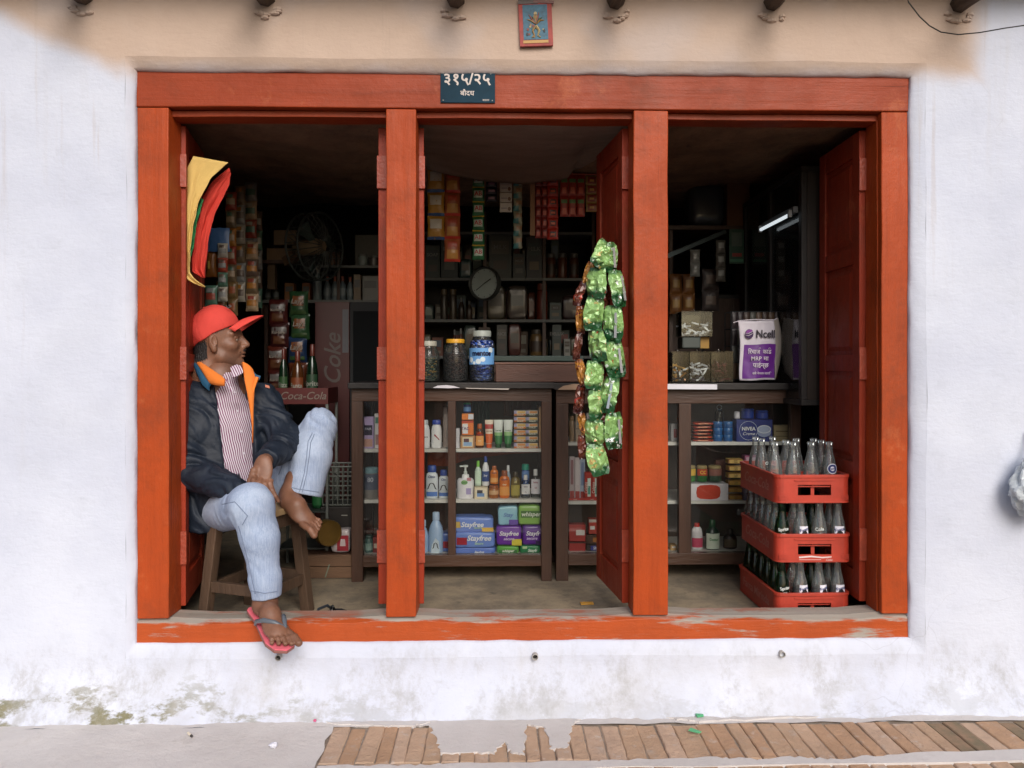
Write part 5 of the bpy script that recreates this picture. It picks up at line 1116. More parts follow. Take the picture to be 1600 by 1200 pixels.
for k, z in enumerate(LV):
    n = 7
    for j in range(n):
        y = Y0 + .07 + (Y1_ - Y0 - .14) * j / (n - 1); h_ = r_.uniform(.09, .17); rr = r_.uniform(.025, .036); col = r_.choice(['8A7A60', '5A5248', '6E7A78', '4A3A2C', '7A4A30', '98948A'])
        wh = '%s from the front on the %s shelf of the wall cabinet' % (ORD[j], NM[k])
        q = T('jar' if r_.random() < .6 else 'tin', 'dim pot, ' + wh, 'pot', (XR + .09 + r_.uniform(0, .03), y, ZW0 + z + .0005), group='pots in the wall cabinet')
        MB().lathe([(rr * .9, 0), (rr, .004), (rr, h_ * .7), (rr * .75, h_ * .8)], 12).build('body', MC(col, .35), q, smooth=True); MB().lathe([(rr * .8, h_ * .805), (rr * .8, h_), (rr * .7, h_ + .003)], 12).build('lid', MC(r_.choice(['B8B4AA', '7A3A2A', '3A4A5A']), .4), q, smooth=True)
# added glowing tube imitating a white reflection in the cabinet glass
ya, yb_ = Y0 + .03, 1.02
zl = Z(348, (ya + yb_) / 2, 1222)
t = T('reflection_strip', 'added white glowing tube imitating a reflection in the right wall cabinet', 'reflection', (XR - .03, (ya + yb_) / 2, zl)); q = (yb_ - ya) / 2
MB().box(.004, .026, -q, q, .006, .034).build('batten', MC('5A5E60'), t); MTUB = M('reflection_glow', (.85, .95, 1.0), .3, emit=.6)
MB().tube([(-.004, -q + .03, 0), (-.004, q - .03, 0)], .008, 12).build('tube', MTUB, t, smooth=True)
for y in (-q + .012, q - .028): MB().box(-.012, .003, y, y + .016, -.012, .02).build('holder', MC('8A8C8C'), t)
# far right boxes and hanging things
YQ = 1.5
carton('tall plain brown cardboard box standing at the back of the right bay', 1128, 1163, 258, Z(357, YQ), YQ, '6A4A32', d=.2, rough=.8)
t = T('back_ledge', 'dark wooden ledge carrying the cardboard box', 'shelf', (X(1105, YQ), YQ, Z(357, YQ) - .001)); MB().box(-.25, .25, -.12, .2, -.022, 0).build('board', MDWX, t)
for a in (-.24, .22): MB().box(a, a + .02, -.1, .18, -(Z(357, YQ) - FZ - .002), -.0225).build('bracket', MDWD, t)
softpack('bulky grey mottled sack beside the cardboard box', 1072, 1127, 292, Z(357, YQ), YQ - .02, '3C4248', d=.2, e=.42, name='grey_sack', cat='sack')
tag(MB().bar(P(1040, 401, .95), P(1132, 362, 1.35), .02, .02).build('hanging_rail', MC('5A6668', .4), None), 'grey slanting rail crossing the upper right bay', 'rail')
t = T('green_calendar', 'small dark green calendar card hanging below the grey rail', 'card', P(1151, 358, 1.32)); w_ = 23 / S(1.32); h_ = 54 / S(1.32)
MB().box(-w_/2, w_/2, 0, .004, -h_, 0).build('card', MC('1F4634', .5), t); panel(t, -w_ * .35, w_ * .35, -h_ * .5, -h_ * .1, -.0004, MC('4A5A50')); panel(t, -w_ * .3, w_ * .35, -h_ * .8, -h_ * .7, -.0004, MC('8A2A20')); panel(t, -w_ * .45, w_ * .45, -h_ * .95, -h_ * .88, -.0004, MC('3A7A5A'))
strip('plastic-wrapped white sachet strip hanging from the grey rail', 1078, 1094, 390, 432, 2, 1.12, MC('6A6C68', .3), d=.03, seed=6)
strip('shiny clear-topped sachet strip beside the green calendar', 1118, 1134, 375, 440, 3, 1.28, MC('5A5852', .3), [(.2, .8, .4, .8, MC('8A8C88'))], d=.025, seed=2)
strip('orange snack pouch strip behind the sweet boxes', 1046, 1086, 428, 490, 2, 1.3, MC('6A4420', .4), [(.2, .8, .3, .7, MC('8A6A30'))], cols=2, d=.03, seed=3)
strip('dark snack pouch strip hanging beside the post', 1096, 1124, 420, 486, 2, 1.35, MC('3A3230', .4), [(.2, .8, .3, .7, MC('5A4A40'))], d=.03, seed=8)
t = T('dark_cupboard', 'plain dark cupboard at the back of the right bay', 'cupboard', (X(1100, 1.62), 1.62, FZ)); MB().box(-.36, .34, 0, .3, 0, Z(460, 1.62) - FZ).build('body', MBLK, t)
for a in (-.345, .0): MB().box(a, a + .325, -.015, -.001, .05, Z(466, 1.62) - FZ).build('door', MDWD, t, bevel=.003)
o = MB().box(-.05, .05, -.018, .018, -.0015, 0).build('tan_card', MC('A07C5A', .8), None); o.location = P(1230, 201, .32); o.rotation_euler = (R(8), 0, R(4)); tag(o, 'tan card stuck to the ceiling in the right bay', 'card')
tag(MB().tube([P(1145, 198, .35), P(1155, 203, .345), P(1165, 203, .345), P(1176, 197, .35)], .002, 5).build('ceiling_string', MC('9A8A5A'), None), 'loose pale string looping from the ceiling straw', 'string')

# ------------------------------------------------------------------ left bay
# flag cloths on the door leaf
def flag(label, edgeL, edgeR, Y, mat, n=40, amp=.006, th=.0015):
    import bisect
    def at(E, t):
        L_ = [0]
        for a, b in zip(E, E[1:]): L_.append(L_[-1] + math.dist(a, b))
        s = t * L_[-1]; i = min(max(bisect.bisect_right(L_, s) - 1, 0), len(E) - 2); f = (s - L_[i]) / max(1e-6, L_[i+1] - L_[i])
        return (E[i][0] + (E[i+1][0] - E[i][0]) * f, E[i][1] + (E[i+1][1] - E[i][1]) * f)
    mb = MB(); nv = 22; g = []
    def f(u, v):
        a = at(edgeL, u); b = at(edgeR, u); px = a[0] + (b[0] - a[0]) * v; py = a[1] + (b[1] - a[1]) * v
        wv = math.sin(v * 9 + u * 4 + 2 * nz3(u * 2, v * 2, Y * 7, 1.5)); return P(px + 1.2 * nz3(u * 6, v * 3, Y, 2), py, Y + amp * (.8 * wv + .25 * math.sin(v * 21 + u * 5)) * (.35 + .9 * u) + amp * .6 * nz3(u * 3, v * 4, Y * 9, 2))
    mb.grid(f, n, nv); o = mb.build('flag_cloth', mat, None, smooth=True); o.modifiers.new('s', 'SOLIDIFY').thickness = th
    return tag(o, label, 'flag')
flag('yellow cloth banner hanging inside the left door', [(302, 244), (293, 262), (290, 330), (288, 390), (287, 425), (291, 436), (303, 443), (320, 449)], [(357, 254), (330, 278), (312, 312), (302, 352), (297, 395), (296, 425), (301, 433), (309, 440), (320, 448)], .150, M('yellow_cloth', (.62, .42, .13), .85, var=.12, vs=6, bump=.2, bs=300))
flag('green cloth sliver between the yellow and red banners', [(313, 308), (304, 345), (298, 385), (294, 400)], [(318, 312), (307, 350), (302, 385), (298, 401)], .178, M('green_cloth', (.03, .30, .10), .85))
flag('red cloth banner hanging behind the yellow banner', [(358, 262), (330, 285), (313, 318), (304, 360), (299, 405), (300, 425), (316, 434)], [(361, 272), (358, 290), (344, 318), (334, 340), (326, 372), (322, 410), (320, 434)], .205, M('red_cloth', (.50, .035, .02), .85, var=.15, vs=6, bump=.2, bs=300), amp=.010)
t = T('blue_packet', 'flat blue packet hanging behind the red banner', 'packet', P(341, 356, .72)); pouch('body', MC('3A5A84', .4), t, 36 / S(.72), 37 / S(.72), .015, (0, 0, 0), 2)
# strips on the left side wall
cols = ['9A9488', '8A3A2A', '6A5A44', '7A7A78', 'A08A70', '5A4A40', '4A6A5A', 'A06A2A']
for i, (a, b, y0, y1, n, Yq) in enumerate(((340, 356, 380, 470, 4, .70), (352, 370, 300, 440, 5, .95), (366, 384, 290, 470, 6, 1.05), (382, 402, 285, 400, 4, 1.15), (384, 404, 378, 485, 4, 1.05), (398, 410, 330, 480, 5, 1.25), (320, 340, 446, 540, 3, .62))):
    strip('crowded sachet strip on the left wall, %s from the door' % ORD[i], a, b, y0, y1, n, Yq, None, [(.1, .9, .3, .62, MC(cols[(i + 3) % 8], .4)), (.2, .7, .66, .86, MC(cols[(i + 5) % 8], .4))], d=.03, seed=i, mats=[MC(cols[i % 8], .35), MC(cols[(i + 1) % 8], .35), MC(cols[(i + 6) % 8], .35)])
strip('amber snack pouch strip hanging under the blue packet', 322, 356, 392, 432, 1, .74, MC('7A4A1E', .35), [(.2, .45, .3, .6, MC('B89A4A'))], cols=2, d=.03, seed=3)
strip('dim packet strip hanging behind the cap', 338, 372, 440, 492, 2, .9, MC('6A5434', .4), [(.2, .8, .3, .7, MC('8A4A2A'))], cols=2, d=.03, seed=5)
# wall shelf, fan, bottles
YL = 1.62
t = T('bottle_shelf', 'long dark wall shelf of bottles behind the seated man', 'shelf', (X(505, YL), YL, Z(470, YL)))
MB().box(-.36, .40, -.05, .26, -.018, 0).build('board', GRY, t, bevel=.002); MB().box(-.02, .40, -.03, .26, Z(416, YL) - Z(470, YL) - .016, Z(416, YL) - Z(470, YL)).build('upper_board', GRY, t, bevel=.002)
for a in (-.36, .08, .385): MB().box(a, a + .016, .0, .25, .001 if a > -.3 else -.1, Z(395, YL) - Z(470, YL) if a > 0 else .0).build('upright', MDWD, t)
for a in (-.34, .36): MB().box(a, a + .02, .0, .25, -(Z(470, YL) - FZ), -.019).build('leg', MDWD, t)
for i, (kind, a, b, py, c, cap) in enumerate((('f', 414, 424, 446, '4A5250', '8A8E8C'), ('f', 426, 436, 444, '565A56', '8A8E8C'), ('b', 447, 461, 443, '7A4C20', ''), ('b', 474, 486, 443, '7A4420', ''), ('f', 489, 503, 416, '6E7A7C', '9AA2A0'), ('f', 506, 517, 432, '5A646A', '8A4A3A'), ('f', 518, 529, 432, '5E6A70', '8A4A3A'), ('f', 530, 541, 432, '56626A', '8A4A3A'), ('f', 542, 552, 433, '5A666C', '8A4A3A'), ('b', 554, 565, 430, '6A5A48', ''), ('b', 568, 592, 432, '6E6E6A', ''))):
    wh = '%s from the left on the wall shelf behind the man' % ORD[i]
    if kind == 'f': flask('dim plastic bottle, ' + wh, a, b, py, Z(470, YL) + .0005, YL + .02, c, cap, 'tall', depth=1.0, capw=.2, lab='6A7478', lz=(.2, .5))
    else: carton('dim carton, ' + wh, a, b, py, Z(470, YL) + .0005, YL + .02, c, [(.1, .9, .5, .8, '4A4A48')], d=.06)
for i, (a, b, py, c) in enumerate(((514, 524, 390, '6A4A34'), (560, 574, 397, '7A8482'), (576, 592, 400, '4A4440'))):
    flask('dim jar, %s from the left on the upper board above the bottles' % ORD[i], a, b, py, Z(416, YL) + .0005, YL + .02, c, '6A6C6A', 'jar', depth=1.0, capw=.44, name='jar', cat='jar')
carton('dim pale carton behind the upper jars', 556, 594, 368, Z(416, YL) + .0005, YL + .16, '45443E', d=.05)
t = T('wall_fan', 'round wall fan with a wire cage turned to the right', 'fan', P(490, 386, 1.35), 0); rf = 52 / S(1.35); MCAGE = MC('343A38', .5)
rot = Matrix.Rotation(R(62), 4, 'Z')
def fanp(o): o.data.transform(rot); return o
for d_, k in ((-.05, 1.0), (.03, 1.0)):
    fanp(MB().tube([(rf * k * math.cos(a), d_, rf * k * math.sin(a)) for a in np.linspace(0, 2 * math.pi, 41)[:-1]], .006, 6, closed=True).build('cage_ring', MCAGE, t, smooth=True))
for k in range(28):
    a = 2 * math.pi * k / 28; fanp(MB().tube([(.03 * math.cos(a), -.085, .03 * math.sin(a)), (rf * .6 * math.cos(a), -.08, rf * .6 * math.sin(a)), (rf * math.cos(a), -.05, rf * math.sin(a)), (rf * math.cos(a), .03, rf * math.sin(a)), (.05 * math.cos(a), .06, .05 * math.sin(a))], .0022, 4).build('cage_wire', MCAGE, t))
for k in range(3):
    a0 = R(120 * k + 20); mb = MB()
    mb.grid(lambda u, v: ((.03 + (rf * .82 - .03) * u) * math.cos(a0 + .55 * (v - .5) * (.6 + .5 * u)), -.02 + .03 * (v - .5), (.03 + (rf * .82 - .03) * u) * math.sin(a0 + .55 * (v - .5) * (.6 + .5 * u))), 6, 4)
    o = fanp(mb.build('blade', MC('3A4A48', .3), t, smooth=True)); o.modifiers.new('s', 'SOLIDIFY').thickness = .004
mb = MB().lathe([(.002, -.06), (.035, -.06), (.045, -.03), (.05, .09), (.03, .13)], 16); mb.v = [(x, z, y) for x, y, z in mb.v]; fanp(mb.build('motor', MC('7A6A54', .5), t, smooth=True))
fanp(MB().bar((0, .08, -.02), (.0, .20, -.07), .04, .05).build('bracket', MC('6A5442', .5), t))
carton('tan box stored beside the wall fan, upper of two', 432, 466, 362, Z(386, 1.5), 1.5, '6A5640', d=.1)
carton('tan box stored beside the wall fan, lower of two', 421, 458, 390, Z(409, 1.5), 1.5, '6A5238', d=.1)
t = T('fan_ledge', 'small dark ledge carrying the tan boxes by the fan', 'shelf', (X(440, 1.5), 1.5, Z(409, 1.5) - .001)); MB().box(-.09, .09, -.06, .3, -.02, 0).build('board', MDWD, t); MB().box(-.07, -.03, -.03, .02, -.16, -.0205).build('bracket', MC('5A4630'), t); MB().box(-.07, .07, .07, .09, 0.001, .095).build('upright', MBLK, t)
# chip packets in two columns
for i, (px, tops_, mt, pr) in enumerate(((435, (468, 503, 540, 576), ['371210', '2D1010', '411A11'], [(.1, .9, .55, .8, MC('55514F', .4)), (.2, .8, .15, .45, MC('4B2D1A', .4))]), (467, (455, 490, 526, 566), ['1D3720', '203B23', '162741', '4B2311'], [(.2, .8, .42, .8, MC('5F371A', .4)), (.1, .9, .1, .25, MC('2D4123', .4))]))):
    t = T('chip_packet_strip', ('red crisp packets in a column behind the man', 'green and blue crisp packets in a column behind the man')[i], 'packet string', P(px, tops_[0], 1.12))
    for k, y in enumerate(tops_):
        h_ = 40 / S(1.12); o = pouch('packet', MC(mt[k % len(mt)], .3), t, 30 / S(1.12), h_, .05, (.008 * math.sin(k * 2), 0, -(y - tops_[0]) / S(1.12)), seed=k, prs=pr)
        text(('Kurkure', "Lay's")[i], (.020, .034)[i], o, MC('72685E'), (0, -.032, -h_ * .42), bold=.02, shear=.2)
# drinks cooler
YK = 1.28; t = T('drinks_cooler', 'tall red drinks cooler with white script and a dark glass door', 'cooler', (X(552, YK), YK, FZ)); w_ = 118 / S(YK); H_ = Z(472, YK) - FZ; xl = -w_/2
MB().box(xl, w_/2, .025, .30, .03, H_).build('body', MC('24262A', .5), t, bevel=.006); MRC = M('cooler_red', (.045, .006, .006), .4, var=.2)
MB().box(xl, xl + w_ * .45, -.004, .024, .03, H_ - .001).build('side_panel', MRC, t, bevel=.002)
MB().box(xl + w_ * .455, w_/2, 0, .024, .03, H_ - .3 + .299).build('door_frame', MC('0E1014', .7), t, bevel=.002); MB().box(xl + w_ * .5, w_/2 - .02, -.004, -.001, .08, H_ - .05).build('glass_pane', M('cooler_glass', (.004, .005, .006), .6, spec=.08), t)
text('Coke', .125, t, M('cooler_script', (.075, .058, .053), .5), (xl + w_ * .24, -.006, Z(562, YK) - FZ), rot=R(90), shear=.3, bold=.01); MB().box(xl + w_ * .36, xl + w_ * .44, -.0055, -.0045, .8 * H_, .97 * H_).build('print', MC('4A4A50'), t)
MB().lathe([(.05, 0), (.05, .02)], 12).build('foot', MBLK, t)
for a in (-.12, .12): MB().box(a - .02, a + .02, .06, .26, 0, .029).build('foot', MBLK, t)
# soda tray stand with bottles
YT = .92; t = T('tray_stand', 'white metal stand with a red lettered drinks tray behind the raised knee', 'stand', (X(470, YT), YT + .12, FZ)); w_ = 84 / S(YT); zt = Z(606, YT) - FZ; hb = 25 / S(YT)
for a in (-w_/2, w_/2 - .012):
    for y in (-.11, .11): MB().box(a, a + .012, y - .006, y + .006, 0, zt - hb).build('leg', MC('5F635F', .5), t)
MB().box(-w_/2, w_/2, -.12, -.112, zt - hb, zt).build('front_board', MC('4B110E', .5), t); MB().box(-w_/2, w_/2, -.112, .12, zt - hb, zt - hb + .006).build('tray', MC('41100D', .5), t)
for a in (-w_/2, w_/2 - .006): MB().box(a, a + .006, -.111, .12, zt - hb + .0065, zt).build('side_board', MC('4B110E', .5), t)
text('Coca-Cola', .052, t, MC('685D56'), (.01, -.1225, zt - hb / 2), shear=.3, bold=.01)
for z in (.12, .3): MB().box(-w_/2 + .0125, w_/2 - .0125, -.11, .11, z, z + .008).build('shelf_bar', MC('373B39'), t)
for i, (a, b, py, g, lb) in enumerate(((436, 450, 545, GGRN, '264123'), (455, 475, 548, GAMB, '68351A'), (479, 497, 538, GGRN, '1D3723'))):
    flask('%s soft-drink bottle on the red tray' % ('first green', 'orange labelled', 'second, taller green')[i], a, b, py, FZ + zt - hb + .007, YT + .06, '1A3723', '55231A', 'tall', depth=1.0, mat=MC(('0C2013', '41230D', '091D11')[i], .15), lab=lb, lz=(.12, .48), capw=.2, tx=[(('Fizz', 'Fanta', 'Sprite')[i], .12, .5, .32, '7C7C74')])
flask('green bottle lying low behind the bare foot', 488, 506, 745, FZ + .309, YT + .10, '1A4A2A', 'B0B4B0', 'tall', depth=1.0, lab='2A6A3A', lz=(.1, .5))
# plastic basket, low wooden chest, tin and packet
t = T('wire_basket', 'grey perforated plastic basket below the raised knee', 'basket', (X(531, 1.02), 1.02, FZ + .33)); w_, h_ = 46 / S(1.02), .19
for k in range(5):
    MB().tube([(-w_/2, -.05, h_ * k / 4), (w_/2, -.05, h_ * k / 4), (w_/2, .10, h_ * k / 4), (-w_/2, .10, h_ * k / 4)], .005, 6, closed=True).build('hoop', MC('4A4E48', .5), t)
for k in range(7):
    x = -w_/2 + w_ * k / 6; MB().bar((x, -.05, 0), (x, -.05, h_), .008, .006).build('slat', MC('4A4E48', .5), t); MB().bar((x, .10, 0), (x, .10, h_), .008, .006).build('slat', MC('4A4E48', .5), t)
MB().box(-w_/2, w_/2, -.05, .10, -.006, 0).build('base', MC('3A3E3A', .5), t)
t = T('basket_stool', 'dark block the grey basket stands on', 'box', (X(531, 1.02), 1.05, FZ)); MB().box(-w_/2 - .01, w_/2 + .01, -.09, .09, 0, .322).build('body', MBLK, t, bevel=.004); MB().box(.02, .05, -.094, -.091, .28, .283).build('latch', MC('A8A8A0'), t)
YH = .86; t = T('wooden_chest', 'low plank chest on the floor behind the stool', 'chest', (X(512, YH), YH, FZ)); w_, h_ = 84 / S(YH), .115
for k in range(2): MB().box(-w_/2, w_/2, -.02, -.004, .003 + k * .057, .057 + k * .057).build('plank', M('chest_plank', (.14, .075, .04), .7, var=.4, vs=5, bump=.3, stretch=(.4, 3, 3)), t, bevel=.002)
MB().box(-w_/2, w_/2, -.003, .12, .002, h_).build('body', MDWX, t); panel(t, -.012, -.006, .005, .07, -.0205, MC('6A7A6A')).rotation_euler = (0, R(18), 0)
t = T('tin_can', 'tarnished brass tin tipped on its side by the bare toes', 'tin', P(512, 832, YH - .01), R(35)); rr = 20 / S(YH)
mb = MB().lathe([(rr * .5, -.03), (rr * .96, -.03), (rr, -.025), (rr, .025), (rr * .96, .03), (rr * .9, .03), (rr * .9, .026), (.002, .026)], 24); mb.v = [(x, -z, y) for x, y, z in mb.v]; mb.build('body', M('brass_tin', (.20, .12, .03), .35, .6, var=.35), t, smooth=True)
mb = MB().lathe([(rr * .8, -.045), (rr * .82, -.031)], 20); mb.v = [(x, -z, y) for x, y, z in mb.v]; mb.build('lid', MC('2A2E30', .4), t, smooth=True)
softpack('red and white packet lying on the plank chest', 519, 548, 825, FZ + .117, YH + .04, 'A8A0A0', [(.35, .95, .1, .75, '8A2A34'), (.5, .8, .3, .6, 'B8A8A8')], d=.07, e=.3)
# sandal left on the floor behind the sill
t = T('loose_sandal', 'black flip-flop lying on the floor just behind the sill', 'sandal', P(508, 966, .22) + Vector((0, 0, 0)), R(70)); t.location.z = FZ + .003
sole = [(-.11, -.022), (-.09, -.034), (-.02, -.034), (.06, -.045), (.11, -.036), (.125, 0), (.11, .036), (.06, .045), (-.02, .034), (-.09, .034), (-.11, .022)]
MB().prism(sole, 0, .014, 'xy').build('sole', MC('1C1E22', .6), t, bevel=.003)
MB().tube([(-.02, -.036, .012), (.0, -.03, .045), (.035, -.012, .050), (.075, 0, .016)], .006, 8).build('strap', MC('101214', .4), t, smooth=True); MB().tube([(-.02, .036, .012), (.0, .03, .045), (.035, .012, .050), (.075, 0, .016)], .006, 8).build('strap', MC('2A2E34', .4), t, smooth=True)
o = MB().box(-.028, .028, -.012, .012, 0, .004).build('wrapper', MC('B8862A', .4), None, bevel=.001); o.location = (*P(917, 931, .42).xy, FZ + .003); o.location.x = X(917, .42); o.rotation_euler = (R(6), 0, R(4)); tag(o, 'small yellow wrapper on the shop floor near the open door', 'wrapper')

# ------------------------------------------------------------------ outside: number plate, print, wire, bag, litter
t = T('number_plate', 'dark teal number plate with white figures nailed to the lintel', 'plate', P(731, 136.5, -.002)); w_, h_ = 85 / S(0), 49 / S(0)
MPL = M('plate_enamel', (.010, .036, .058), .65, var=.3, vs=14, spec=.15); MPW = MC('C4B8B0', .5)
MB().box(-w_/2, w_/2, -.004, 0, -h_/2, h_/2).build('plate', MPL, t, bevel=.001)
text('\u0969\u0967\u096b/\u0968\u096b', .058, t, MPW, (-.004, -.0052, .028), bold=.018, sx=1.0); text('\u092c\u094c\u0926\u0927', .026, t, MPW, (-.002, -.0052, -.024), bold=.012); text('\u0915\u093e\u0920\u092e\u093e', .010, t, MPW, (w_ * .33, -.0052, -h_ * .42), bold=.01)
for a, b_ in ((-.45, -.43), (.45, -.43), (.42, .42), (-.45, .43)):
    mb = MB().lathe([(.0025, 0), (.0025, .002)], 8); mb.v = [(x, -.004 - z, y) for x, y, z in mb.v]; mb.build('nail', MC('7A7A76'), t, loc=(a * w_, 0, b_ * h_))
YP = YW - .012
t = T('religious_print', 'small weathered blue and red picture pasted above the lintel', 'picture', P(837, 37, YP), 0, rot=(0, R(-2.5), 0)); w_, h_ = 52 / S(YP), 70 / S(YP)
MB().box(-w_/2, w_/2, -.002, .008, -h_/2, h_/2).build('card', M('print_red', (.30, .035, .025), .6, var=.4, vs=40), t); MBL = M('print_blue', (.02, .10, .16), .55, var=.7, vs=60)
MB().box(-w_ * .38, w_ * .36, -.0032, -.0022, -h_ * .36, h_ * .42).build('print', MBL, t); MB().box(-w_ * .40, w_ * .36, -.0036, -.0024, -h_ * .44, -h_ * .375).build('print', MC('A87A24'), t)
MFG = [MC(c, .6) for c in ('8A6A3A', '7A3A30', '4A5A4A', 'A8956A', '2A2A30')]; r_ = random.Random(8)
for k in range(7):
    a = -1.2 + .4 * k; MB().tube([(0, -.004, -.002), (.018 * math.sin(a), -.0042, .012 * math.cos(a) + .006), (.034 * math.sin(a), -.004, .030 * math.cos(a) + .004 + .008 * math.sin(k * 2))], [.004, .0035, .0015], 5).build('figure', MFG[k % 3], t)
disc(t, .0, .022, .008, .011, -.004, MFG[0]); disc(t, 0, .036, .006, .006, -.004, MFG[3])
for k in range(12): disc(t, r_.uniform(-.034, .034), r_.uniform(-.052, -.004), r_.uniform(.003, .008), r_.uniform(.003, .007), -.0036 - .0001 * k, MFG[k % 5], n=7)
for s_ in (-1, 1): MB().tube([(0, -.0046, -.01), (s_ * .012, -.0046, -.028), (s_ * .006, -.0046, -.046), (s_ * .016, -.0046, -.052)], [.005, .004, .003, .002], 5).build('figure', MFG[3 if s_ > 0 else 0], t)
MB().box(-w_ * .5, w_ * .1, -.004, .002, h_ * .44, h_ * .56).build('torn_edge', MC('4A3A34'), t); MB().box(-w_ * .1, w_ * .52, -.0045, .002, h_ * .46, h_ * .52).build('torn_edge', MC('6A3A30'), t).rotation_euler = (0, R(5), 0)
tag(MB().tube([P(1408, -30, -.13), P(1420, 4, -.13), P(1437, 26, -.125), P(1452, 40, -.12), P(1470, 50, -.12), P(1497, 54, -.12), P(1530, 51, -.12), P(1570, 44, -.125), P(1612, 38, -.13), P(1700, 30, -.13)], .0022, 6).build('electric_wire', MC('22201E', .6), None, smooth=True), 'thin black wire sagging across the top right of the wall', 'wire')
# crumpled plastic bag at the right edge
c = P(1617, 762, -.10); mb = MB(); r_ = random.Random(2)
def bagf(u, v):
    a = 2 * math.pi * u; b = -math.pi / 2 + math.pi * v
    d = Vector((math.cos(b) * math.cos(a), math.cos(b) * math.sin(a), math.sin(b)))
    k = 1 + .20 * nz3(d.x * 2, d.y * 2, d.z * 2, 1.6) + .12 * abs(nz3(d.x * 5, d.y * 5, d.z * 5, 1.6)); zz = d.z * (.125 if d.z > 0 else .105)
    taper = 1 - .45 * max(0, d.z)
    return (d.x * .085 * k * taper, d.y * .06 * k * taper, zz * k)
t = T('plastic_bag', 'crumpled grey plastic bag hanging at the right edge of the wall', 'bag', c)
MB().grid(bagf, 60, 36, wrap=True).build('body', M('bag_film', (.50, .54, .57), .25, var=.35, vs=16, bump=.8, bs=30), t, smooth=True, ang=25)
MB().tube([(.0, 0, .115), (.015, .02, .16), (.01, .055, .2)], [.012, .008, .004], 6).build('knot', MC('8A9092', .3), t, smooth=True)
def litter(label, cat, px, py, mb, mat, rz=0.0, name='litter', dz=.008):
    o = mb.build(name, mat, None); x, y = G(px, py); o.location = (x, y, dz); o.rotation_euler = (0, 0, rz); return tag(o, label, cat)
t = T('cigarette_end', 'cigarette end lying on the pale concrete', 'cigarette', (*G(297, 1148), .011), R(-48))
for a, b, m_ in ((-.018, .008, 'D8CCB8'), (.0081, .016, '3A3430')):
    MB().tube([(a, 0, 0), (b, 0, 0)], .0042, 8).build('paper_tube' if a < 0 else 'burnt_tip', MC(m_, .8), t)
def wad(r, s): return MB().grid(lambda u, v: (lambda d: tuple(d * (r * (1 + .45 * nz3(d.x * 2 + s, d.y * 2, d.z * 2, 1.5)))))(Vector((math.cos(math.pi * (v - .5)) * math.cos(6.2832 * u), math.cos(math.pi * (v - .5)) * math.sin(6.2832 * u), math.sin(math.pi * (v - .5)) * .7))), 12, 7, wrap=True)
litter('crumpled white paper ball on the concrete', 'paper', 427, 1167, wad(.013, 1), MC('D2D2DC', .8), name='paper_ball', dz=.014)
litter('folded green sweet wrapper higher on the bricks', 'wrapper', 1093, 1127, MB().hexa([(-.014, -.008, 0), (.012, -.009, 0), (.014, .007, 0), (-.012, .009, 0)], [(-.013, -.007, .006), (.011, -.008, .009), (.013, .006, .004), (-.011, .008, .008)]), MC('4AA070', .4), .3, 'wrapper', .012)
litter('flat green sweet wrapper lower on the bricks', 'wrapper', 1086, 1151, MB().hexa([(-.022, -.008, 0), (.018, -.010, 0), (.022, .006, 0), (-.018, .010, 0)], [(-.021, -.007, .003), (.017, -.009, .006), (.021, .005, .002), (-.017, .009, .005)]), MC('5AA878', .4), -.5, 'wrapper', .012)
litter('pink petal scrap at the foot of the wall', 'scrap', 1145, 1104, wad(.011, 5), MC('D8A8C0', .7), name='petal_scrap', dz=.03)
litter('tiny pink scrap near the wall foot on the left', 'scrap', 492, 1129, wad(.006, 7), MC('C85A80', .7), name='petal_scrap', dz=.014)
# ------------------------------------------------------------------ wooden stool
YT0 = .275
MSTL = M('stool_wood', (.075, .043, .025), .65, var=.45, vs=6, bump=.35, bs=40, stretch=(3, 3, .5))
zs = .455; t = T('wooden_stool', 'worn square wooden stool the man sits on', 'stool', (X(402, YT0), YT0, FZ), R(70))
r0, r1 = .142, .108
MB().box(-.142, .142, -.142, .142, zs - .026, zs).build('seat', M('stool_seat', (.30, .20, .10), .6, var=.4, vs=7, bump=.2), t, bevel=.004)
cs = [(-1, -1), (1, -1), (1, 1), (-1, 1)]; q = .021
for a, b in cs:
    f = lambda r, z: [(a * r - q, b * r - q, z), (a * r + q, b * r - q, z), (a * r + q, b * r + q, z), (a * r - q, b * r + q, z)]
    MB().hexa(f(r0, 0), f(r1, zs - .0265)).build('leg', MSTL, t, bevel=.003)
def rad(z): return r0 + (r1 - r0) * z / zs
for i in range(4):
    (a, b), (c, d) = cs[i], cs[(i + 1) % 4]
    for z, hh in ((.14 + .012 * (i % 2), .042), (zs - .055, .05)):
        r = rad(z); u = Vector((a * r, b * r, z)); v = Vector((c * r, d * r, z)); e = (v - u).normalized() * (q + .0005)
        MB().bar(u + e, v - e, .022, hh).build('rung' if z < .3 else 'apron', MSTL, t, bevel=.002)

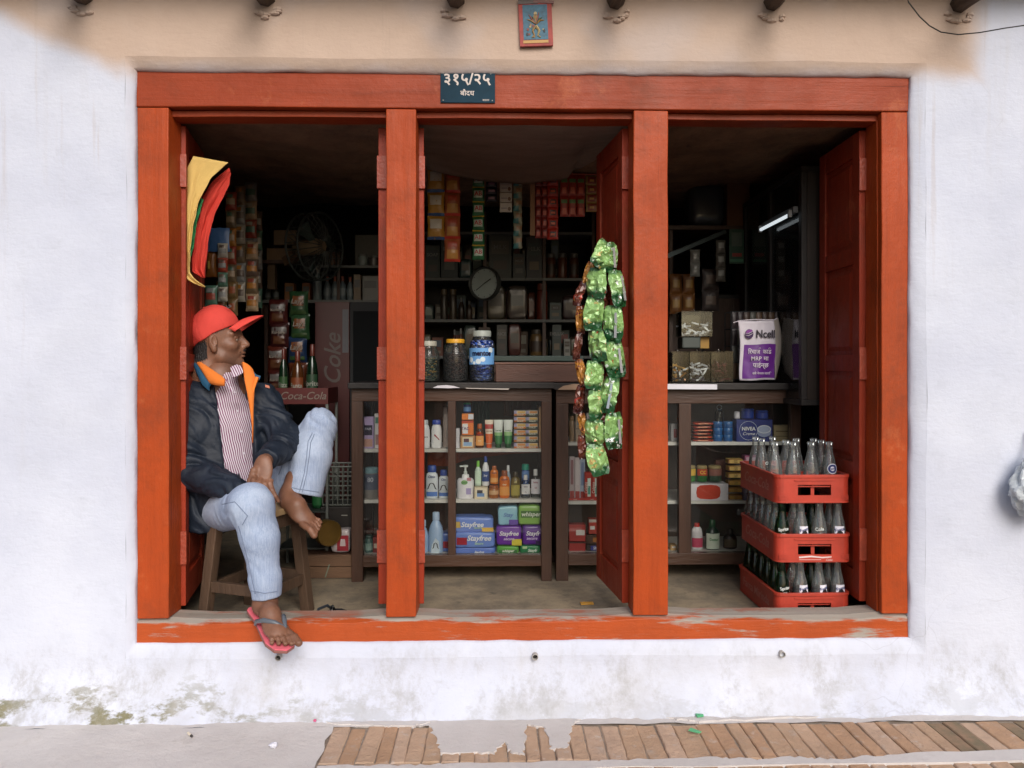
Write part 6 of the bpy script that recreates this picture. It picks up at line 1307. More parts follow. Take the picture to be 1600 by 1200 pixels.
# ------------------------------------------------------------------ the seated man: smooth implicit surfaces
def surfnet(d, lo, h):
    s = d < 0; nx, ny, nz = d.shape
    c = [s[i:nx-1+i, j:ny-1+j, k:nz-1+k] for i in (0, 1) for j in (0, 1) for k in (0, 1)]
    cnt = sum(x.astype(np.int8) for x in c); act = (cnt > 0) & (cnt < 8)
    I = np.argwhere(act); n = len(I); vid = -np.ones(act.shape, np.int64); vid[act] = np.arange(n)
    acc = np.zeros((n, 3)); num = np.zeros(n)
    cor = [(i, j, k) for i in (0, 1) for j in (0, 1) for k in (0, 1)]
    dv = [d[I[:, 0] + a, I[:, 1] + b, I[:, 2] + e] for a, b, e in cor]
    for p in range(8):
        for q_ in range(p + 1, 8):
            if sum(abs(x - y) for x, y in zip(cor[p], cor[q_])) != 1: continue
            m = (dv[p] < 0) != (dv[q_] < 0); den = dv[p] - dv[q_]; tt = np.where(m, dv[p] / np.where(den == 0, 1, den), 0)
            A_ = np.array(cor[p], float); B = np.array(cor[q_], float)
            acc[m] += A_ + tt[m, None] * (B - A_); num[m] += 1
    V = (I + acc / num[:, None]) * h + np.array(lo)
    F = []
    for ax in range(3):
        sl0 = [slice(1, -1)] * 3; sl0[ax] = slice(0, -1); sl1 = [slice(1, -1)] * 3; sl1[ax] = slice(1, None)
        e = s[tuple(sl0)] != s[tuple(sl1)]; J = np.argwhere(e); off = np.array([1, 1, 1]); off[ax] = 0; J = J + off
        b, c_ = [(1, 2), (2, 0), (0, 1)][ax]
        ub = np.zeros(3, int); ub[b] = 1; uc = np.zeros(3, int); uc[c_] = 1
        qd = [vid[tuple((J - x).T)] for x in (ub + uc, uc, 0 * ub, ub)]
        Q = np.stack(qd, 1); flip = s[tuple(J.T)]
        Q[~flip] = Q[~flip][:, ::-1]; F.append(Q)
    F = np.concatenate(F); F = F[(F >= 0).all(1)]
    return V, F
def sdf(fn, pts, pad, h):
    pts = np.array([list(p) for p in pts]); lo = pts.min(0) - pad; hi = pts.max(0) + pad
    ax = [np.arange(lo[i], hi[i] + h, h, dtype=np.float32) for i in range(3)]
    g = np.stack(np.meshgrid(*ax, indexing='ij'), -1)
    return surfnet(fn(g), lo, h)
def V3(p): return np.array(list(p), np.float32)
def cone(g, a, b, ra, rb):
    a, b = V3(a), V3(b); ab = b - a; t = np.clip(((g - a) @ ab) / float(ab @ ab), 0, 1)
    return np.linalg.norm(g - a - t[..., None] * ab, axis=-1) - (ra + (rb - ra) * t)
def ell(g, c, r, rot=None):
    p = g - V3(c)
    if rot is not None: p = p @ rot
    r = np.array(r, np.float32); k0 = np.linalg.norm(p / r, axis=-1); k1 = np.linalg.norm(p / (r * r), axis=-1)
    return k0 * (k0 - 1) / np.maximum(k1, 1e-6)
def smin(a, b, k):
    h = np.clip(.5 + .5 * (b - a) / k, 0, 1); return b + (a - b) * h - k * h * (1 - h)
def smax(a, b, k): return -smin(-a, -b, k)
def chain(g, pts, rs, k=.02):
    d = None
    for i in range(len(pts) - 1):
        c = cone(g, pts[i], pts[i + 1], rs[i], rs[i + 1]); d = c if d is None else smin(d, c, k)
    return d
def folds(g, seed, amp, freq, dirs=None, ridge=False):
    """soft cloth folds: a few warped waves"""
    r = np.random.RandomState(seed); out = 0
    w_ = .035 * np.sin(g @ np.array([17, 9, 13], np.float32) + seed) + .02 * np.sin(g @ np.array([-11, 23, 19], np.float32) * 1.3)
    for i in range(4):
        dv = r.normal(size=3) if dirs is None else np.array(dirs[i % len(dirs)]) + r.normal(size=3) * .25
        dv = (dv / np.linalg.norm(dv) * freq * r.uniform(.7, 1.4)).astype(np.float32)
        s = np.sin(g @ dv + w_ * freq * 1.3 + r.uniform(0, 6)); out = out + ((1.2 - 2.2 * np.abs(s) ** .75) if ridge else s * (1 - .4 * (s < 0)))
    return out * amp / 2.2
def mk(name, VF, mat, parent, merge=None):
    if merge is None: merge = [VF]
    vs = []; fs = []; o = 0
    for V, F in merge: vs.append(V); fs.append(F + o); o += len(V)
    V = np.concatenate(vs); F = np.concatenate(fs)
    me = bpy.data.meshes.new(name); me.from_pydata(V.tolist(), [], F.tolist()); me.update()
    me.polygons.foreach_set('use_smooth', [True] * len(me.polygons))
    o = link(name, me, mat, parent); return o
def relax(o, n=2, f=.5):
    m = o.modifiers.new('smooth', 'SMOOTH'); m.iterations = n; m.factor = f; return o
STUB = tuple(P(378, 575, .30))
def skin_mat():
    m = bpy.data.materials.new('brown_skin'); n, N, L, b = nodes(m); v = N.new('ShaderNodeTexCoord').outputs['Object']
    c = mixc(N, L, ramp(N, L, noise_n(N, L, v, 14, 5), .3, .7), (.155, .068, .038), (.225, .105, .062))
    c = mixc(N, L, ramp(N, L, noise_n(N, L, v, 160, 3), .55, .75, 0, .35), c, (.085, .036, .022))
    for ctr, r0_, r1_, k_ in ((STUB, .085, .045, .5),):
        ds = N.new('ShaderNodeVectorMath'); ds.operation = 'DISTANCE'; ds.inputs[1].default_value = ctr; L.new(v, ds.inputs[0])
        c = mixc(N, L, mth(N, L, 'MULTIPLY', ramp(N, L, ds.outputs['Value'], r0_, r1_, 0, k_), ramp(N, L, noise_n(N, L, v, 350, 2), .35, .6, .4, 1.0)), c, (.035, .024, .022))
    L.new(c, b.inputs['Base Color']); b.inputs['Roughness'].default_value = .52; b.inputs['Subsurface Weight'].default_value = .08; b.inputs['Subsurface Radius'].default_value = (.01, .004, .002)
    bumpn(N, L, b, noise_n(N, L, v, 220, 3), .15, .002); return m
def denim():
    m = bpy.data.materials.new('washed_denim'); n, N, L, b = nodes(m); v = N.new('ShaderNodeTexCoord').outputs['Object']; b.inputs['Roughness'].default_value = .9; b.inputs['Specular IOR Level'].default_value = .15
    st = noise_n(N, L, stretchv(N, L, v, (230, 230, 7)), 1.0, 4, .75); bl = noise_n(N, L, v, 7, 4); fi = noise_n(N, L, stretchv(N, L, v, (500, 500, 200)), 1.0, 2)
    c = mixc(N, L, ramp(N, L, st, .25, .75), (.24, .305, .445), (.40, .47, .60)); c = mixc(N, L, ramp(N, L, bl, .4, .75, 0, .6), c, (.48, .55, .66)); c = mixc(N, L, ramp(N, L, fi, .4, .7, 0, .18), c, (.16, .21, .34))
    L.new(c, b.inputs['Base Color']); bumpn(N, L, b, mth(N, L, 'ADD', fi, st), .25, .003); return m
def stripe_mat(vec):
    m = bpy.data.materials.new('striped_shirt'); n, N, L, b = nodes(m); v = N.new('ShaderNodeTexCoord').outputs['Object']; b.inputs['Roughness'].default_value = .85; b.inputs['Specular IOR Level'].default_value = .2
    dp = N.new('ShaderNodeVectorMath'); dp.operation = 'DOT_PRODUCT'; dp.inputs[1].default_value = vec; L.new(v, dp.inputs[0])
    w_ = mth(N, L, 'ADD', dp.outputs['Value'], mth(N, L, 'MULTIPLY', mth(N, L, 'SUBTRACT', noise_n(N, L, v, 9, 2), .5), .02))
    s = mth(N, L, 'SINE', mth(N, L, 'MULTIPLY', w_, 2 * math.pi / .0088))
    L.new(mixc(N, L, ramp(N, L, s, -.15, .25), (.60, .555, .61), (.18, .055, .12)), b.inputs['Base Color']); return m
MSKIN = skin_mat(); MDEN = denim(); MNAV = M('navy_nylon', (.010, .016, .028), .6, var=.35, vs=8, bump=.25, bs=45, spec=.35); MORG = M('orange_fleece', (.72, .19, .025), .9, var=.12, bump=.15, bs=400)
MTEA = M('teal_trim', (.010, .075, .15), .7); MHAIR = M('black_hair', (.012, .010, .010), .5, var=.4, vs=120, bump=.7, bs=300, stretch=(1, 1, .3)); MCAP = M('red_cap_cloth', (.62, .055, .040), .85, var=.14, vs=10, bump=.12, bs=420)

man = T('person', 'man in red cap, navy jacket and pale jeans seated on the stool', 'person', (-.012, 0, 0))
th = R(33); fw = np.array([math.sin(th), -math.cos(th), 0], np.float32); lf = np.array([math.cos(th), math.sin(th), 0], np.float32)   # his front and his left
# joints
NECK = P(349, 590, .35); PEL = P(352, 770, .37)
R_SH, R_EL, R_WR = P(293, 628, .26), P(298, 738, .19), P(392, 770, .055)
L_SH, L_EL, L_WR = P(415, 626, .44), P(454, 690, .34), P(419, 721, .09)
R_HIP, R_KN, R_AN = P(345, 797, .31), P(398, 790, .00), P(424, 938, .005)
L_HIP, L_KN, L_AN = P(402, 792, .40), P(505, 664, .36), P(461, 778, .30)
# --- head (local x = where he looks, y = his left, z = up)
HC = np.array(list(P(344, 533, .35)), np.float32); hp = R(4); hy_ = R(11)
hx_ = np.array([math.cos(hp) * math.cos(hy_), math.cos(hp) * math.sin(hy_), math.sin(hp)], np.float32); hl = np.array([-math.sin(hy_), math.cos(hy_), 0], np.float32); hz_ = np.cross(hx_, hl)
HR = np.stack([hx_, hl, hz_], 1).astype(np.float32)
def H(x, y, z): return HC + HR @ np.array([x, y, z], np.float32)
def headf(g):
    p = (g - HC) @ HR; E = lambda c, r: ell(p, c, r); C = lambda a, b, ra, rb: cone(p, a, b, ra, rb)
    d = E((-.012, 0, .038), (.100, .077, .090))
    d = smin(d, E((.028, 0, -.032), (.070, .061, .082)), .03)
    d = smin(d, C((.02, .045, -.07), (.068, .012, -.098), .024, .020), .025); d = smin(d, C((.02, -.045, -.07), (.068, -.012, -.098), .024, .020), .025)
    d = smin(d, E((.078, 0, -.100), (.022, .024, .019)), .02)
    for s_ in (-1, 1):
        d = smin(d, E((.060, s_ * .045, -.022), (.026, .022, .020)), .022)
        d = smin(d, C((.086, s_ * .010, .028), (.066, s_ * .052, .024), .012, .010), .014)
        d = smax(d, -E((.094, s_ * .034, .004), (.020, .017, .012)), .014)
        d = smin(d, E((.0735, s_ * .033, .004), (.0135, .0135, .0125)), .004)
        d = smin(d, C((.087, s_ * .024, .0115), (.080, s_ * .047, .0095), .0038, .0032), .006)
    d = smin(d, C((.090, 0, .018), (.1145, 0, -.022), .0085, .0130), .014)
    for s_ in (-1, 1): d = smin(d, E((.104, s_ * .0125, -.029), (.0125, .0085, .0085)), .007)
    d = smin(d, E((.090, 0, -.048), (.016, .028, .018)), .014)
    d = smin(d, E((.0985, 0, -.0565), (.0105, .022, .0058)), .005); d = smin(d, E((.0955, 0, -.0695), (.0105, .019, .0062)), .005)
    d = smax(d, -E((.109, 0, -.0628), (.013, .024, .0018)), .003)
    for s_ in (-1, 1):
        e = E((-.006, s_ * .078, -.006), (.0175, .011, .030)); e = smin(e, E((-.002, s_ * .077, -.036), (.011, .009, .013)), .008)
        e = smax(e, -E((.002, s_ * .091, .000), (.0115, .0125, .022)), .003); d = smin(d, e, .008)
    d = smin(d, chain(p, [(-.028, 0, -.055), (-.048, 0, -.125), (-.062, 0, -.19)], [.060, .060, .072], .03), .03)
    d = smin(d, C((.028, 0, -.125), (.030, 0, -.14), .012, .012), .03)
    return d
head = sdf(headf, [H(-.12, -.1, .14), H(.13, .1, -.2), H(-.12, .1, -.2), H(.13, -.1, .14)], .02, .0026)
# --- hands
def hand(wr, kn, tips, roots, thumb, back, elb, pal=.040, h=.0024):
    """palm from wrist to knuckles; tips / roots give the four fingers, each with one knuckle bend lifted along `back`"""
    wr, kn = V3(wr), V3(kn); ax = kn - wr; bk = V3(back); arm = wr + (V3(elb) - wr) * .3
    def f(g):
        d = cone(g, arm, wr, .030, .0265); side = np.cross(ax, bk); side = side / np.linalg.norm(side)
        rot = np.stack([side, ax / np.linalg.norm(ax), bk], 1).astype(np.float32)
        d = smin(d, ell(g, (wr + kn) / 2, (pal, np.linalg.norm(ax) * .62, .0165), rot), .02)
        for r_, tp, rad_ in zip(roots, tips, (.0092, .0100, .0096, .0084)):
            r_, tp = V3(r_), V3(tp); m1 = r_ + (tp - r_) * .42 + bk * .014; m2 = r_ + (tp - r_) * .75 + bk * .009
            d = smin(d, chain(g, [r_ - ax * .15, r_ + bk * .004, m1, m2, tp], [rad_, rad_ * 1.12, rad_ * 1.05, rad_ * .95, rad_ * .78], .004), .007)
        a, b, c = [V3(q_) for q_ in thumb]; d = smin(d, chain(g, [a, b, c], [.014, .0115, .0085], .006), .012)
        return d
    pts = [arm, kn] + [V3(x) for x in tips] + [V3(x) for x in thumb]; return sdf(f, pts, .04, h)
lh = hand(L_WR, P(411, 752, .035), [P(409, 782, -.012), P(421, 786, -.002), P(432, 787, .012), P(440, 783, .03)], [P(402, 751, .028), P(411, 755, .028), P(420, 757, .034), P(428, 756, .044)],
          [P(402, 735, .05), P(396, 752, .045), P(398, 768, .03)], (-.12, -.93, .34), L_EL)
rh = hand(R_WR, P(413, 776, .03), [P(428, 796, .012), P(431, 790, .02), P(434, 784, .03), P(436, 778, .042)], [P(417, 783, .022), P(418, 777, .026), P(419, 772, .034), P(418, 767, .045)],
          [P(400, 780, .03), P(410, 790, .015), P(420, 795, .008)], (.15, -.75, .64), R_EL, pal=.036)
# --- feet
def foot(an, heel, toe, up, lateral, big, knee, h=.0026, spread=1.0):
    an, heel, toe, up, lat = V3(an), V3(heel), V3(toe), V3(up), V3(lateral); ax = toe - heel; L_ = np.linalg.norm(ax); axn = ax / L_
    leg = an + (V3(knee) - an) * .22
    def f(g):
        d = cone(g, leg, an, .046, .036); d = smin(d, ell(g, heel + up * .028 + axn * .028, (.034, .030, .030), np.stack([axn, lat, up], 1).astype(np.float32)), .03)
        ball = heel + axn * L_ * .70 + up * .018
        d = smin(d, chain(g, [an, heel + axn * L_ * .42 + up * .042, ball], [.036, .031, .022], .03), .03)
        rot = np.stack([axn, lat, up], 1).astype(np.float32)
        d = smin(d, ell(g, ball - axn * .01, (.055, .044, .019), rot), .03)
        for i in range(5):
            w_ = (i - 2) * .0182 * spread * -big; ln = (.092, .082, .074, .064, .052)[i]; r_ = (.0135, .0095, .009, .0085, .008)[i]
            a = ball + lat * w_ * .9 + axn * .022 - up * .003; b = ball + lat * w_ * (1.08 if i else 1.12) + axn * ln - up * (.006 if i else .004); m_ = (a + b) / 2 + axn * .006 + up * .006
            d = smin(d, chain(g, [a, m_, b], [r_ * 1.02, r_ * .95, r_], .004), .0045)
            d = smax(d, -ell(g, b + axn * r_ * .35 + up * r_ * 1.22, (r_ * .75, r_ * .62, r_ * .35), rot), .003)
        return smax(d, -((g - heel) @ up + .0), .006)
    return sdf(f, [leg, heel - axn * .04, toe + axn * .03, heel + lat * .06, toe - lat * .06, toe + lat * .06, an], .045, h)
# right foot on the sill, toes towards the street
rheel = V3(P(408, 957, .03)); rheel[2] = .357; rtoe = V3(P(452, 1005, -.175)); rtoe[2] = .292
ax_ = (rtoe - rheel); ax_ /= np.linalg.norm(ax_); lat_ = np.cross(ax_, [0, 0, 1]); lat_ /= np.linalg.norm(lat_); up_ = np.cross(lat_, ax_)
BIG = 1.0 if lat_[0] > 0 else -1.0
rf_ = foot(V3(P(421, 940, .012)), rheel, rtoe, up_, lat_, BIG, R_KN)
SANDAL = (rheel, ax_, lat_, up_)
# left foot, bare, sliding off the stool edge
lheel = V3(P(444, 788, .25)); ltoe = V3(P(494, 826, .19)); ax2 = (ltoe - lheel); ax2 /= np.linalg.norm(ax2); lat2 = np.cross(ax2, [.45, -.42, .78]); lat2 /= np.linalg.norm(lat2); up2 = np.cross(lat2, ax2)
lf_ = foot(V3(P(457, 774, .275)), lheel, ltoe, up2, lat2, 1.0 if lat2[1] < 0 else -1.0, L_KN)
# --- the body under the clothes, coarser
def corei(g):
    d = chain(g, [NECK, (V3(NECK) + V3(PEL)) / 2 - fw * .02, PEL], [.085, .105, .12], .05)
    for a, b, c in ((R_SH, R_EL, R_WR), (L_SH, L_EL, L_WR)): d = smin(d, chain(g, [V3(NECK) * .6 + V3(a) * .4 - np.array([0, 0, .03]), a, b, c], [.05, .045, .036, .024], .03), .04)
    d = smin(d, chain(g, [PEL, R_HIP, R_KN, R_AN], [.10, .075, .052, .034], .03), .04); d = smin(d, chain(g, [PEL, L_HIP, L_KN, L_AN], [.10, .075, .052, .034], .03), .04)
    return d
core = sdf(corei, [NECK, PEL, R_EL, L_EL, R_KN, R_AN, L_KN, L_AN], .13, .011)
relax(mk('body', None, MSKIN, man, [core, head, lh, rh, rf_, lf_]), 1, .4)
# eyes (white and iris), moustache, hair
mb = MB()
for s_ in (-1,):
    for nm, dx, rr, m_ in (('eye_white', 0, .0138, MC('B8AC9C', .2)), ('iris', .0042, .0102, MC('140C0A', .1))):
        c = H(.0735 + dx, s_ * .033, .004); MB().lathe([(rr * math.cos(a), rr * math.sin(a)) for a in np.linspace(-1.55, 1.55, 9)], 14, cx=c[0], cy=c[1], cz=c[2]).build(nm, m_, man, smooth=True)
def hairf(g):
    p = (g - HC) @ HR; sk = smin(ell(p, (-.012, 0, .038), (.0985, .0765, .086)), chain(p, [(-.030, 0, -.045), (-.050, 0, -.105)], [.062, .060], .03), .03)
    lim = p[..., 2] + .02 - .55 * np.clip(p[..., 0] + .045, 0, 1) * 1.0 - .0
    low = -(p[..., 2] + .085 + .3 * np.clip(-p[..., 0] - .04, -.2, .2)); front = p[..., 0] - .032 + .25 * np.abs(p[..., 1] - 0) * 0
    ear = -ell(p, (-.004, -.08, -.012), (.027, .03, .040)); d = smax(sk, np.maximum(np.maximum(low, front), p[..., 2] - .07 - .30 * p[..., 0]), .006); d = smax(d, ear, .004)
    side = -(p[..., 2] + .012 - .0 * p[..., 0]); d = np.where(p[..., 0] > -.030, smax(d, side, .004), d)
    return d + .0012 * np.sin(p[..., 0] * 700 + 40 * p[..., 2]) * (np.abs(p[..., 1]) > .01)
mk('hair', sdf(hairf, [H(-.12, -.1, .13), H(.06, .1, -.12)], .02, .003), MHAIR, man)
def tachef(g):
    p = (g - HC) @ HR; d = None
    for s_ in (-1, 1):
        c = chain(p, [(.106, 0, -.042), (.100, s_ * .014, -.045), (.090, s_ * .028, -.053)], [.0062, .0058, .003], .004); d = c if d is None else smin(d, c, .003)
    return d + .0008 * np.sin(p[..., 1] * 900)
mk('moustache', sdf(tachef, [H(.085, -.03, -.055), H(.11, .03, -.035)], .012, .0018), MHAIR, man)
mb = MB(); mb.tube([H(.088, -.016, .0345), H(.084, -.034, .038), H(.070, -.052, .033)], [.003, .0042, .002], 6); mb.build('eyebrow', MHAIR, man, smooth=True)
# cap
ct = R(22); cf = np.array([math.cos(ct), 0, math.sin(ct)]); cu = np.array([-math.sin(ct), 0, math.cos(ct)]); CO = H(-.004, 0, .040)
CF = HR @ np.array([cf[0], 0, cf[2]]); CU = HR @ np.array([cu[0], 0, cu[2]]); CR = np.stack([CF, hl, CU], 1).astype(np.float32)
def capf(g):
    p = (g - CO) @ CR; d = smin(ell(p, (-.010, 0, .005), (.100, .085, .095)), ell(p, (.020, 0, .020), (.078, .075, .082)), .03)
    d = smax(d, -(p[..., 2] + .012 + .10 * np.clip(-p[..., 0], 0, 1)), .002)
    seam = np.minimum(np.abs(p[..., 1]), np.abs(p[..., 1] - p[..., 0] * 1.5)); seam = np.minimum(seam, np.abs(p[..., 1] + p[..., 0] * 1.5))
    return d + .0016 * np.exp(-(seam / .0028) ** 2) + .0014 * np.sin(p[..., 0] * 46 + p[..., 2] * 40 + 2 * np.sin(p[..., 1] * 50))
cap = relax(mk('cap', sdf(capf, [CO - .14, CO + .14], .01, .0030), MCAP, man), 1)
def brim(u, v, k=0.0):
    a = -1.25 + 2.5 * u; r0 = .108; r_ = (1 - v) * .094 + v * (.094 + .078 * math.cos(a * .82) ** .7)
    x = .030 + (r0 * .86 + (r_ - .094)) * math.cos(a) * 1.0; y = (.079 + .002 * v) * math.sin(a); z = .000 - .028 * (1 - math.cos(a)) * 1.0 - .020 * v * v + k
    q_ = CO + CR @ np.array([x, y, z]); return tuple(q_)
o = MB().grid(brim, 24, 10).build('cap_brim', MCAP, cap, smooth=True, ang=80); o.modifiers.new('s', 'SOLIDIFY').thickness = .005
MB().lathe([(.007, 0), (.006, .004), (.001, .006)], 10).build('cap_button', MCAP, cap, smooth=True, loc=tuple(CO + CU * .1055 + CF * .004))
c_ = CO + CF * .083 - hl * .052 + CU * .058
tx_ = text('La', .022, cap, MC('2A1A1A'), (0, 0, 0), bold=.02); tx_.location = tuple(CO + CF * .098 - hl * .050 + CU * .066); tx_.rotation_euler = (R(-25), R(-30), R(40))

# --- jacket, shirt
ZN, ZH = NECK.z, PEL.z - .13
def tor(g, grow, seed, amp, hem):
    zz = g[..., 2]; t_ = np.clip((zz - ZH) / (ZN - .03 - ZH), 0, 1.1)
    cen = V3(PEL) * 1.0; c0 = V3(PEL) + fw * .01; c1 = V3(NECK) - fw * .015
    cx = c0[0] + (c1[0] - c0[0]) * t_; cy = c0[1] + (c1[1] - c0[1]) * t_
    dx, dy = g[..., 0] - cx, g[..., 1] - cy; u = dx * lf[0] + dy * lf[1]; f = dx * fw[0] + dy * fw[1]
    a = np.interp(t_, [0, .15, .45, .72, .88, 1.0], [.172, .168, .160, .172, .160, .085]).astype(np.float32) + grow
    b = np.interp(t_, [0, .15, .4, .7, .88, 1.0], [.140, .148, .150, .130, .105, .075]).astype(np.float32) + grow
    q_ = np.sqrt((u / a) ** 2 + (f / b) ** 2); d = (q_ - 1) * np.minimum(a, b)
    top = zz - (ZN - .012); bot = hem - zz
    d = smax(smax(d, top, .03), bot, .01)
    return d, u, f, t_
def jackf(g):
    d, u, f, t_ = tor(g, .014, 3, .006, ZH)
    ra = chain(g, [V3(R_SH) + lf * .045 + np.array([0, 0, .004]), R_SH, V3(R_EL) * 1.0, V3(R_WR)], [.066, .068, .062, .043], .03); la = chain(g, [V3(L_SH) - lf * .045 + np.array([0, 0, .004]), L_SH, L_EL, V3(L_WR) + (V3(L_EL) - V3(L_WR)) * .04], [.066, .065, .058, .041], .03)
    arms = np.minimum(ra, la)
    e = np.exp(-np.linalg.norm(g - V3(R_EL), axis=-1) / .10) + np.exp(-np.linalg.norm(g - V3(L_EL), axis=-1) / .10)
    arms = arms + folds(g, 5, .0075, 46, [(.5, -.3, .85), (.2, .6, .75)], True) * (.5 + e) + folds(g, 55, .0018, 100, [(.5, -.3, .85), (.7, .3, .6)], True) * (.2 + e)
    d = smin(d + folds(g, 9, .0075, 30, [(.7, .2, .7), (.9, .3, .3)], True) + folds(g, 66, .0012, 80, [(.6, .2, .8), (.8, .3, .5)], True), arms, .035)
    # back skirt hanging behind the stool
    sk = ell(g, V3(P(318, 800, .42)), (.105, .10, .095)); d = smin(d, sk + folds(g, 21, .008, 45), .04)
    d = smin(d, cone(g, P(352, 775, .22), P(340, 815, .25), .05, .03), .05)      # right front panel over the lap
    w0 = .054 + .016 * t_; open_ = np.maximum(np.abs(u - .040 + .010 * t_) - w0, -f + .03)
    inarm = np.minimum(ra, la) - .006
    d = np.where(inarm > 0, smax(d, -open_, .012), np.minimum(d, 9))
    neck = cone(g, V3(NECK) - fw * .01 + np.array([0, 0, -.05]), V3(NECK) + np.array([0, 0, .1]), .072, .085); d = smax(d, -neck, .01)
    for wr, el in ((R_WR, R_EL), (L_WR, L_EL)):      # cuff ends
        ax = V3(wr) - V3(el); ax = ax / np.linalg.norm(ax); pl_ = (g - (V3(wr) - ax * (.012 if wr is R_WR else .014))) @ ax; near = np.linalg.norm(g - V3(wr), axis=-1) - .11
        d = np.where(near < 0, smax(d, pl_, .006), d)
    return d
jk = relax(mk('jacket', sdf(jackf, [R_SH, R_EL, L_EL, L_SH, NECK, PEL, R_WR, P(300, 838, .45)], .12, .0052), MNAV, man), 2)
def shirtf(g):
    d, u, f, t_ = tor(g, .004, 4, .003, ZH + .03); d = d + folds(g, 31, .0055, 55, [(.8, .3, .5), (.3, .1, .9)])
    d = smin(d, cone(g, V3(NECK) + fw * .055 + lf * .018 + np.array([0, 0, -.09]), V3(NECK) + fw * .062 + lf * .024 + np.array([0, 0, -.008]), .05, .022), .03)
    d = smin(d, cone(g, V3(NECK) - fw * .012 + np.array([0, 0, -.06]), V3(NECK) + fw * .012 + np.array([0, 0, .012]), .088, .070), .03)
    neck = cone(g, V3(NECK) + fw * .004 + np.array([0, 0, -.02]), V3(NECK) + fw * .03 + np.array([0, 0, .1]), .050, .078)
    return smax(d, -neck, .006)
sh = relax(mk('shirt', sdf(shirtf, [NECK, PEL, V3(PEL) + fw * .1, V3(NECK) - fw * .1], .19, .0055), stripe_mat(tuple(float(x) for x in lf * 1.0 + np.array([0, 0, .22]))), man), 1)
# --- jeans
def jeanf(g):
    rt = chain(g, [R_HIP, R_KN], [.090, .076], .03); rs = chain(g, [R_KN, P(411, 840, -.005), P(420, 905, .0), P(421, 930, .0)], [.078, .066, .053, .051], .03)
    d = smin(rt, rs, .03); lt = chain(g, [L_HIP, L_KN], [.092, .066], .03); ls = chain(g, [L_KN, P(492, 715, .335), P(478, 768, .31)], [.068, .074, .080], .03)
    d = smin(d, smin(lt, ls, .015), .03); d = smin(d, ell(g, V3(PEL) - np.array([0, 0, .02]), (.15, .14, .10)), .05)
    kn = np.exp(-np.linalg.norm(g - V3(R_KN), axis=-1) / .09) + 1.2 * np.exp(-np.linalg.norm(g - V3(L_KN), axis=-1) / .10) + .9 * np.exp(-np.linalg.norm(g - V3(P(421, 925, 0)), axis=-1) / .05)
    d = d + folds(g, 14, .0034, 26, [(.3, .3, .9), (.8, -.2, .6)]) * (.35 + .8 * kn) + folds(g, 77, .0026, 55, [(.5, .3, .8), (.9, -.2, .4)], True) * (.2 + 1.5 * kn)
    # hems
    pr = Z(931, 0) - g[..., 2] + .10 * (g[..., 0] - P(420, 930, 0).x); d = np.where(g[..., 1] < .14, smax(d, pr, .005), d)
    hv = V3(P(478, 768, .31)) - V3(L_KN); hv = hv / np.linalg.norm(hv); pl_ = (g - V3(P(474, 771, .31))) @ hv; nr = np.linalg.norm(g - V3(P(478, 772, .31)), axis=-1) - .15
    ex = lt - .004; d = np.where((nr < 0) & (ex > 0), smax(d, pl_, .005), d)
    hole = chain(g, [P(488, 730, .33), P(474, 790, .30)], [.05, .078], .02); d = np.where((nr < 0) & (ex > 0), smax(d, -hole, .004), d)
    return d
jn = relax(mk('jeans', sdf(jeanf, [R_KN, R_AN, L_KN, L_AN, PEL, R_HIP, L_HIP], .125, .0045), MDEN, man), 1)
MSEAM = M('seam_thread', (.17, .21, .30), .9)
from mathutils.bvhtree import BVHTree
def onto(o, pts, lift=.001):
    """lay a line of stitching on a garment where the photograph shows it"""
    b = BVHTree.FromPolygons([v.co for v in o.data.vertices], [tuple(p.vertices) for p in o.data.polygons]); c = Vector(camo.location); res = []
    for px, py in pts:
        d = (P(px, py, 0) - c).normalized(); hit = b.ray_cast(c, d)
        if hit[0]: res.append(hit[0] - d * lift)
    return res
def dens(pts, n=5): return [(a[0] + (b[0] - a[0]) * k / n, a[1] + (b[1] - a[1]) * k / n) for a, b in zip(pts, pts[1:]) for k in range(n)] + [pts[-1]]
for pts in ([(493, 676), (486, 690), (484, 712), (480, 740), (473, 768)], [(496, 678), (490, 692), (488, 712), (484, 740), (477, 769)], [(378, 822), (386, 850), (396, 890), (404, 928)], [(462, 690), (450, 715), (440, 742)], [(445, 758), (470, 764), (503, 769)], [(398, 923), (418, 927), (438, 924)], [(352, 788), (372, 784), (392, 806), (384, 820)]):
    q_ = onto(jn, dens(pts))
    if len(q_) > 2: MB().tube(q_, .0016, 5).build('seam', MSEAM, jn, smooth=True)
q_ = onto(sh, dens([(369, 598), (374, 630), (379, 660), (384, 700), (388, 730)]))
if len(q_) > 2: MB().tube(q_, .0018, 5).build('placket', sh.data.materials[0], sh, smooth=True)
for px, py in ((371, 613), (376, 642), (381, 674), (386, 708)):
    q_ = onto(sh, [(px, py)], .002)
    if q_: MB().lathe([(.0045, -.002), (.0045, .002)], 10).build('button', MC('C8C0CC', .3), sh, loc=q_[0]).rotation_euler = (R(90), 0, R(33))
q_ = onto(jk, dens([(363, 606), (364, 640), (366, 680), (372, 720), (380, 750)]), .0)
if len(q_) > 2: MB().tube(q_, .0035, 6).build('jacket_edge', MNAV, jk, smooth=True)
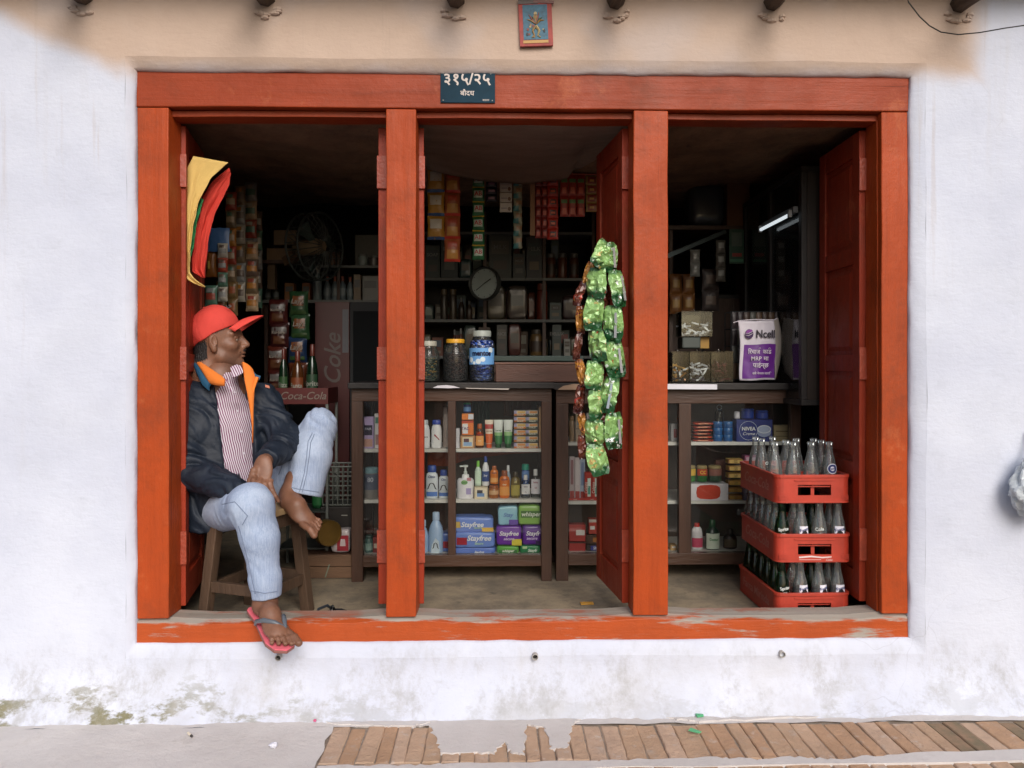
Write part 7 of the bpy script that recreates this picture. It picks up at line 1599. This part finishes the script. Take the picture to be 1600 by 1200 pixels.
# --- collar, lining and trim: bands sewn round the neck opening
def band(nm, A_, B, mat, th=.006, bulge=.0): return MB().sheet([P(*a) for a in A_], [P(*b) for b in B], th, 5, bulge).build(nm, mat, jk, smooth=True, ang=60)
band('collar_lining', [(309, 553, .335), (322, 568, .28), (337, 578, .245), (352, 588, .222), (357, 594, .212)], [(315, 568, .31), (324, 584, .255), (333, 600, .225), (345, 602, .205), (356, 602, .197)], MORG, .012, .008)
band('collar_trim', [(306, 556, .33), (315, 572, .28), (325, 588, .24), (333, 600, .213)], [(306, 566, .315), (313, 584, .262), (322, 602, .22), (331, 610, .20)], MTEA, .010, .004)
band('front_lining', [(383, 566, .30), (386, 590, .268), (391, 615, .246), (395, 640, .232), (398, 664, .226), (399, 690, .224)], [(399, 578, .32), (404, 592, .285), (402, 615, .254), (401, 640, .236), (401, 664, .228), (400, 692, .224)], MORG, .009, .006)
band('front_trim', [(399, 579, .315), (406, 586, .30), (412, 588, .30)], [(400, 588, .305), (405, 592, .292), (410, 594, .292)], MTEA, .008)
band('zip_flap', [(409, 590, .275), (403, 606, .258), (400, 622, .246)], [(405, 589, .278), (400, 604, .258), (397, 622, .246)], MORG, .008)
band('chest_badge', [(419, 601, .300), (425, 603, .305)], [(419, 605, .298), (426, 607, .303)], MC('A8562E'), .006)
# shirt collar
band2 = lambda nm, A_, B, mat: MB().sheet([P(*a) for a in A_], [P(*b) for b in B], .005, 4, .004).build(nm, mat, sh, smooth=True, ang=60)
MSTR2 = sh.data.materials[0]
band2('shirt_collar', [(365, 574, .255), (374, 570, .262), (381, 572, .27)], [(368, 590, .225), (375, 588, .228), (384, 583, .245)], MSTR2)
band2('shirt_collar', [(357, 592, .225), (361, 598, .214)], [(366, 606, .205), (368, 612, .203)], MSTR2)
# --- the flip-flop under the right foot
hl_, ax_, lat_, up_ = SANDAL
def SP(x, y, z): return tuple(hl_ + ax_ * x + lat_ * y + up_ * z)
big = BIG
out = [(-.035, -.022), (-.020, -.034), (.06, -.034), (.14, -.044), (.21, -.050), (.262, -.036), (.282, 0), (.262, .038), (.21, .051), (.14, .043), (.06, .033), (-.020, .034), (-.035, .022)]
n = len(out)
def slab2(z0, z1, nm, mat, k=1.0):
    mb = MB(); mb.add([SP(x * 1, y * k, z0) for x, y in out] + [SP(x, y * k, z1) for x, y in out], [tuple(range(n)), tuple(range(n, 2*n))[::-1]] + [(i, i+n, (i+1)%n+n, (i+1)%n) for i in range(n)])
    return mb.build(nm, mat, ff, bevel=.002)
ff = MB().add([SP(x, y, -.017) for x, y in out] + [SP(x, y, -.0065) for x, y in out], [tuple(range(n)), tuple(range(n, 2*n))[::-1]] + [(i, i+n, (i+1)%n+n, (i+1)%n) for i in range(n)]).build('flip_flop', MC('8A5A52', .7), man, bevel=.002)
slab2(-.006, -.0008, 'footbed', M('pink_footbed', (.70, .13, .17), .7, var=.3, vs=9), 1.0)
MSTP = MC('5A6068', .35); 
py_ = .024 * big
for s_ in (-1, 1):
    MB().tube([SP(.085, s_ * .041, -.002), SP(.105, s_ * .046, .022), SP(.145, s_ * .036, .046), SP(.175, s_ * .018 + py_ * .4, .047), SP(.200, py_ * .9, .034), SP(.208, py_, -.001)], [.0055, .0075, .0085, .0085, .0065, .004], 10).build('strap', MSTP, ff, smooth=True)
